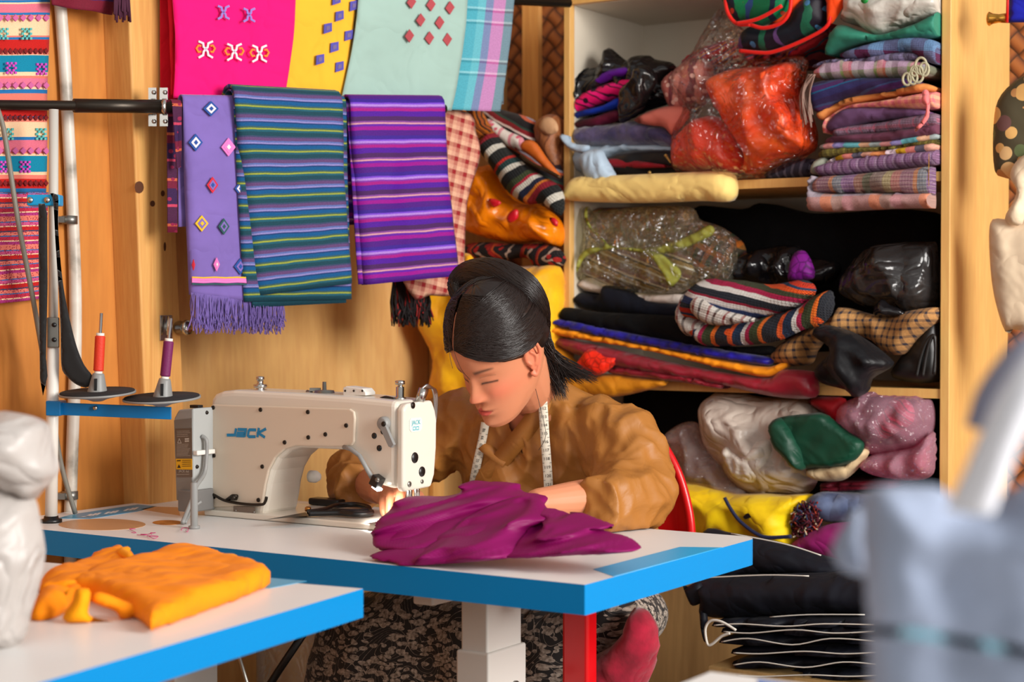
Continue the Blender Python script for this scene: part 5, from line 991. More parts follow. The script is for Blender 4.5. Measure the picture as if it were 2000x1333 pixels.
puff('bag_film', cF([(1300, 232), (1420, 168), (1440, 132), (1560, 135), (1640, 148), (1850, 175), (1896, 330), (1840, 472), (1700, 525), (1500, 545), (1440, 490), (1330, 400), (1280, 340)]), v=1.43, tf=.07, R=.09, tb=.03, wr=[(.028, 14, 'r'), (.024, 20, 'c')], mat=PKF, parent=t, sp=.008)
t = group_thing('pink_plastic_bag', 'pale pink plastic bag lowest under the larger crinkled pink one', 'bag', cF, [(1450, 700), (1850, 700)], 1.5)
puff('contents', cF([(1450, 600), (1540, 550), (1700, 525), (1800, 500), (1875, 430), (1895, 480), (1880, 630), (1800, 690), (1600, 680), (1480, 645)]), v=1.45, tf=.05, R=.05, tb=.04, wr=[(.012, 14, 'd')], mat=cloth('rose_bundle', (190, 120, 130), .7, .15), parent=t)
puff('bag_film', cF([(1428, 590), (1520, 538), (1700, 508), (1790, 478), (1882, 395), (1914, 480), (1895, 645), (1800, 705), (1600, 695), (1460, 655)]), v=1.405, tf=.05, R=.05, tb=.02, wr=[(.026, 16, 'r'), (.022, 24, 'c')], mat=PKF, parent=t, sp=.008)
for a, l in ((740, 'upper'), (765, 'lower')): item('folded_cloth', f'{l} of two maroon cloths folded under the pale pink bag', 'cloth', cF, [(1165, a), (1190, a - 17), (1480, a - 27), (1600, a - 27), (1600, a + 3), (1465, a + 2), (1195, a + 16)], cloth('maroon_satin', (104, 14, 34), .5, .12), 'maroon cloths', v=1.42, tf=.02, R=.014, deep=.18, tb=.004, sp=.008)
item('denim_cloth', 'faded blue denim cloth folded beside the yellow jacket', 'cloth', cF, [(1060, 855), (1140, 790), (1210, 785), (1420, 808), (1560, 830), (1560, 960), (1400, 968), (1250, 972), (1180, 960), (1135, 905)], cloth('faded_denim', (120, 136, 170), .8, .2, .2, 2600, (18, .4, .005), c2=(50, 60, 96)), v=1.39, tf=.045, R=.045, deep=.15, tb=.01, wr=[(.01, 12, 'd')])
mb = MB(); rnd = random.Random(4); cols = [plain('yarn_maroon', (84, 16, 36), .9), plain('yarn_brick', (170, 60, 40), .9), plain('yarn_cream', (200, 180, 150), .9), plain('yarn_slate', (50, 54, 84), .9)]
for k in range(260):
    x, y = rnd.uniform(1000, 1150), rnd.uniform(860, 1050)
    if (x - 1075) ** 2 / 90 ** 2 + (y - 950) ** 2 / 110 ** 2 > 1: continue
    q = [(x + rnd.uniform(-45, 45), y + rnd.uniform(-45, 45)) for _ in range(4)]; mb.tube(cat([on_v(*p, 1.37 + rnd.uniform(-.03, .03)) for p in cF(q)], 3), .0016, 5, rnd.choice([0, 0, 0, 1, 2, 3]))
o = mb.build('yarn_heap', cols); tag(o, 'tangle of maroon and brick yarn beside the blue denim cloth', 'yarn', None, 'stuff')
item('magenta_cloth', 'plain magenta cloth rising behind the topmost black bag', 'cloth', cF, [(980, 1125), (1100, 1030), (1240, 980), (1400, 975), (1520, 1000), (1520, 1200), (1120, 1200)], cloth('magenta_cotton', (146, 24, 104), .7, .06), v=1.36, tf=.04, R=.05, tb=.03, deep=.02)
t = group_thing('folded_jacket', 'bright yellow jacket with navy piping folded on the bottom shelf', 'jacket', cF, [(350, 1120), (990, 1120)], 1.5)
YJ = cloth('yellow_nylon', (240, 206, 10), .5, .08, .1, 0, (14, .3, .006), c2=(222, 176, 6))
puff('jacket_body', cF([(200, 760), (330, 735), (480, 768), (590, 800), (760, 800), (900, 808), (1065, 806), (1045, 870), (995, 960), (1000, 1100), (960, 1130), (800, 1120), (500, 1120), (200, 1120)]), v=1.375, tf=.04, R=.06, tb=.03, deep=.05, wr=[(.024, 8, 'd'), (.016, 14, 'r')], mat=YJ, parent=t)
NAVY = cloth('navy_piping', (24, 30, 64), .6, .05, .1, 0, None)
mb = MB(); mb.tube(cat([on_v(*p, 1.318) for p in cF([(565, 815), (600, 880), (660, 962), (760, 1040), (840, 1066), (985, 1060)])], 6), .0042, 8); mb.build('piping', NAVY, t)
mb = MB(); q = [on_v(*p, 1.318) for p in cF([(682, 935), (705, 915), (735, 908), (748, 922), (730, 942), (695, 952)])]; mb.prism(q, -VD * .002); mb.build('logo_patch', BLACKP, t)
# --- corner heap left of the shelves
CV = 1.44
t = group_thing('knitted_bag', 'knitted bag with a mottled orange ribbed end hanging in the corner beside the shelves', 'bag', cG, [(600, 580), (1000, 580)], CV)
puff('ribbed_cuff', cG([(438, 112), (470, 80), (498, 76), (495, 35), (522, 16), (555, 45), (600, 120), (645, 205), (610, 240), (570, 275), (520, 230), (480, 170)]), v=1.35, tf=.035, R=.035, tb=.03, mat=stripes('orange_black_rib', [(3, (206, 110, 20)), (2, (40, 24, 10)), (2, (176, 84, 16)), (1, (20, 14, 10))], .011, 'x', .9, .003, knit=.006), uvrot=-.6, parent=t, sp=.006, fn=lambda a, b: -.02 * math.exp(-((a - .42 - .25 * (1 - b)) / .07) ** 2))
puff('knitted_body', cG([(575, 275), (610, 235), (650, 205), (700, 270), (760, 330), (860, 410), (1000, 500), (1008, 640), (950, 610), (900, 580), (820, 582), (730, 520), (665, 420), (600, 330)]), v=1.35, tf=.04, R=.04, tb=.03, mat=stripes('knit_diag_bands', [(3, (20, 22, 24)), (2, (60, 70, 40)), (1, (190, 30, 60)), (2, (226, 220, 206)), (2, (24, 30, 60)), (1, (214, 120, 30)), (2, (150, 20, 40)), (3, (24, 24, 24)), (2, (226, 220, 206)), (4, (30, 32, 30)), (1, (200, 40, 30)), (2, (30, 60, 60)), (2, (220, 214, 200))], .20, 'x', .9, .002, knit=.007), uvrot=.85, parent=t, sp=.007)
t2 = item('striped_bag', 'dark woven bag with narrow stripes behind the orange ribbed knitted bag', 'bag', cG, [(550, 38), (700, 92), (868, 150), (885, 250), (1000, 380), (1005, 520), (860, 420), (760, 330), (690, 260), (640, 190), (590, 110)], stripes('dark_narrow_stripes', [(4, (24, 20, 22)), (1, (200, 180, 170)), (2, (120, 24, 30)), (1, (40, 60, 50)), (3, (26, 22, 24)), (1, (190, 90, 60)), (1, (150, 140, 150)), (2, (40, 24, 30))], .075, 'y', .85, .001), v=1.42, tf=.04, R=.04, tb=.03, uvrot=.5)
item('embroidered_cloth', 'white cloth with pink embroidery between the two bags in the corner', 'cloth', cG, [(608, 140), (650, 150), (720, 200), (805, 240), (800, 300), (740, 290), (680, 250), (630, 190)], stripes('white_pink_embroidery', [(3, (216, 206, 196)), (1, (206, 130, 140))], .03, 'x', .85, .002, motif=(50, .3, (200, 90, 110))), v=1.375, tf=.015, R=.02, tb=.01, sp=.007)
item('leather_strap', 'tan leather strap curving beside the brown rolled cloth', 'strap', cG, [(790, 275), (820, 250), (870, 262), (930, 345), (1000, 435), (985, 450), (930, 410), (850, 340), (800, 305)], plain('tan_leather', (196, 96, 30), .4, bump=(60, .15)), v=1.345, tf=.012, R=.014, tb=.01, sp=.006)
mb = MB(); mb.tube(cat([on_v(*p, 1.335) for p in cG([(790, 330), (850, 375), (930, 410), (995, 445)])], 4), .0045, 8); tag(mb.build('zip', plain('zip_dark', (70, 50, 30), .35, .6)), 'dark metal zip along the tan leather strap', 'zip')
t = group_thing('cloth_roll', 'brown plastic wrapped roll with a pale round end standing beside the shelf edge', 'roll', cG, [(900, 430), (1000, 430)], CV)
puff('roll_body', cG([(872, 185), (900, 130), (960, 116), (1005, 150), (1012, 300), (1010, 440), (960, 385), (890, 275)]), v=1.43, tf=.05, R=.05, tb=.05, mat=stripes('tobacco_print', [(3, (140, 84, 48)), (1, (110, 60, 34)), (2, (156, 96, 60))], .02, 'x', .4, .004), parent=t)
puff('roll_end', cG([(885, 180), (905, 140), (945, 130), (980, 160), (985, 205), (940, 225), (900, 210)]), v=1.385, tf=.01, R=.02, tb=.01, mat=cloth('pale_roll_end', (196, 150, 110), .7, .1), parent=t, sp=.007)
t = group_thing('orange_bag', 'shiny orange bag printed with red flowers in the corner beside the shelves', 'bag', cG, [(500, 780), (1000, 780)], CV)
puff('bag_body', cG([(487, 520), (530, 440), (600, 385), (690, 395), (740, 500), (800, 572), (900, 590), (1010, 680), (1010, 800), (900, 782), (760, 790), (600, 755), (515, 700)]), v=1.42, tf=.08, R=.07, tb=.04, wr=[(.03, 9, 'r'), (.02, 12, 'd'), (.012, 18, 'c')], mat=poly('orange_film', (246, 134, 10), .25, (22, .5)), parent=t, sp=.009)
for i, pts in enumerate(([(620, 560), (650, 555), (690, 575), (660, 600), (640, 595)], [(718, 650), (740, 620), (775, 612), (770, 660), (740, 680), (722, 675)], [(940, 655), (975, 660), (985, 700), (955, 690)])):
    puff('flower_print', cG(pts), v=1.322 + (.012 if i == 2 else 0) , tf=.004, R=.01, tb=.015, mat=plain('flower_red', (206, 20, 40), .35), parent=t, sp=.006)
item('embroidered_bag', 'black bag with red and orange embroidery under the orange bag', 'bag', cG, [(508, 795), (620, 782), (760, 792), (900, 790), (1010, 830), (1012, 905), (880, 915), (820, 865), (700, 875), (560, 885), (508, 860)], stripes('black_red_embroidery', [(4, (22, 16, 18)), (2, (150, 24, 20)), (1, (200, 80, 30)), (3, (26, 18, 20)), (1, (190, 160, 140))], .07, 'x', .85, .012, motif=(46, .3, (176, 30, 24)), knit=.008), v=1.40, tf=.04, R=.04, tb=.03)
t = group_thing('yellow_sack', 'bright yellow crumpled sack standing in the corner behind the woman', 'sack', I_, [(830, 780), (1095, 780)], 1.5)
YS = cloth('yellow_sacking', (242, 184, 8), .6, .14, .2, 0, (20, .4, .006), c2=(226, 150, 4))
puff('sack_body', [(828, 600), (832, 570), (845, 548), (885, 540), (900, 525), (960, 525), (1000, 522), (1060, 518), (1097, 524), (1100, 600), (1096, 720), (1060, 790), (860, 790), (848, 760), (853, 700), (838, 650)], v=1.40, tf=.07, R=.08, tb=.05, wr=[(.026, 8, 'r'), (.022, 10, 'v'), (.012, 16, 'd')], mat=YS, parent=t)
puff('tied_neck', [(884, 545), (886, 512), (900, 496), (918, 497), (926, 512), (920, 535), (905, 552)], v=1.335, tf=.02, R=.03, tb=.02, wr=[(.01, 34, 'v')], mat=YS, parent=t, sp=.006)
# --- right of the shelves
SV = 1.49
def panelq(pts): return [on_v(*p, SV) for p in pts]
FLO = NT('floral_print'); FLO.set(Roughness=.8)
vo = FLO.n('TexVoronoi', i_Vector=FLO.coord('UV'), i_Scale=27.0, i_Randomness=1.0); 
bl = FLO.ramp(vo.outputs['Color'], [(0, (96, 110, 70)), (.22, (226, 176, 104)), (.38, (196, 140, 84)), (.5, (110, 74, 70)), (.6, (214, 150, 130)), (.75, (232, 190, 130)), (.88, (140, 160, 126))], 'CONSTANT')
k = FLO.math('LESS_THAN', vo.outputs['Distance'], .50); FLO.l(FLO.mix(k, lin((74, 66, 44)), bl), FLO.b.inputs['Base Color'])
item('floral_bag', 'dark floral printed bag hanging at the right edge beside the shelves', 'bag', I_, [(1942, 330), (1940, 250), (1952, 190), (2000, 148), (2070, 130), (2080, 360), (2000, 352), (1960, 347)], FLO.m, v=SV - .06, tf=.03, R=.05, tb=.03, wr=[(.008, 8, 'd')])
t = group_thing('cream_bag', 'cream canvas bag hanging below the floral bag at the right edge', 'bag', I_, [(1960, 660), (2060, 660)], SV)
CRM = cloth('cream_canvas', (226, 204, 174), .85, .04, .1, 2600, (8, .2, .006))
puff('bag_body', [(1934, 436), (1962, 428), (2000, 432), (2090, 430), (2090, 700), (1990, 645), (1966, 652), (1944, 590), (1934, 520)], v=SV - .07, tf=.03, R=.04, tb=.03, wr=[(.016, 7, 'v')], mat=CRM, parent=t)
puff('bag_handle', [(1962, 430), (1978, 395), (1985, 370), (1972, 345), (1985, 315), (2020, 295), (2090, 290), (2090, 330), (2020, 350), (2005, 400), (1995, 440)], v=SV - .10, tf=.02, R=.03, tb=.02, wr=[(.01, 14, 'd')], mat=CRM, parent=t)
t = group_thing('blue_valance', 'deep blue hanging with a brass rod end at the top right corner', 'hanging', I_, [(1970, 42), (2060, 42)], SV)
puff('cloth', [(1972, -40), (2080, -40), (2080, 44), (1968, 44)], v=SV - .05, tf=.004, R=.01, tb=.004, mat=cloth('cobalt_satin', (26, 36, 176), .5, .1), parent=t, sharp=True)
mb = MB(); mb.tube([on_v(1969, -40, SV - .056), on_v(1967, 44, SV - .056)], .003, 6); mb.build('red_edging', REDP, t)
mb = MB(); a = on_v(1972, 35, SV - .045); b = on_v(1930, 37, SV - .045); ax = (b - a); mb.lathe(a, ax, [(0, .011), (ax.length * .5, .009), (ax.length * .8, .011), (ax.length * .95, .015), (ax.length, .013)], 16); mb.build('rod_finial', plain('brass_finial', (220, 160, 70), .25, 1), t)
# --- black bags piled in front of the bottom compartment
NB = cloth('navy_black_canvas', (13, 15, 25), .55, .2, .02, 2600, (10, .3, .006)); PIP = plain('white_piping', (206, 200, 190), .6)
BVv = .98
def flatbag(label, pts, pip, v, tf=.05, R=.04, deep=.1):
    t = group_thing('flat_bag', label, 'bag', cH, pts, v, 'black bags in the pile')
    puff('bag_body', cH(pts), v=v, tf=tf, R=R, tb=.02, deep=deep, mat=NB, parent=t, wr=[(.016, 7, 'h'), (.008, 14, 'r')])
    for q in pip:
        mb = MB(); mb.tube(cat([on_v(*p, v - tf - .002) for p in cH(q)], 5), .0014, 6); mb.build('piping', PIP, t)
flatbag('topmost flap of the black bag pile, edged in white beside the table corner', [(365, 715), (480, 722), (700, 765), (850, 812), (1000, 850), (1150, 870), (1150, 905), (900, 905), (620, 890), (372, 905)], [[(480, 722), (700, 765), (850, 812)]], 1.10, .04, .03, .01)
flatbag('thick black bag under the white edged flap of the pile', [(368, 905), (620, 893), (1000, 880), (1150, 900), (1150, 1060), (900, 1052), (640, 1064), (385, 1064), (372, 980)], [[(370, 904), (620, 893), (800, 897)], [(640, 1066), (800, 1056), (1030, 1056)]], 1.05, .06, .05)
for i, (y, x0, x1, a, lab) in enumerate(((1092, 400, 1080, 0, 'black bag with a curled piped strap just below the thick one'), (1118, 440, 1080, 12, 'black bag with wavy white piping in the middle of the pile'), (1160, 430, 1080, -8, 'third thin black bag down below the thick one in the pile'), (1205, 480, 1080, 10, 'fourth thin black bag down below the thick one in the pile'), (1255, 480, 1080, -6, 'thin black bag second from the bottom of the frame in the pile'), (1300, 500, 1080, 8, 'lowest black bag of the pile cut by the frame'))):
    flatbag(lab, [(x0, y + 10), (x0 + 30, y - 14), (x0 + 200, y - 20 + a), (x0 + 400, y - 16 - a), (x1, y - 20), (x1, y + 19), (x0 + 380, y + 16 + a), (x0 + 180, y + 17 - a), (x0 + 20, y + 15)], [[(x0 + 10, y + 8), (x0 + 120, y + 2 + a), (x0 + 300, y + 12 - a), (x0 + 460, y + 2 + a), (x1, y + 6)]], .99 + .004 * i, .05, .022, .2)
mb = MB(); mb.tube(cat([on_v(*p, .92) for p in cH([(500, 1120), (440, 1085), (395, 1082), (374, 1115), (382, 1175), (400, 1178), (440, 1145), (475, 1132)])], 6), .0028, 6); mb.build('strap', PIP, bpy.data.objects['flat_bag.002'])
puff('strap', cH([(278, 925), (300, 940), (350, 915), (368, 960), (365, 1000), (322, 1020), (300, 990)]), v=1.0, tf=.01, R=.012, tb=.01, mat=NB, parent=bpy.data.objects['flat_bag.001'], sp=.007)
puff('strap', cH([(352, 1020), (372, 1015), (385, 1080), (372, 1110), (385, 1170), (365, 1160), (352, 1090)]), v=1.0, tf=.01, R=.012, tb=.01, mat=NB, parent=bpy.data.objects['flat_bag.001'], sp=.007)
pc = on_v(1540, 1333, 1.08)
mb = MB(); u_, v_, z_ = uvz(pc)
t = thing('low_bench', 'plain low wooden bench under the pile of black bags', 'bench', W(u_, v_, 0)); zt_ = .44
mb.box((u_ - .3, v_ - .12, zt_ - .03), (u_ + .12, v_ + .16, zt_)); mb.build('seat', PLYLO, t)
for a in (-.28, .10):
    for b in (-.1, .14): mb = MB(); mb.box((u_ + a - .02, v_ + b - .02, 0), (u_ + a + .02, v_ + b + .02, zt_ - .03)); mb.build('leg', PLYLO, t)
# ---------------------------------------------------------------- settle everything inside its compartment
def settle():
    for o in list(COL.objects):
        if o.parent or o == shelf or o.get('kind') == 'structure' or o.type not in ('MESH', 'EMPTY'): continue
        ms = [c for c in [o] + list(o.children_recursive) if c.type == 'MESH']
        if not ms: continue
        pts = [(v, wloc(c)) for c in ms for v in c.data.vertices]
        n = len(pts); c = [sum(uvz(v.co + q)[k] for v, q in pts) / n for k in range(3)]
        if not (uR < c[0] < uL and FV - .12 < c[1] < BV and c[2] > S_LOW): continue
        lo, hi = next(((a, b) for a, b in ((S_UP, S_TOP), (S_MID, S_UP), (S_LOW, S_MID)) if a - .02 < c[2]), (S_LOW, S_MID))
        for v, q in pts:
            u, w, z = uvz(v.co + q)
            if w <= FV - .004 and uR - .03 < u < uR + .0235: v.co = W(uR + .0235, w, z) - q
            if w > FV - .004:
                u2 = min(max(u, uR + .0235), uL - .0205); w2 = min(w, BV - .0545); z2 = min(max(z, lo + .0015), hi - .0225)
                v.co = W(u2, w2, z2) - q
settle()
# ---------------------------------------------------------------- the seamstress
from mathutils.bvhtree import BVHTree
def remesh(o, vox, it=4, fac=.5):
    m = o.modifiers.new('r', 'REMESH'); m.mode = 'VOXEL'; m.voxel_size = vox; m.use_smooth_shade = True
    s = o.modifiers.new('s', 'SMOOTH'); s.factor = fac; s.iterations = it
    bpy.context.view_layer.update(); dg = bpy.context.evaluated_depsgraph_get()
    me = bpy.data.meshes.new_from_object(o.evaluated_get(dg)); mats = list(o.data.materials)
    o.modifiers.clear(); old = o.data; o.data = me; bpy.data.meshes.remove(old)
    me.materials.clear()
    for q in mats: me.materials.append(q)
    me.polygons.foreach_set('use_smooth', [True] * len(me.polygons)); me.polygons.foreach_set('material_index', [0] * len(me.polygons))
    return me
def caps(mb, pts, rs, n=16, open_=False):          # rounded limb through joints, tapering
    P = cat(pts, 6); k = len(pts) - 1
    R_ = []
    for i in range(len(P)):
        t = i / 6; a = min(int(t), k - 1); f = t - a; f = f * f * (3 - 2 * f); R_.append(rs[a] * (1 - f) + rs[a + 1] * f)
    d0 = (P[0] - P[1]).normalized(); d1 = (P[-1] - P[-2]).normalized()
    A = [P[0] + d0 * R_[0] * s for s in (.98, .8, .45)]; Ar = [R_[0] * s for s in (.15, .6, .9)]
    B = [P[-1] + d1 * R_[-1] * s for s in (.45, .8, .98)]; Br = [R_[-1] * s for s in (.9, .6, .15)]
    if open_: B = [P[-1] + d1 * .004, P[-1] + d1 * .0045]; Br = [R_[-1] * 1.02, R_[-1] * .9]
    mb.tube(A + P + B, Ar + R_ + Br, n)
def ball(mb, c, r, rot=None, n=14, m=10):
    c = Vector(c); vs = []; rot = rot or Matrix.Identity(3)
    for j in range(1, m):
        p = math.pi * j / m
        for i in range(n):
            q = 2 * math.pi * i / n; vs.append(c + rot @ Vector((r[0] * math.sin(p) * math.cos(q), r[1] * math.sin(p) * math.sin(q), r[2] * math.cos(p))))
    fs = [(j * n + i, j * n + (i + 1) % n, (j + 1) * n + (i + 1) % n, (j + 1) * n + i) for j in range(m - 2) for i in range(n)] + [tuple(range(n - 1, -1, -1)), tuple(range((m - 2) * n, (m - 1) * n))]
    mb.add(vs, fs)
def rings(mb, R_, n=40, k=1.0, pw=2.3):
    vs = []
    for z, u, v, a, b, tl in R_:
        for i in range(n):
            q = 2 * math.pi * i / n; cx, sx_ = math.cos(q), math.sin(q)
            x = a * k * math.copysign(abs(cx) ** (2 / pw), cx); y = b * k * math.copysign(abs(sx_) ** (2 / pw), sx_)
            vs.append(W(u + x, v + y * math.cos(tl), z + y * math.sin(tl)))
    m = len(R_)
    fs = [(j * n + i, j * n + (i + 1) % n, (j + 1) * n + (i + 1) % n, (j + 1) * n + i) for j in range(m - 1) for i in range(n)] + [tuple(range(n - 1, -1, -1)), tuple(range((m - 1) * n, m * n))]
    mb.add(vs, fs)
person = thing('person', 'woman in a tan wrap jacket and floral skirt bending over the sewing machine', 'person', W(.55, .85, 0))
TORSO = [(.50, .55, .92, .19, .14, 0), (.60, .55, .90, .188, .13, .05), (.70, .55, .865, .182, .122, .2), (.79, .55, .82, .18, .115, .35), (.87, .55, .775, .188, .106, .45), (.925, .552, .745, .19, .092, .5), (.962, .55, .722, .155, .072, .5), (.988, .535, .705, .095, .058, .5), (1.005, .525, .69, .062, .048, .5), (1.02, .52, .68, .052, .044, .5)]
# --- head
def rotm(ps, al, be): return Matrix.Rotation(-ps, 3, 'Z') @ Matrix.Rotation(al, 3, 'X') @ Matrix.Rotation(be, 3, 'Y')
HR = rotm(math.radians(46.5), math.radians(35), math.radians(6)); HC = Vector((-.024, 3.2, 1.072)); HS = .98
def H(p): return HC + HR @ (Vector(p) * HS)
def Hi(p): return (HR.transposed() @ (Vector(p) - HC)) / HS
PROF = [  # z, half width, front y, back y
    (-.118, .016, -.070, -.03), (-.112, .030, -.083, -.005), (-.100, .041, -.088, .025), (-.085, .050, -.087, .05), (-.068, .057, -.086, .066), (-.05, .063, -.0855, .078),
    (-.03, .0675, -.085, .087), (-.01, .0705, -.083, .094), (.01, .0725, -.085, .100), (.03, .0745, -.089, .104), (.05, .075, -.089, .104), (.07, .072, -.083, .099), (.09, .063, -.069, .086), (.105, .050, -.049, .067), (.115, .034, -.027, .045), (.120, .014, -.005, .022)]
def prof(z):
    z = max(PROF[0][0], min(PROF[-1][0], z))
    for a, b in zip(PROF, PROF[1:]):
        if z <= b[0]: t = (z - a[0]) / (b[0] - a[0]); return [a[i] + (b[i] - a[i]) * t for i in range(1, 4)]
def g(x, s): return math.exp(-(x / s) ** 2)
def feat(x, z):
    d = 0; ax = abs(x)
    # nose: bridge to tip, wings
    if z > -.05:
        t = max(0, min(1, (.012 - z) / .048)); n = .0015 + .0205 * t ** 1.25
        n *= 1 if z > -.036 else max(0, 1 - ((-.036 - z) / .0115) ** 2)
        n *= 1 if z < .004 else max(0, 1 - (z - .004) / .016)
        d += n * math.exp(-(ax / (.0058 + .0062 * t)) ** 2.2)
    d += .0075 * g(ax - .0125, .0065) * g(z + .0375, .0075)
    d -= .0075 * g(ax - .030, .016) * g(z + .001, .0105)           # socket
    d += .0062 * g(ax - .031, .0125) * g(z + .003, .0075)          # closed lid over the eyeball
    d -= .0016 * g(ax - .031, .012) * g(z - .0065, .0016)          # lid crease
    d += .0014 * g(ax - .031, .013) * g(z + .0085, .0016)          # lash margin
    d += .0025 * g(ax - .030, .018) * g(z - .019, .008)            # brow
    d += .0052 * g(ax - .042, .019) * g(z + .032, .019)            # cheek
    d += .0045 * g(x, .034) * g(z + .064, .018)                    # muzzle
    d += .0052 * g(ax - .006, .013) * g(z + .0625, .0042) + .0066 * g(x, .0145) * g(z + .0745, .0048)
    d -= .0045 * g(x, .021) * g(z + .0685, .0017); d -= .0022 * g(x, .003) * g(z + .054, .006)
    d -= .0035 * g(x, .016) * g(z + .084, .004); d += .006 * g(x, .016) * g(z + .099, .012)
    return d
mb = MB(); n, m = 220, 200; vs = []
for j in range(m + 1):
    z = -.1178 + (.1198 + .1178) * (.5 - .5 * math.cos(math.pi * j / m)) if False else -.1178 + .2376 * j / m
    w_, yf, yb = prof(z); kq = max(0, min(1, (z + .10) / .06)); kq = kq * kq * (3 - 2 * kq); c = yf * (.5 - .08 * kq) + yb * (.5 + .08 * kq)
    for i in range(n):
        q = 2 * math.pi * i / n; x = w_ * math.copysign(abs(math.sin(q)) ** .92, math.sin(q)); y = -math.cos(q)
        y = c + (c - yf) * -abs(math.cos(q)) ** .92 if math.cos(q) > 0 else c + (yb - c) * abs(math.cos(q)) ** .95
        if y < c: y -= feat(x, z) * min(1, max(0, (c - y) / (c - yf)) * 1.6)
        vs.append(H((x, y, z)))
mb.add(vs, [(j * n + i, j * n + (i + 1) % n, (j + 1) * n + (i + 1) % n, (j + 1) * n + i) for j in range(m) for i in range(n)] + [tuple(range(n - 1, -1, -1)), tuple(range(m * n, (m + 1) * n))])
for s in (-1, 1):      # ears
    arc = [(s * (.0725 + .010 * b), y_, z_) for y_, z_, b in ((-.004, -.012, .0), (-.006, .004, .3), (-.002, .020, .7), (.010, .028, 1.1), (.021, .022, 1.4), (.024, .006, 1.4), (.019, -.012, 1.1), (.010, -.028, .7), (.001, -.038, .4), (-.004, -.032, .2))]
    caps(mb, [H(p) for p in arc], [.0035, .0036, .0038, .004, .004, .004, .004, .0046, .005, .0042], 10)
    ball(mb, H((s * .0755, .009, -.006)), (.0045, .016, .027), HR, 12, 10)
    caps(mb, [H((s * .081, .006, .012)), H((s * .0835, .013, -.002)), H((s * .080, .007, -.018))], [.0028, .003, .0026], 8)
    caps(mb, [H((s * .076, -.005, -.006)), H((s * .079, -.002, -.013))], [.0035, .003], 8)
# neck, trunk, limbs
caps(mb, [H((0, .035, -.045)), (H((0, .04, -.085)) * .5 + W(.512, .66, 1.0) * .5), W(.522, .70, .985), W(.535, .74, .93)], [.056, .052, .050, .05], 24)
rings(mb, TORSO, 40, .88)
LS, LE, LW = W(.395, .735, .925), W(.262, .662, .815), W(.345, .43, .815)
RS, RE, RW = W(.712, .735, .92), W(.885, .625, .815), W(.715, .462, .812)
for a, b, c in ((LS, LE, LW), (RS, RE, RW)): caps(mb, [a, (a + b) / 2, b, (b + c) / 2, c], [.042, .043, .038, .036, .0265], 18)
for s in (-1, 1):
    hip = W(.55 + s * .09, .90, .51); kn = W(.55 + s * .11, .54, .535); an = W(.55 + s * .11, .58, .10)
    caps(mb, [hip, (hip + kn) / 2, kn, (kn + an) / 2, an], [.08, .07, .052, .048, .036], 16); caps(mb, [an - ZD * .03, W(.55 + s * .11, .42, .035)], [.036, .03], 12)
# right hand guiding the cloth under the needle; left hand lies beneath the cloth
def fing(pts, rs): caps(mb, pts, rs, 10)
def V_(x, y, v): return on_v(x, y, v)
KN = [V_(800, 963, .437), V_(781, 961, .433), V_(765, 964, .435), V_(751, 972, .442)]
for k in KN: caps(mb, [RW, RW.lerp(k, .55), k], [.022, .0135, .0105], 12)
fing([KN[0], V_(808, 972, .425), V_(806, 983, .412), V_(803, 990, .405)], [.0098, .0088, .0078, .0062])
fing([KN[1], V_(782, 968, .405), V_(777, 990, .392), V_(772, 1004, .390)], [.0102, .0092, .008, .0064])
fing([KN[2], V_(763, 972, .405), V_(761, 993, .394), V_(760, 1007, .392)], [.0099, .009, .0078, .0062])
fing([KN[3], V_(748, 980, .415), V_(748, 995, .404), V_(750, 1006, .400)], [.0088, .0079, .007, .0056])
fing([RW.lerp(KN[0], .35), V_(812, 968, .455), V_(819, 977, .43), V_(818, 986, .412)], [.014, .0115, .0098, .0072])
LK = [W(.375 + .021 * i, .345 - .004 * i, .80) for i in range(4)]
for i, k in enumerate(LK):
    caps(mb, [LW, LW.lerp(k, .55), k], [.022, .0135, .0105], 12); fing([k, k - VD * .03 + UD * .012 + ZD * .002, k - VD * .05 + UD * .02 - ZD * .012, k - VD * .06 + UD * .026 - ZD * .022], [.0098, .0088, .0078, .006])
fing([LW.lerp(LK[3], .3), W(.425, .40, .80), W(.445, .375, .79), W(.452, .352, .784)], [.014, .0115, .0095, .007])
SK = NT('skin'); SK.set(Roughness=.46); SK.b.inputs['Specular IOR Level'].default_value = .35
at = SK.n('Attribute', attribute_name='tint'); SK.l(at.outputs['Color'], SK.b.inputs['Base Color'])
SK.b.inputs['Subsurface Weight'].default_value = .12; SK.b.inputs['Subsurface Radius'].default_value = (.012, .004, .002); SK.b.inputs['Subsurface Scale'].default_value = .6
body = mb.build('body', SK.m, person)
me = remesh(body, .0019, 3, .4)
base, lip, dark, blush = Vector(lin((206, 134, 98))[:3]), Vector(lin((196, 70, 66))[:3]), Vector(lin((26, 16, 14))[:3]), Vector(lin((222, 112, 86))[:3])
off = wloc(body); col = []
def rest(me, off):          # flesh and cloth lie on the table and the machine bed, not in them
    for v in me.vertices:
        p = v.co + off; u, w_, z = uvz(p)
        if -.0 < w_ < .614 and z > .70:
            lim = TZ + .0135 if (w_ < .49 and u > .56) else TZ + .002
            if z < lim: v.co.z += lim - z
rest(me, off)
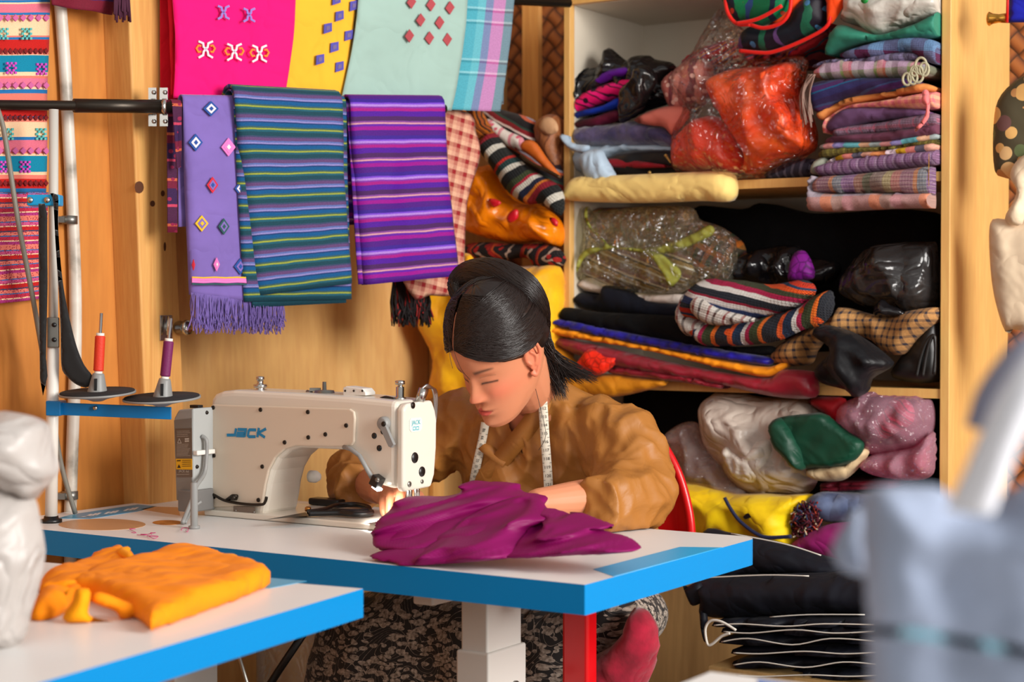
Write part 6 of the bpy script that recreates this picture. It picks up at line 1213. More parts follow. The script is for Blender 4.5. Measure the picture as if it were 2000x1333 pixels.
for v in me.vertices:
    p = Hi(v.co + off); c = base
    if p.length < .2 and p.y < .02:
        ax = abs(p.x); x, z = p.x, p.z
        c = c.lerp(blush, .55 * g(ax - .042, .022) * g(z + .03, .02) + .35 * g(x, .014) * g(z + .036, .012))
        lw = .0215
        if ax < lw and p.y < -.07:
            top = -.0615 + .0022 * math.cos(ax * 260) - .0095 * (ax / lw) ** 2; bot = -.0795 + .0115 * (ax / lw) ** 2
            k = max(0, min(1, (top - z) / .0016 + .5)) * max(0, min(1, (z - bot) / .0016 + .5)); c = c.lerp(lip, .85 * k)
            c = c.lerp(dark, .5 * g(z + .0685 + .0015 * (ax / lw) ** 2, .0010))
        e = (ax - .031) / .0145
        if abs(e) < 1.1: c = c.lerp(dark, .95 * g(z + .0088 - .0022 * (1 - e * e), .0021) * (1 if abs(e) < 1 else .3))
        if abs(e) < 1: c = c.lerp(dark, .28 * g(z - .0065 + .002 * e * e, .0012))
        b_ = (ax - .031) / .019
        if abs(b_) < 1: c = c.lerp(dark, .8 * g(z - (.0205 + .0035 * (1 - (b_ - .3) ** 2) - .001), .0036 - .0010 * b_) * (1 - abs(b_) ** 6))
        c = c.lerp(Vector(lin((110, 50, 36))[:3]), .6 * g(ax - .0065, .0035) * g(z + .0455, .0028))
    if p.length < .13 and p.y > -.03 and abs(p.x) > .074: c = c.lerp(blush, .45)
    col += [c.x, c.y, c.z, 1]
ca = me.color_attributes.new('tint', 'FLOAT_COLOR', 'POINT'); ca.data.foreach_set('color', col)
# --- jacket
JK = NT('tan_silk'); JK.set(Roughness=.48); JK.b.inputs['Specular IOR Level'].default_value = .35; JK.b.inputs['Base Color'].default_value = lin((160, 104, 46))
nz = JK.n('TexNoise', i_Vector=JK.coord(), i_Scale=40.0, i_Detail=3.0); JK.bump(nz.outputs[0], .12, .003); n3 = JK.n('TexNoise', i_Vector=JK.coord(), i_Scale=13.0, i_Detail=3.0, i_Distortion=1.0); JK.bump(JK.math('ABSOLUTE', JK.math('SUBTRACT', n3.outputs[0], .5)), .3, .016)
mb = MB(); rings(mb, [(.665, .55, .875, .182, .124, .15)] + TORSO[2:], 40, 1.04)
SL = [W(.40, .735, .925), W(.335, .715, .885), W(.292, .685, .835), W(.274, .64, .81), W(.268, .565, .806), W(.268, .50, .81)]
SR_ = [W(.71, .735, .925), W(.77, .71, .89), W(.845, .67, .85), W(.885, .62, .825), W(.862, .565, .815), W(.815, .52, .812)]
caps(mb, SL, [.070, .076, .075, .068, .056, .050], 20, True); caps(mb, SR_, [.072, .074, .072, .062, .053, .048], 20, True)
jack = mb.build('jacket', JK.m, person); me = remesh(jack, .0045, 6, .5)
off = wloc(jack); me.update(); nrm = [v.normal.copy() for v in me.vertices]
def armfold(p):
    u, v, z = uvz(p); q = Vector((u, v, z))
    f = 0
    for chain, s in ((SL, 1), (SR_, 2)):
        best = 9; tt = 0
        for i in range(len(chain) - 1):
            a, b = chain[i], chain[i + 1]; d = b - a; t = max(0, min(1, (p - a).dot(d) / d.length_squared)); r = (p - a - d * t).length
            if r < best: best = r; tt = i + t
        if best < .11: f += .006 * (1 - 2.4 * abs(noise.noise(Vector((u * 8 + z * 12 + s * 5, v * 5, z * 5 - u * 9))))) * min(1, tt) + .004 * noise.noise(q * 26)
    return f
for v, nv in zip(me.vertices, nrm):
    p = v.co + off; u, w_, z = uvz(p)
    d = .009 * noise.noise((u * 9, w_ * 9, z * 5)) + .010 * (.5 - 2 * abs(noise.noise((u * 14 + z * 9, w_ * 10, z * 7 - u * 6)))) + .006 * (.5 - 2 * abs(noise.noise((u * 26 - z * 14, w_ * 22 + z * 9, z * 14 + u * 9)))) + .0025 * noise.noise((u * 44, w_ * 44, z * 30)) + armfold(p)
    if z > .975: d *= .3
    v.co += nv * (d - .002)
rest(me, off)
# open the wrap front in a V at the throat
bm = bmesh.new(); bm.from_mesh(me); bm.normal_update(); JB = BVHTree.FromBMesh(bm)
kill = []
for f in bm.faces:
    u, w_, z = uvz(f.calc_center_median() + off)
    if w_ < .72 and z > .875:
        t = (z - .875) / .12; lo, hi = .531 - .022 * t, .530 + .05 * t
        if lo < u < hi: kill.append(f)
bmesh.ops.delete(bm, geom=kill, context='FACES')
bmesh.ops.smooth_vert(bm, verts=[v for v in bm.verts if v.is_boundary], factor=.5, use_axis_x=True, use_axis_y=True, use_axis_z=True)
bm.to_mesh(me); bm.free()
def onjack(x, y, lift=.004, fb=.66):
    r = ray(x, y).normalized(); h = JB.ray_cast(CAM - off, r)
    return (h[0] + off - r * lift) if h[0] else on_v(x, y, fb)
def band(name, px, wd, th, m, par, lift=.004, sm=4, fb=.66):
    P = cat([onjack(x, y, lift, fb) for x, y in px], sm)
    for _ in range(2): P = [P[0]] + [(P[i - 1] + P[i] * 2 + P[i + 1]) / 4 for i in range(1, len(P) - 1)] + [P[-1]]
    mb = MB(); vs = []
    for i, p in enumerate(P):
        t = (P[min(i + 1, len(P) - 1)] - P[max(0, i - 1)]).normalized(); nn = (CAM - p).normalized(); nn = (nn - t * nn.dot(t)).normalized(); s = t.cross(nn)
        vs += [p + s * wd / 2 - nn * th, p + s * wd / 2, p + nn * th * .4, p - s * wd / 2, p - s * wd / 2 - nn * th]
    mb.add(vs, [(i * 5 + j, i * 5 + j + 1, i * 5 + 6 + j, i * 5 + 5 + j) for i in range(len(P) - 1) for j in range(4)])
    return mb.build(name, m, par), P
band('collar', [(1066, 748), (1058, 790), (1038, 825), (1012, 858), (985, 892), (955, 925), (930, 950)], .036, .004, JK.m, person, .005)
band('collar', [(936, 862), (948, 874), (966, 888), (988, 904)], .024, .004, JK.m, person, .003)
# --- skirt
FS = NT('black_floral'); FS.set(Roughness=.75); FS.b.inputs['Sheen Weight'].default_value = .15
col = None; co = FS.coord('UV'); nz = FS.n('TexNoise', i_Vector=co, i_Scale=22.0, i_Detail=1.0)
k = None
for rot, sc in ((.6, (34, 84, 1)), (-.9, (30, 76, 1)), (1.7, (38, 90, 1))):
    mp = FS.n('Mapping', i_Vector=co, i_Scale=sc, i_Rotation=(0, 0, rot)); wv = FS.n('VectorMath', operation='ADD'); FS.l(mp.outputs[0], wv.inputs[0]); sc2 = FS.n('VectorMath', operation='SCALE', i_Scale=1.6); FS.l(nz.outputs['Color'], sc2.inputs[0]); FS.l(sc2.outputs[0], wv.inputs[1])
    vo = FS.n('TexVoronoi', i_Vector=wv.outputs[0], i_Scale=1.0); q = FS.math('LESS_THAN', vo.outputs['Distance'], .36); k = q if k is None else FS.math('MAXIMUM', k, q)
wn = FS.n('TexNoise', i_Vector=co, i_Scale=17.0, i_Detail=0.0); k = FS.math('MAXIMUM', k, FS.math('LESS_THAN', FS.math('ABSOLUTE', FS.math('SINE', FS.math('MULTIPLY', wn.outputs[0], 44.0))), .10))
nz2 = FS.n('TexNoise', i_Vector=co, i_Scale=160.0)
FS.l(FS.mix(k, lin((20, 16, 16)), FS.ramp(nz2.outputs[0], [(.3, (84, 70, 58)), (.7, (186, 172, 158))])), FS.b.inputs['Base Color'])
puff('skirt', [(560, 1500), (604, 1340), (618, 1270), (645, 1205), (700, 1162), (800, 1150), (900, 1160), (1010, 1180), (1090, 1188), (1150, 1180), (1205, 1158), (1240, 1170), (1236, 1230), (1215, 1266), (1185, 1320), (1170, 1500), (1160, 1860), (560, 1860)], v=.545, tf=.10, R=.16, tb=.05, wr=[(.014, 5, 'v'), (.008, 9, 'n')], mat=FS.m, parent=person, sp=.014)
mb = MB()
def lap(a, b):
    q = 2 * math.pi * a; v = .53 + .50 * b; k = math.sin(math.pi * min(1, .25 + .75 * (1 - abs(2 * b - 1) ** 3)) / 2)
    return W(.55 + .205 * k * math.cos(q), v, max(.434, .535 + .10 * k * math.sin(q) + .006 * noise.noise((a * 9, b * 6, 2))))
mb.grid(lap, 48, 24, 0, lambda a, b: (a * .9, b * .5), True); mb.build('skirt_lap', FS.m, person)
# --- hair
HM = NT('black_hair'); HM.set(Roughness=.34); HM.b.inputs['Specular IOR Level'].default_value = .5; HM.b.inputs['Base Color'].default_value = lin((30, 20, 17))
mb = MB(); rnd = random.Random(12)
EC, ER = Vector((0, .012, .024)), Vector((.080, .099, .098))
def es(d, lift=0): d = Vector(d).normalized(); r = 1 / math.sqrt((d.x / ER.x) ** 2 + (d.y / ER.y) ** 2 + (d.z / ER.z) ** 2); return EC + d * (r + lift + .020 * max(0, d.z) ** 1.6 * (1 if d.y > -.3 else max(0, 1 + (d.y + .3) * 1.5)))
def hline(a):       # lowest elevation of the hair for azimuth a (0 = brow, pi = nape)
    a = abs(a); K = [(0, .37), (.4, .22), (.75, .0), (1.05, -.10), (1.3, -.20), (1.5, -.05), (1.75, -.02), (2.1, -.5), (2.6, -.75), (3.15, -.8)]
    for (p, e), (q, f) in zip(K, K[1:]):
        if a <= q: return e + (f - e) * (a - p) / (q - p)
    return -.8
n, m = 96, 40; vs = []
for j in range(m + 1):
    for i in range(n):
        a = -math.pi + 2 * math.pi * i / n; e0 = hline(a); t = j / m; e = e0 + (math.pi / 2 - e0) * t
        d = (math.sin(a) * math.cos(e), -math.cos(a) * math.cos(e), math.sin(e)); lf = .010 * min(1, t * 5) + .001 * noise.noise((a * 20, t * 4, 0)) - .004 * (1 - min(1, t * 8)) - .0055 * math.exp(-((math.sin(a) * math.cos(e) + .10) / .012) ** 2) * (1 if -math.cos(a) * math.cos(e) < .2 else 0)
        vs.append(H(es(d, lf)))
mb.add(vs, [(j * n + i, j * n + (i + 1) % n, (j + 1) * n + (i + 1) % n, (j + 1) * n + i) for j in range(m) for i in range(n)])
def sdir(a, e): return Vector((math.sin(a) * math.cos(e), -math.cos(a) * math.cos(e), math.sin(e)))
PX = -.10
KNOT = Vector((.25, .62, .72)).normalized()
def strand(d0, d1, d2, lift, r, tail=None):
    P = []
    ph = rnd.uniform(0, 6)
    for i in range(11):
        t = i / 10; d = d0 * (1 - t) ** 2 + d1 * 2 * t * (1 - t) + d2 * t * t
        P.append(H(es(d, lift + .0012 * math.sin(ph + 5 * t))))
    if tail: P += tail
    mb.tube(P, [r * .5] + [r] * (len(P) - 2) + [r * .3], 4, 0, False)
for k in range(2400):
    s = rnd.random(); side = 1 if rnd.random() < .72 else -1
    e = .44 + s * .93; d0 = Vector((PX * (1 - s * .3) + side * .026, -math.cos(e), math.sin(e)))
    lo = rnd.random() ** 1.3
    a1 = side * (1.0 + .5 * rnd.random()) ; e1 = hline(a1) - .10 + lo * (1.38 - .4 * s)
    d1 = sdir(a1, e1) * 1.15; kn = KNOT + Vector((rnd.uniform(-.12, .12), rnd.uniform(-.1, .1), rnd.uniform(-.14, .1)))
    if lo < .35: kn = Vector((side * .45, .85, .15 + lo)).normalized()
    strand(d0, d1, kn, .0098 + rnd.uniform(0, .0022), rnd.uniform(.0005, .0010))
# twisted roll across the crown and loose hair behind the ear
def hv(x, y, v): return on_v(x, y, v)
roll = cat([hv(898, 588, .512), hv(893, 556, .515), hv(915, 536, .525), hv(955, 532, .53), hv(995, 542, .535), hv(1030, 562, .545), hv(1054, 596, .57), hv(1064, 632, .60)], 6)
mb.tube(roll, [.010 + .017 * math.sin(math.pi * min(1, .03 + .97 * i / (len(roll) - 1))) for i in range(len(roll))], 18)
for k in range(420):
    q0 = rnd.uniform(0, 6.283); P = []; st_, en = rnd.uniform(0, .25), rnd.uniform(.7, 1)
    for i in range(14):
        f = (st_ + (en - st_) * i / 13) * (len(roll) - 1); a = min(int(f), len(roll) - 2); p = roll[a].lerp(roll[a + 1], f - a); t = (roll[a + 1] - roll[a]).normalized()
        b1 = t.orthogonal().normalized(); b1 = (ZD - t * ZD.dot(t)).normalized(); b2 = t.cross(b1); R0 = .0105 + .017 * math.sin(math.pi * min(1, .03 + .97 * f / (len(roll) - 1)))
        q = q0 + 2.2 * i / 13; P.append(p + (b1 * math.cos(q) + b2 * math.sin(q)) * R0)
    mb.tube(P, [.0004] + [.0008] * 12 + [.0003], 4, 0, False)
for k in range(1100):      # hair gathered behind
    x0, y0 = rnd.uniform(985, 1068), 0; y0 = rnd.uniform(565 + max(0, x0 - 1025) * 1.3, 665); d = rnd.uniform(-.02, .05)
    e = rnd.random(); xe, ye = (rnd.uniform(1048, 1112), rnd.uniform(705, 785)) if e < .8 else (rnd.uniform(1110, 1170), rnd.uniform(728, 752))
    P = cat([hv(x0, y0, .585 + d * .5), hv(1040 + (x0 - 1020) * .5 + rnd.uniform(-8, 12), 640 + rnd.uniform(-10, 20), .615 + d), hv(1062 + rnd.uniform(-14, 22), 690 + rnd.uniform(-10, 10), .635 + d), hv(xe, ye, .66 + d * .6)], 5)
    mb.tube(P, [.0006] + [.0008] * (len(P) - 5) + [.0007, .0006, .0004, .0002], 4, 0, False)
for pts in ([(905, 600), (888, 640), (886, 680), (900, 720), (918, 742)], [(900, 610), (880, 650), (878, 690), (884, 720)], [(1018, 690), (1022, 712), (1032, 738)], [(1046, 760), (1056, 800), (1066, 850), (1052, 880)]):
    mb.tube(cat([hv(x, y, .44 if x < 950 else .56) for x, y in pts], 5), .0005, 4)
hair = mb.build('hair', HM.m, person)
mb = MB(); mb.tube([H(es(Vector((PX * (1 - .3 * s), -math.cos(.45 + s * .62), math.sin(.45 + s * .62))), .0118)) for s in [i / 8 for i in range(9)]], [.0008] + [.0016] * 7 + [.0006], 6); mb.build('parting', plain('scalp', (150, 92, 64), .6), hair)
# --- measuring tape round the neck
TP = plain('tape_white', (222, 214, 196), .45); TPK = plain('tape_print', (40, 36, 34), .6)
tape = thing('measuring_tape', 'white tailor measuring tape hung round the neck of the woman', 'measuring tape', W(.50, .62, .80))
for px, w0, n0, tn in (([(1052, 722), (1058, 760), (1061, 800), (1064, 850), (1068, 900), (1071, 945), (1072, 985)], .0175, 108, 1), ([(948, 826), (942, 860), (933, 900), (925, 940), (920, 970)], .0165, 98, -1)):
    o, P = band('tape_band', px, w0, .0012, TP, tape, .017 if tn > 0 else .010)
    mb = MB(); acc = 0; last = 0; num = n0; tk = 0
    for i in range(1, len(P)):
        seg = (P[i] - P[i - 1]).length; t = (P[i] - P[i - 1]).normalized(); nn = (CAM - P[i]).normalized(); nn = (nn - t * nn.dot(t)).normalized(); s = t.cross(nn)
        if s.x < 0: s = -s
        q = 0
        while last + .0165 <= acc + seg:
            last += .0165; p = P[i - 1] + t * (last - acc) + nn * .0012
            if tn > 0: text_mesh(mb, str(num), p, s, -t, .0085, 0, .0003)
            else: text_mesh(mb, str(num)[-2:], p, -t, -s, .0085, 0, .0003)
            for e in (-1, 1): mb.stroke([p + t * .008 + s * e * w0 * .5 + nn * -.0005, p + t * .008 + s * e * w0 * .28 + nn * -.0002], .0007, .0005, nn)
            num += 1
        acc += seg
    mb.build('numbers', TPK, o)
# ---------------------------------------------------------------- red chair and things near it
RP = plain('red_plastic', (206, 14, 22), .25, spec=.5)
chair = thing('chair', 'bright red plastic armchair the woman sits on', 'chair', W(.55, .86, 0))
puff('backrest', [(960, 850), (1040, 800), (1120, 778), (1200, 795), (1248, 822), (1290, 862), (1325, 925), (1346, 1000), (1351, 1060), (1345, 1085), (1000, 1100)], v=1.075, tf=.006, R=.02, tb=.006, mat=RP, parent=chair, fn=lambda a, b: -.05 * (1 - 2 * abs(a - .5)))
mb = MB(); mb.tube(cat([on_v(x, y, 1.068) for x, y in ((960, 850), (1040, 800), (1120, 778), (1200, 795), (1248, 822), (1290, 862), (1325, 925), (1346, 1000), (1351, 1060), (1347, 1090))], 5), .009, 10); mb.build('back_rim', RP, chair)
mb = MB(); mb.box((.46, .62, .405), (.78, 1.05, .43)); mb.build('seat', RP, chair, bevel=.01)
lp = on_v(1122, 1250, .40); lu = uvz(lp)[0]
for u, vf in ((lu, .40), (.795, .62)):
    mb = MB(); mb.box((u - .026, vf, 0), (u + .026, vf + .035, .685)); mb.build('front_leg', RP, chair, bevel=.006)
    mb = MB(); mb.box((u - .028, vf, .68), (u + .028, .66, .70)); mb.build('armrest', RP, chair, bevel=.006)
for u in (.52, .76):
    mb = MB(); mb.box((u - .02, 1.05, 0), (u + .02, 1.085, .45)); mb.build('rear_leg', RP, chair, bevel=.006)
o = puff('maroon_cloth', [(1130, 1400), (1142, 1330), (1150, 1290), (1195, 1262), (1222, 1230), (1236, 1190), (1262, 1192), (1282, 1225), (1286, 1262), (1276, 1310), (1262, 1345), (1250, 1400)], v=.50, tf=.045, R=.05, tb=.04, wr=[(.012, 12, 'e'), (.008, 20, 'd')], mat=cloth('maroon_wool', (150, 16, 44), .9, .25, .4, 0, (40, .5, .005), 30))
tag(o, 'bundled maroon woollen cloth beside the floral skirt under the table', 'cloth')
mb = MB(); a = on_v(1248, 1200, .95); u_ = uvz(a)[0]; mb.box((u_ - .014, .94, 0), (u_ + .014, .97, .72)); tag(mb.build('post', plain('dark_teal_metal', (16, 30, 34), .4), bevel=.003), 'thin dark post standing behind the maroon woollen cloth', 'post')
# magenta cloth being sewn
MG = NT('magenta_silk'); MG.set(Roughness=.5); MG.b.inputs['Specular IOR Level'].default_value = .2
co = MG.coord('UV'); s = MG.n('SeparateXYZ', i_0=co); fx = MG.math('SINE', MG.math('MULTIPLY', s.outputs[0], 900)); fy = MG.math('SINE', MG.math('MULTIPLY', s.outputs[1], 700))
kk = MG.math('MULTIPLY', MG.math('GREATER_THAN', MG.math('MULTIPLY', fx, fy), .1), .16); nb = MG.n('TexNoise', i_Vector=co, i_Scale=9.0); kk = MG.math('MULTIPLY', kk, MG.math('GREATER_THAN', nb.outputs[0], .55))
MG.l(MG.mix(kk, lin((126, 8, 84)), lin((160, 44, 122))), MG.b.inputs['Base Color'])
cM = CR(660, 920, 3.333)
t = thing('magenta_cloth', 'crumpled magenta silk garment being sewn on the white table', 'cloth', W(.35, .3, TZ))
FN = lambda ang, k, a: (lambda s, q: a * math.sin((s * math.cos(ang) + q * math.sin(ang)) * k))
SLN = UD.cross(VD * .30 + ZD * .14); SLN = SLN if SLN.dot(VD) > 0 else -SLN
for pts, v, tf, R, wr in (
    ([(300, 340), (330, 290), (400, 205), (480, 165), (700, 165), (820, 132), (826, 100), (880, 64), (980, 72), (1150, 82), (1172, 130), (1320, 160), (1330, 212), (1220, 320), (1000, 500), (600, 530), (300, 520), (252, 460)], .06, .045, .05, [(.030, 7, 'e'), (.05, 9, 'E'), (.02, 20, 'E')]),
    ([(248, 462), (265, 322), (380, 318), (600, 330), (850, 300), (760, 420), (600, 520), (320, 512)], .035, .03, .03, [(.020, 9, 'h'), (.010, 16, 'e')]),
    ([(395, 598), (520, 540), (700, 420), (900, 262), (1150, 170), (1275, 180), (1335, 250), (1385, 312), (1225, 385), (1180, 490), (1120, 566), (800, 598), (500, 618)], .022, .04, .045, [(.034, 6, 'e'), (.05, 8, 'E'), (.016, 20, 'E')]),
    ([(1090, 565), (1180, 470), (1215, 385), (1330, 245), (1500, 290), (1522, 265), (1650, 310), (1800, 372), (1690, 380), (1720, 395), (1850, 430), (1925, 480), (1918, 528), (1500, 552)], .03, .035, .04, [(.032, 8, 'e'), (.05, 10, 'E'), (.02, 20, 'E')]),
    ([(222, 565), (240, 535), (400, 505), (640, 500), (1100, 545), (1150, 562), (900, 592), (460, 622), (395, 602), (290, 588)], .012, .024, .022, [(.012, 12, 'h')])):
    puff('cloth_fold', cM(pts), plane=(W(0, v, TZ), SLN), tf=tf, R=R, tb=.05, mat=MG.m, parent=t, wr=wr, sp=.006, disp=-VD, zmin=TZ + .001)
puff('cloth_fold', cM([(835, 130), (850, 95), (885, 66), (930, 70), (985, 120), (1000, 200), (960, 260), (930, 200), (900, 150), (870, 140)]), plane=(W(0, .10, TZ), SLN), tf=.035, R=.02, tb=.03, mat=MG.m, parent=t, sp=.005, disp=-VD, zmin=TZ + .001)
puff('cloth_fold', cM([(980, 75), (1150, 84), (1172, 130), (1160, 175), (1080, 200), (1000, 235), (990, 150)]), plane=(W(0, .09, TZ), SLN), tf=.03, R=.03, tb=.03, mat=MG.m, parent=t, sp=.005, disp=-VD, zmin=TZ + .001)
for o in t.children:
    off = wloc(o)
    for q in o.data.vertices:
        if q.co.z + off.z < TZ + .001: q.co.z = TZ + .001 - off.z
TH_ = plain('thread_pink_scrap', (196, 60, 120), .7)
mb = MB(); rnd = random.Random(9)
for cx, cy in ((290, 1045), (300, 1049), (275, 1048), (366, 1036), (250, 1037)): mb.tube(cat([on_z(cx + rnd.uniform(-16, 16), cy + rnd.uniform(-4, 4), TZ + .001 + rnd.uniform(0, .004)) for _ in range(5)], 5), .0006, 4)
o = mb.build('thread_scraps', TH_); tag(o, 'scraps of pink thread scattered on the left of the white table', 'thread', None, 'stuff')
o = puff('dark_red_cloth', [(270, 970), (290, 930), (320, 914), (345, 920), (360, 930), (360, 985), (300, 990), (278, 985)], v=.50, tf=.05, R=.05, tb=.04, mat=cloth('oxblood', (70, 8, 20), .8, .2), wr=[(.01, 14, 'h')]); tag(o, 'dark oxblood cloth lying behind the grey motor box', 'cloth')
# below the table: clear jar and pedal rod
jx = on_v(566, 1300, .80); mb = MB(); mb.lathe(Vector((jx.x, jx.y, 0)), ZD, [(0, .07), (.42, .075), (.50, .075), (.56, .05), (.60, .045), (.62, .047)], 24); tag(mb.build('clear_jar', film('clear_plastic_jar', (240, 240, 236), .3, .08, (20, .2), .1)), 'tall clear plastic container standing under the table left of the skirt', 'jar')
mb = MB(); mb.tube([on_v(592, 1240, .42), on_v(545, 1310, .42), on_v(500, 1380, .42)], .008, 8); tag(mb.build('pedal_rod', BLACKP), 'slanting black rod under the table beside the skirt', 'rod')
mb = MB(); mb.tube([on_Y(466, 1280, 2.75), on_Y(484, 1340, 2.75), on_Y(530, 1480, 2.75)], .003, 8); tag(mb.build('thin_rod', STEEL), 'thin steel rod slanting below the front table edge', 'rod')
# ---------------------------------------------------------------- foreground
UPN_ = Vector((0, 0, -1))
def flat(name, px, z, m, tf, R, deep, parent=None, wr=(), sp=.009, fn=None):
    return puff(name, px, plane=(Vector((0, 0, z)), UPN_), tf=tf, R=R, tb=.004, deep=deep, mat=m, parent=parent, wr=wr, sp=sp, fn=fn)
cO = CR(0, 1000, 2.667)
OG = cloth('saffron_cotton', (250, 142, 0), .8, .05, .02, 0, (10, .2, .004)); OY = cloth('saffron_light', (252, 160, 2), .8, .04, .02, 0, None)
t = thing('folded_cloth', 'saffron orange cloth folded loosely on the near left table', 'cloth', on_z(230, 1160, TZ))
flat('main_fold', cO([(375, 372), (480, 398), (700, 482), (790, 545), (835, 530), (1368, 338), (1372, 298), (1250, 262), (990, 188), (720, 250), (520, 305)]), TZ + .020, OG, .012, .02, .016, t, [(.006, 6, 'd'), (.003, 14, 'n')])
flat('back_fold', cO([(165, 520), (205, 430), (222, 352), (380, 285), (600, 196), (672, 212), (710, 252), (640, 330), (420, 430), (300, 505)]), TZ + .012, OG, .014, .03, .010, t, [(.01, 8, 'd')])
flat('light_edge', cO([(612, 208), (640, 192), (680, 190), (672, 205), (705, 250), (670, 240)]), TZ + .026, OY, .004, .006, .004, t, sp=.006)
flat('light_edge', cO([(1140, 240), (1160, 228), (1235, 232), (1260, 262), (1240, 272)]), TZ + .026, OY, .004, .006, .004, t, sp=.006)
cp = on_z(200, 1190, TZ)
pln = lambda x, y: (on_z(x, y, TZ), -Vector((cp.x, cp.y, 0)).normalized() * -1)
def face(name, pts, base, m, tf=.02, R=.02, **k):
    p = on_z(*cO([base])[0], TZ); puff(name, cO(pts), plane=(p, Vector((-.25, 1, 0))), tf=tf, R=R, tb=.015, mat=m, parent=t, sp=.006, **k)
face('rolled_fold', [(325, 560), (340, 520), (375, 470), (395, 405), (440, 398), (472, 412), (468, 470), (462, 535), (520, 560), (600, 575), (470, 580), (370, 582)], (470, 578), OY, .018, .03, wr=[(.006, 20, 'v')])
face('rolled_fold', [(472, 462), (500, 420), (560, 430), (660, 470), (760, 500), (805, 535), (790, 545), (720, 540), (660, 560), (630, 565), (600, 520), (520, 490)], (690, 560), OG, .014, .02, wr=[(.006, 24, 'h')])
face('rolled_fold', [(170, 522), (190, 470), (230, 450), (300, 440), (360, 400), (372, 385), (350, 430), (310, 490), (250, 510)], (220, 520), OY, .014, .02, wr=[(.004, 20, 'h')])
face('rolled_fold', [(196, 420), (230, 372), (330, 352), (400, 360), (372, 388), (300, 410), (240, 430)], (260, 480), OG, .014, .02)
# white carrier bag at the left edge
cWb = CR(0, 780, 2.41)
t = thing('plastic_bag', 'crumpled white plastic carrier bag standing on the near table at the left edge', 'bag', on_z(10, 1262, TZ))
WB = poly('white_carrier', (200, 193, 188), .38, (14, .5), trans=.2)
pb = (Vector((0, on_z(20, 1262, TZ).y, 0)), Vector((0, 1, 0)))
puff('bag_body', cWb([(-140, 330), (0, 400), (120, 455), (168, 470), (190, 560), (207, 650), (216, 722), (190, 870), (150, 1000), (92, 1150), (-140, 1165)]), plane=pb, tf=.07, R=.12, tb=.07, wr=[(.014, 9, 'v'), (.012, 12, 'r'), (.006, 20, 'c')], mat=WB, parent=t, sp=.009)
puff('gathered_top', cWb([(-140, 90), (0, 58), (60, 60), (150, 78), (215, 105), (240, 140), (255, 240), (280, 325), (245, 385), (195, 440), (150, 480), (20, 440), (-140, 400)]), plane=pb, tf=.06, R=.09, tb=.06, wr=[(.022, 11, 'd'), (.018, 12, 'r'), (.008, 22, 'c')], mat=WB, parent=t, sp=.008)
# blue-grey tote bag, very near on the right
cT = CR(1640, 600, 1.819)
TG = cloth('grey_blue_canvas', (150, 162, 186), .8, .14, .05, 0, (22, .3, .004), 14)
TL_ = cloth('pale_webbing', (226, 228, 236), .8, .05, .1, 0, None); TD = cloth('slate_webbing', (140, 142, 160), .8, .05, .1, 0, None)
YT = .98
pt = (Vector((0, YT, 0)), Vector((0, 1, 0))); bz = on_Y(1900, 1333, YT)
t = thing('tote_bag', 'blurred blue-grey tote bag with pale handles at the lower right', 'bag', Vector((bz.x, YT, TZ)))
puff('bag_body', cT([(82, 690), (112, 645), (200, 634), (350, 640), (420, 690), (540, 716), (640, 640), (800, 600), (900, 640), (900, 2080), (130, 2080), (108, 1500), (98, 1100), (84, 900)]), plane=pt, tf=.035, R=.04, tb=.05, wr=[(.012, 12, 'v'), (.008, 16, 'n')], mat=TG, parent=t, sp=.005)
puff('side_gusset', cT([(-30, 860), (20, 760), (70, 700), (110, 700), (120, 900), (100, 960), (0, 930)]), plane=(Vector((0, YT + .12, 0)), Vector((0, 1, 0))), tf=.02, R=.02, tb=.02, mat=TG, parent=t)
puff('trim_stripe', cT([(104, 1132), (300, 1150), (500, 1180), (700, 1215), (900, 1245), (900, 1275), (700, 1250), (500, 1216), (300, 1182), (106, 1162)]), plane=(Vector((0, YT - .052, 0)), Vector((0, 1, 0))), tf=.004, R=.004, tb=.02, mat=cloth('aqua_band', (170, 222, 236), .7, .05, .1, 0, None), parent=t, sp=.006)
def ribbon(name, L, R, y, m, th=.004):
    a, b = cat([on_Y(*p, y) for p in cT(L)], 8), cat([on_Y(*p, y) for p in cT(R)], 8); n = len(a) - 1
    mb = MB(); mb.grid(lambda s, q: a[round(q * n)].lerp(b[round(q * n)], s) - Vector((0, .008 * math.sin(math.pi * s) + .02 * math.sin(math.pi * q), 0)), 8, n, 0, lambda s, q: (s * .04, q * .3))
    mb.build(name, m, t, solid=th)
ribbon('handle', [(380, 715), (425, 590), (462, 470), (520, 330), (600, 215), (690, 135), (820, 85)], [(535, 730), (560, 610), (590, 490), (645, 380), (710, 300), (780, 250), (860, 220)], YT - .042, TL_)
ribbon('handle', [(452, 420), (472, 300), (525, 200), (605, 115), (720, 60), (820, 40)], [(520, 430), (545, 320), (590, 240), (660, 175), (750, 130), (830, 110)], YT + .05, TD)
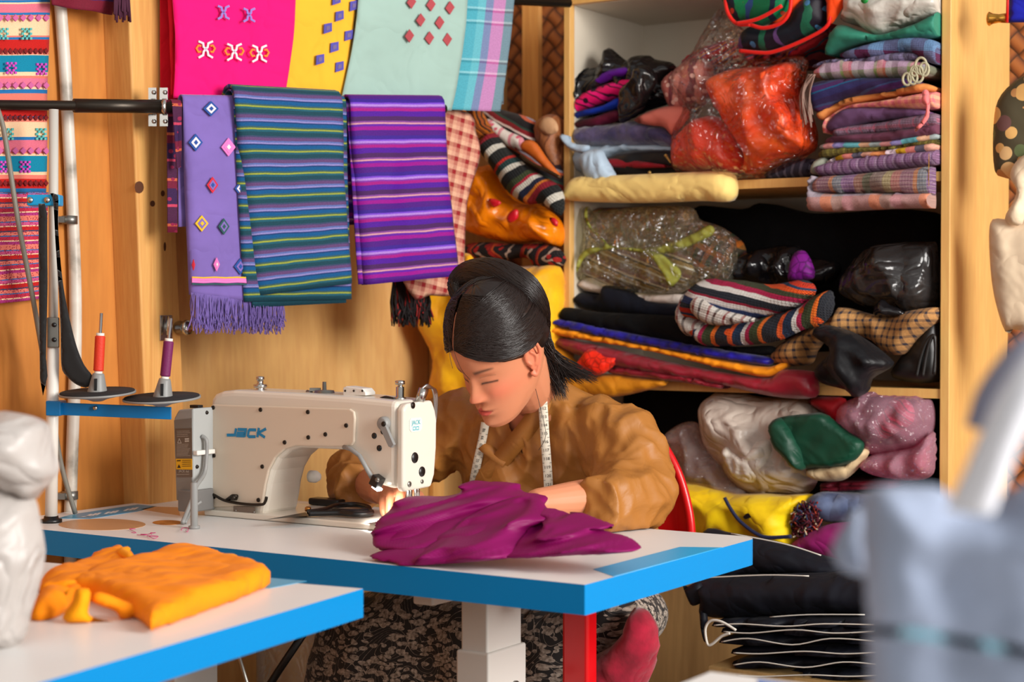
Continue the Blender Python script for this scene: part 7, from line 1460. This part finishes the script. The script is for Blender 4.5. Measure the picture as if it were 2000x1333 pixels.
# ---------------------------------------------------------------- camera and light
cd = bpy.data.cameras.new('camera'); cam = bpy.data.objects.new('camera', cd); COL.objects.link(cam)
cd.sensor_width = 36; cd.lens = FPX * 36 / 2000; cam.location = CAM; cam.rotation_euler = (math.pi / 2 - TH, 0, 0)
cd.dof.use_dof = True; cd.dof.focus_distance = 3.15; cd.dof.aperture_fstop = 3.9; cd.clip_start = .05
SC.camera = cam
w = bpy.data.worlds.new('world'); SC.world = w; w.use_nodes = True
bg = w.node_tree.nodes['Background']; wt = w.node_tree; tc = wt.nodes.new('ShaderNodeTexCoord'); dp = wt.nodes.new('ShaderNodeVectorMath'); dp.operation = 'DOT_PRODUCT'; dp.inputs[1].default_value = (.80, -.45, .40)
wt.links.new(tc.outputs['Generated'], dp.inputs[0]); rp = wt.nodes.new('ShaderNodeValToRGB'); mr = wt.nodes.new('ShaderNodeMapRange'); mr.inputs[1].default_value = -1; mr.inputs[2].default_value = 1
wt.links.new(dp.outputs['Value'], mr.inputs[0]); wt.links.new(mr.outputs[0], rp.inputs[0]); rp.color_ramp.elements[0].position = .25; rp.color_ramp.elements[0].color = (.30, .265, .23, 1); rp.color_ramp.elements[1].position = .9; rp.color_ramp.elements[1].color = (.95, .94, .93, 1)
wt.links.new(rp.outputs[0], bg.inputs[0]); bg.inputs[1].default_value = .63
def area(name, loc, tgt, sz, e, c):
    l = bpy.data.lights.new(name, 'AREA'); l.shape = 'RECTANGLE'; l.size, l.size_y = sz; l.energy = e; l.color = c
    o = bpy.data.objects.new(name, l); COL.objects.link(o); o.location = loc; o.rotation_euler = (Vector(tgt) - Vector(loc)).to_track_quat('-Z', 'Y').to_euler(); return o
area('doorway_daylight', (3.0, .5, 2.1), (0, 3.3, 1.0), (1.6, 2.0), 240, (1, .965, .92))
area('front_daylight', (-.6, -1.6, 2.6), (0, 3.3, 1.0), (3.0, 1.6), 22, (1, .94, .86))
SC.view_settings.view_transform = 'Standard'; SC.view_settings.look = 'None'; SC.view_settings.gamma = 1; SC.view_settings.use_curve_mapping = False
SC.view_settings.exposure = 0.0
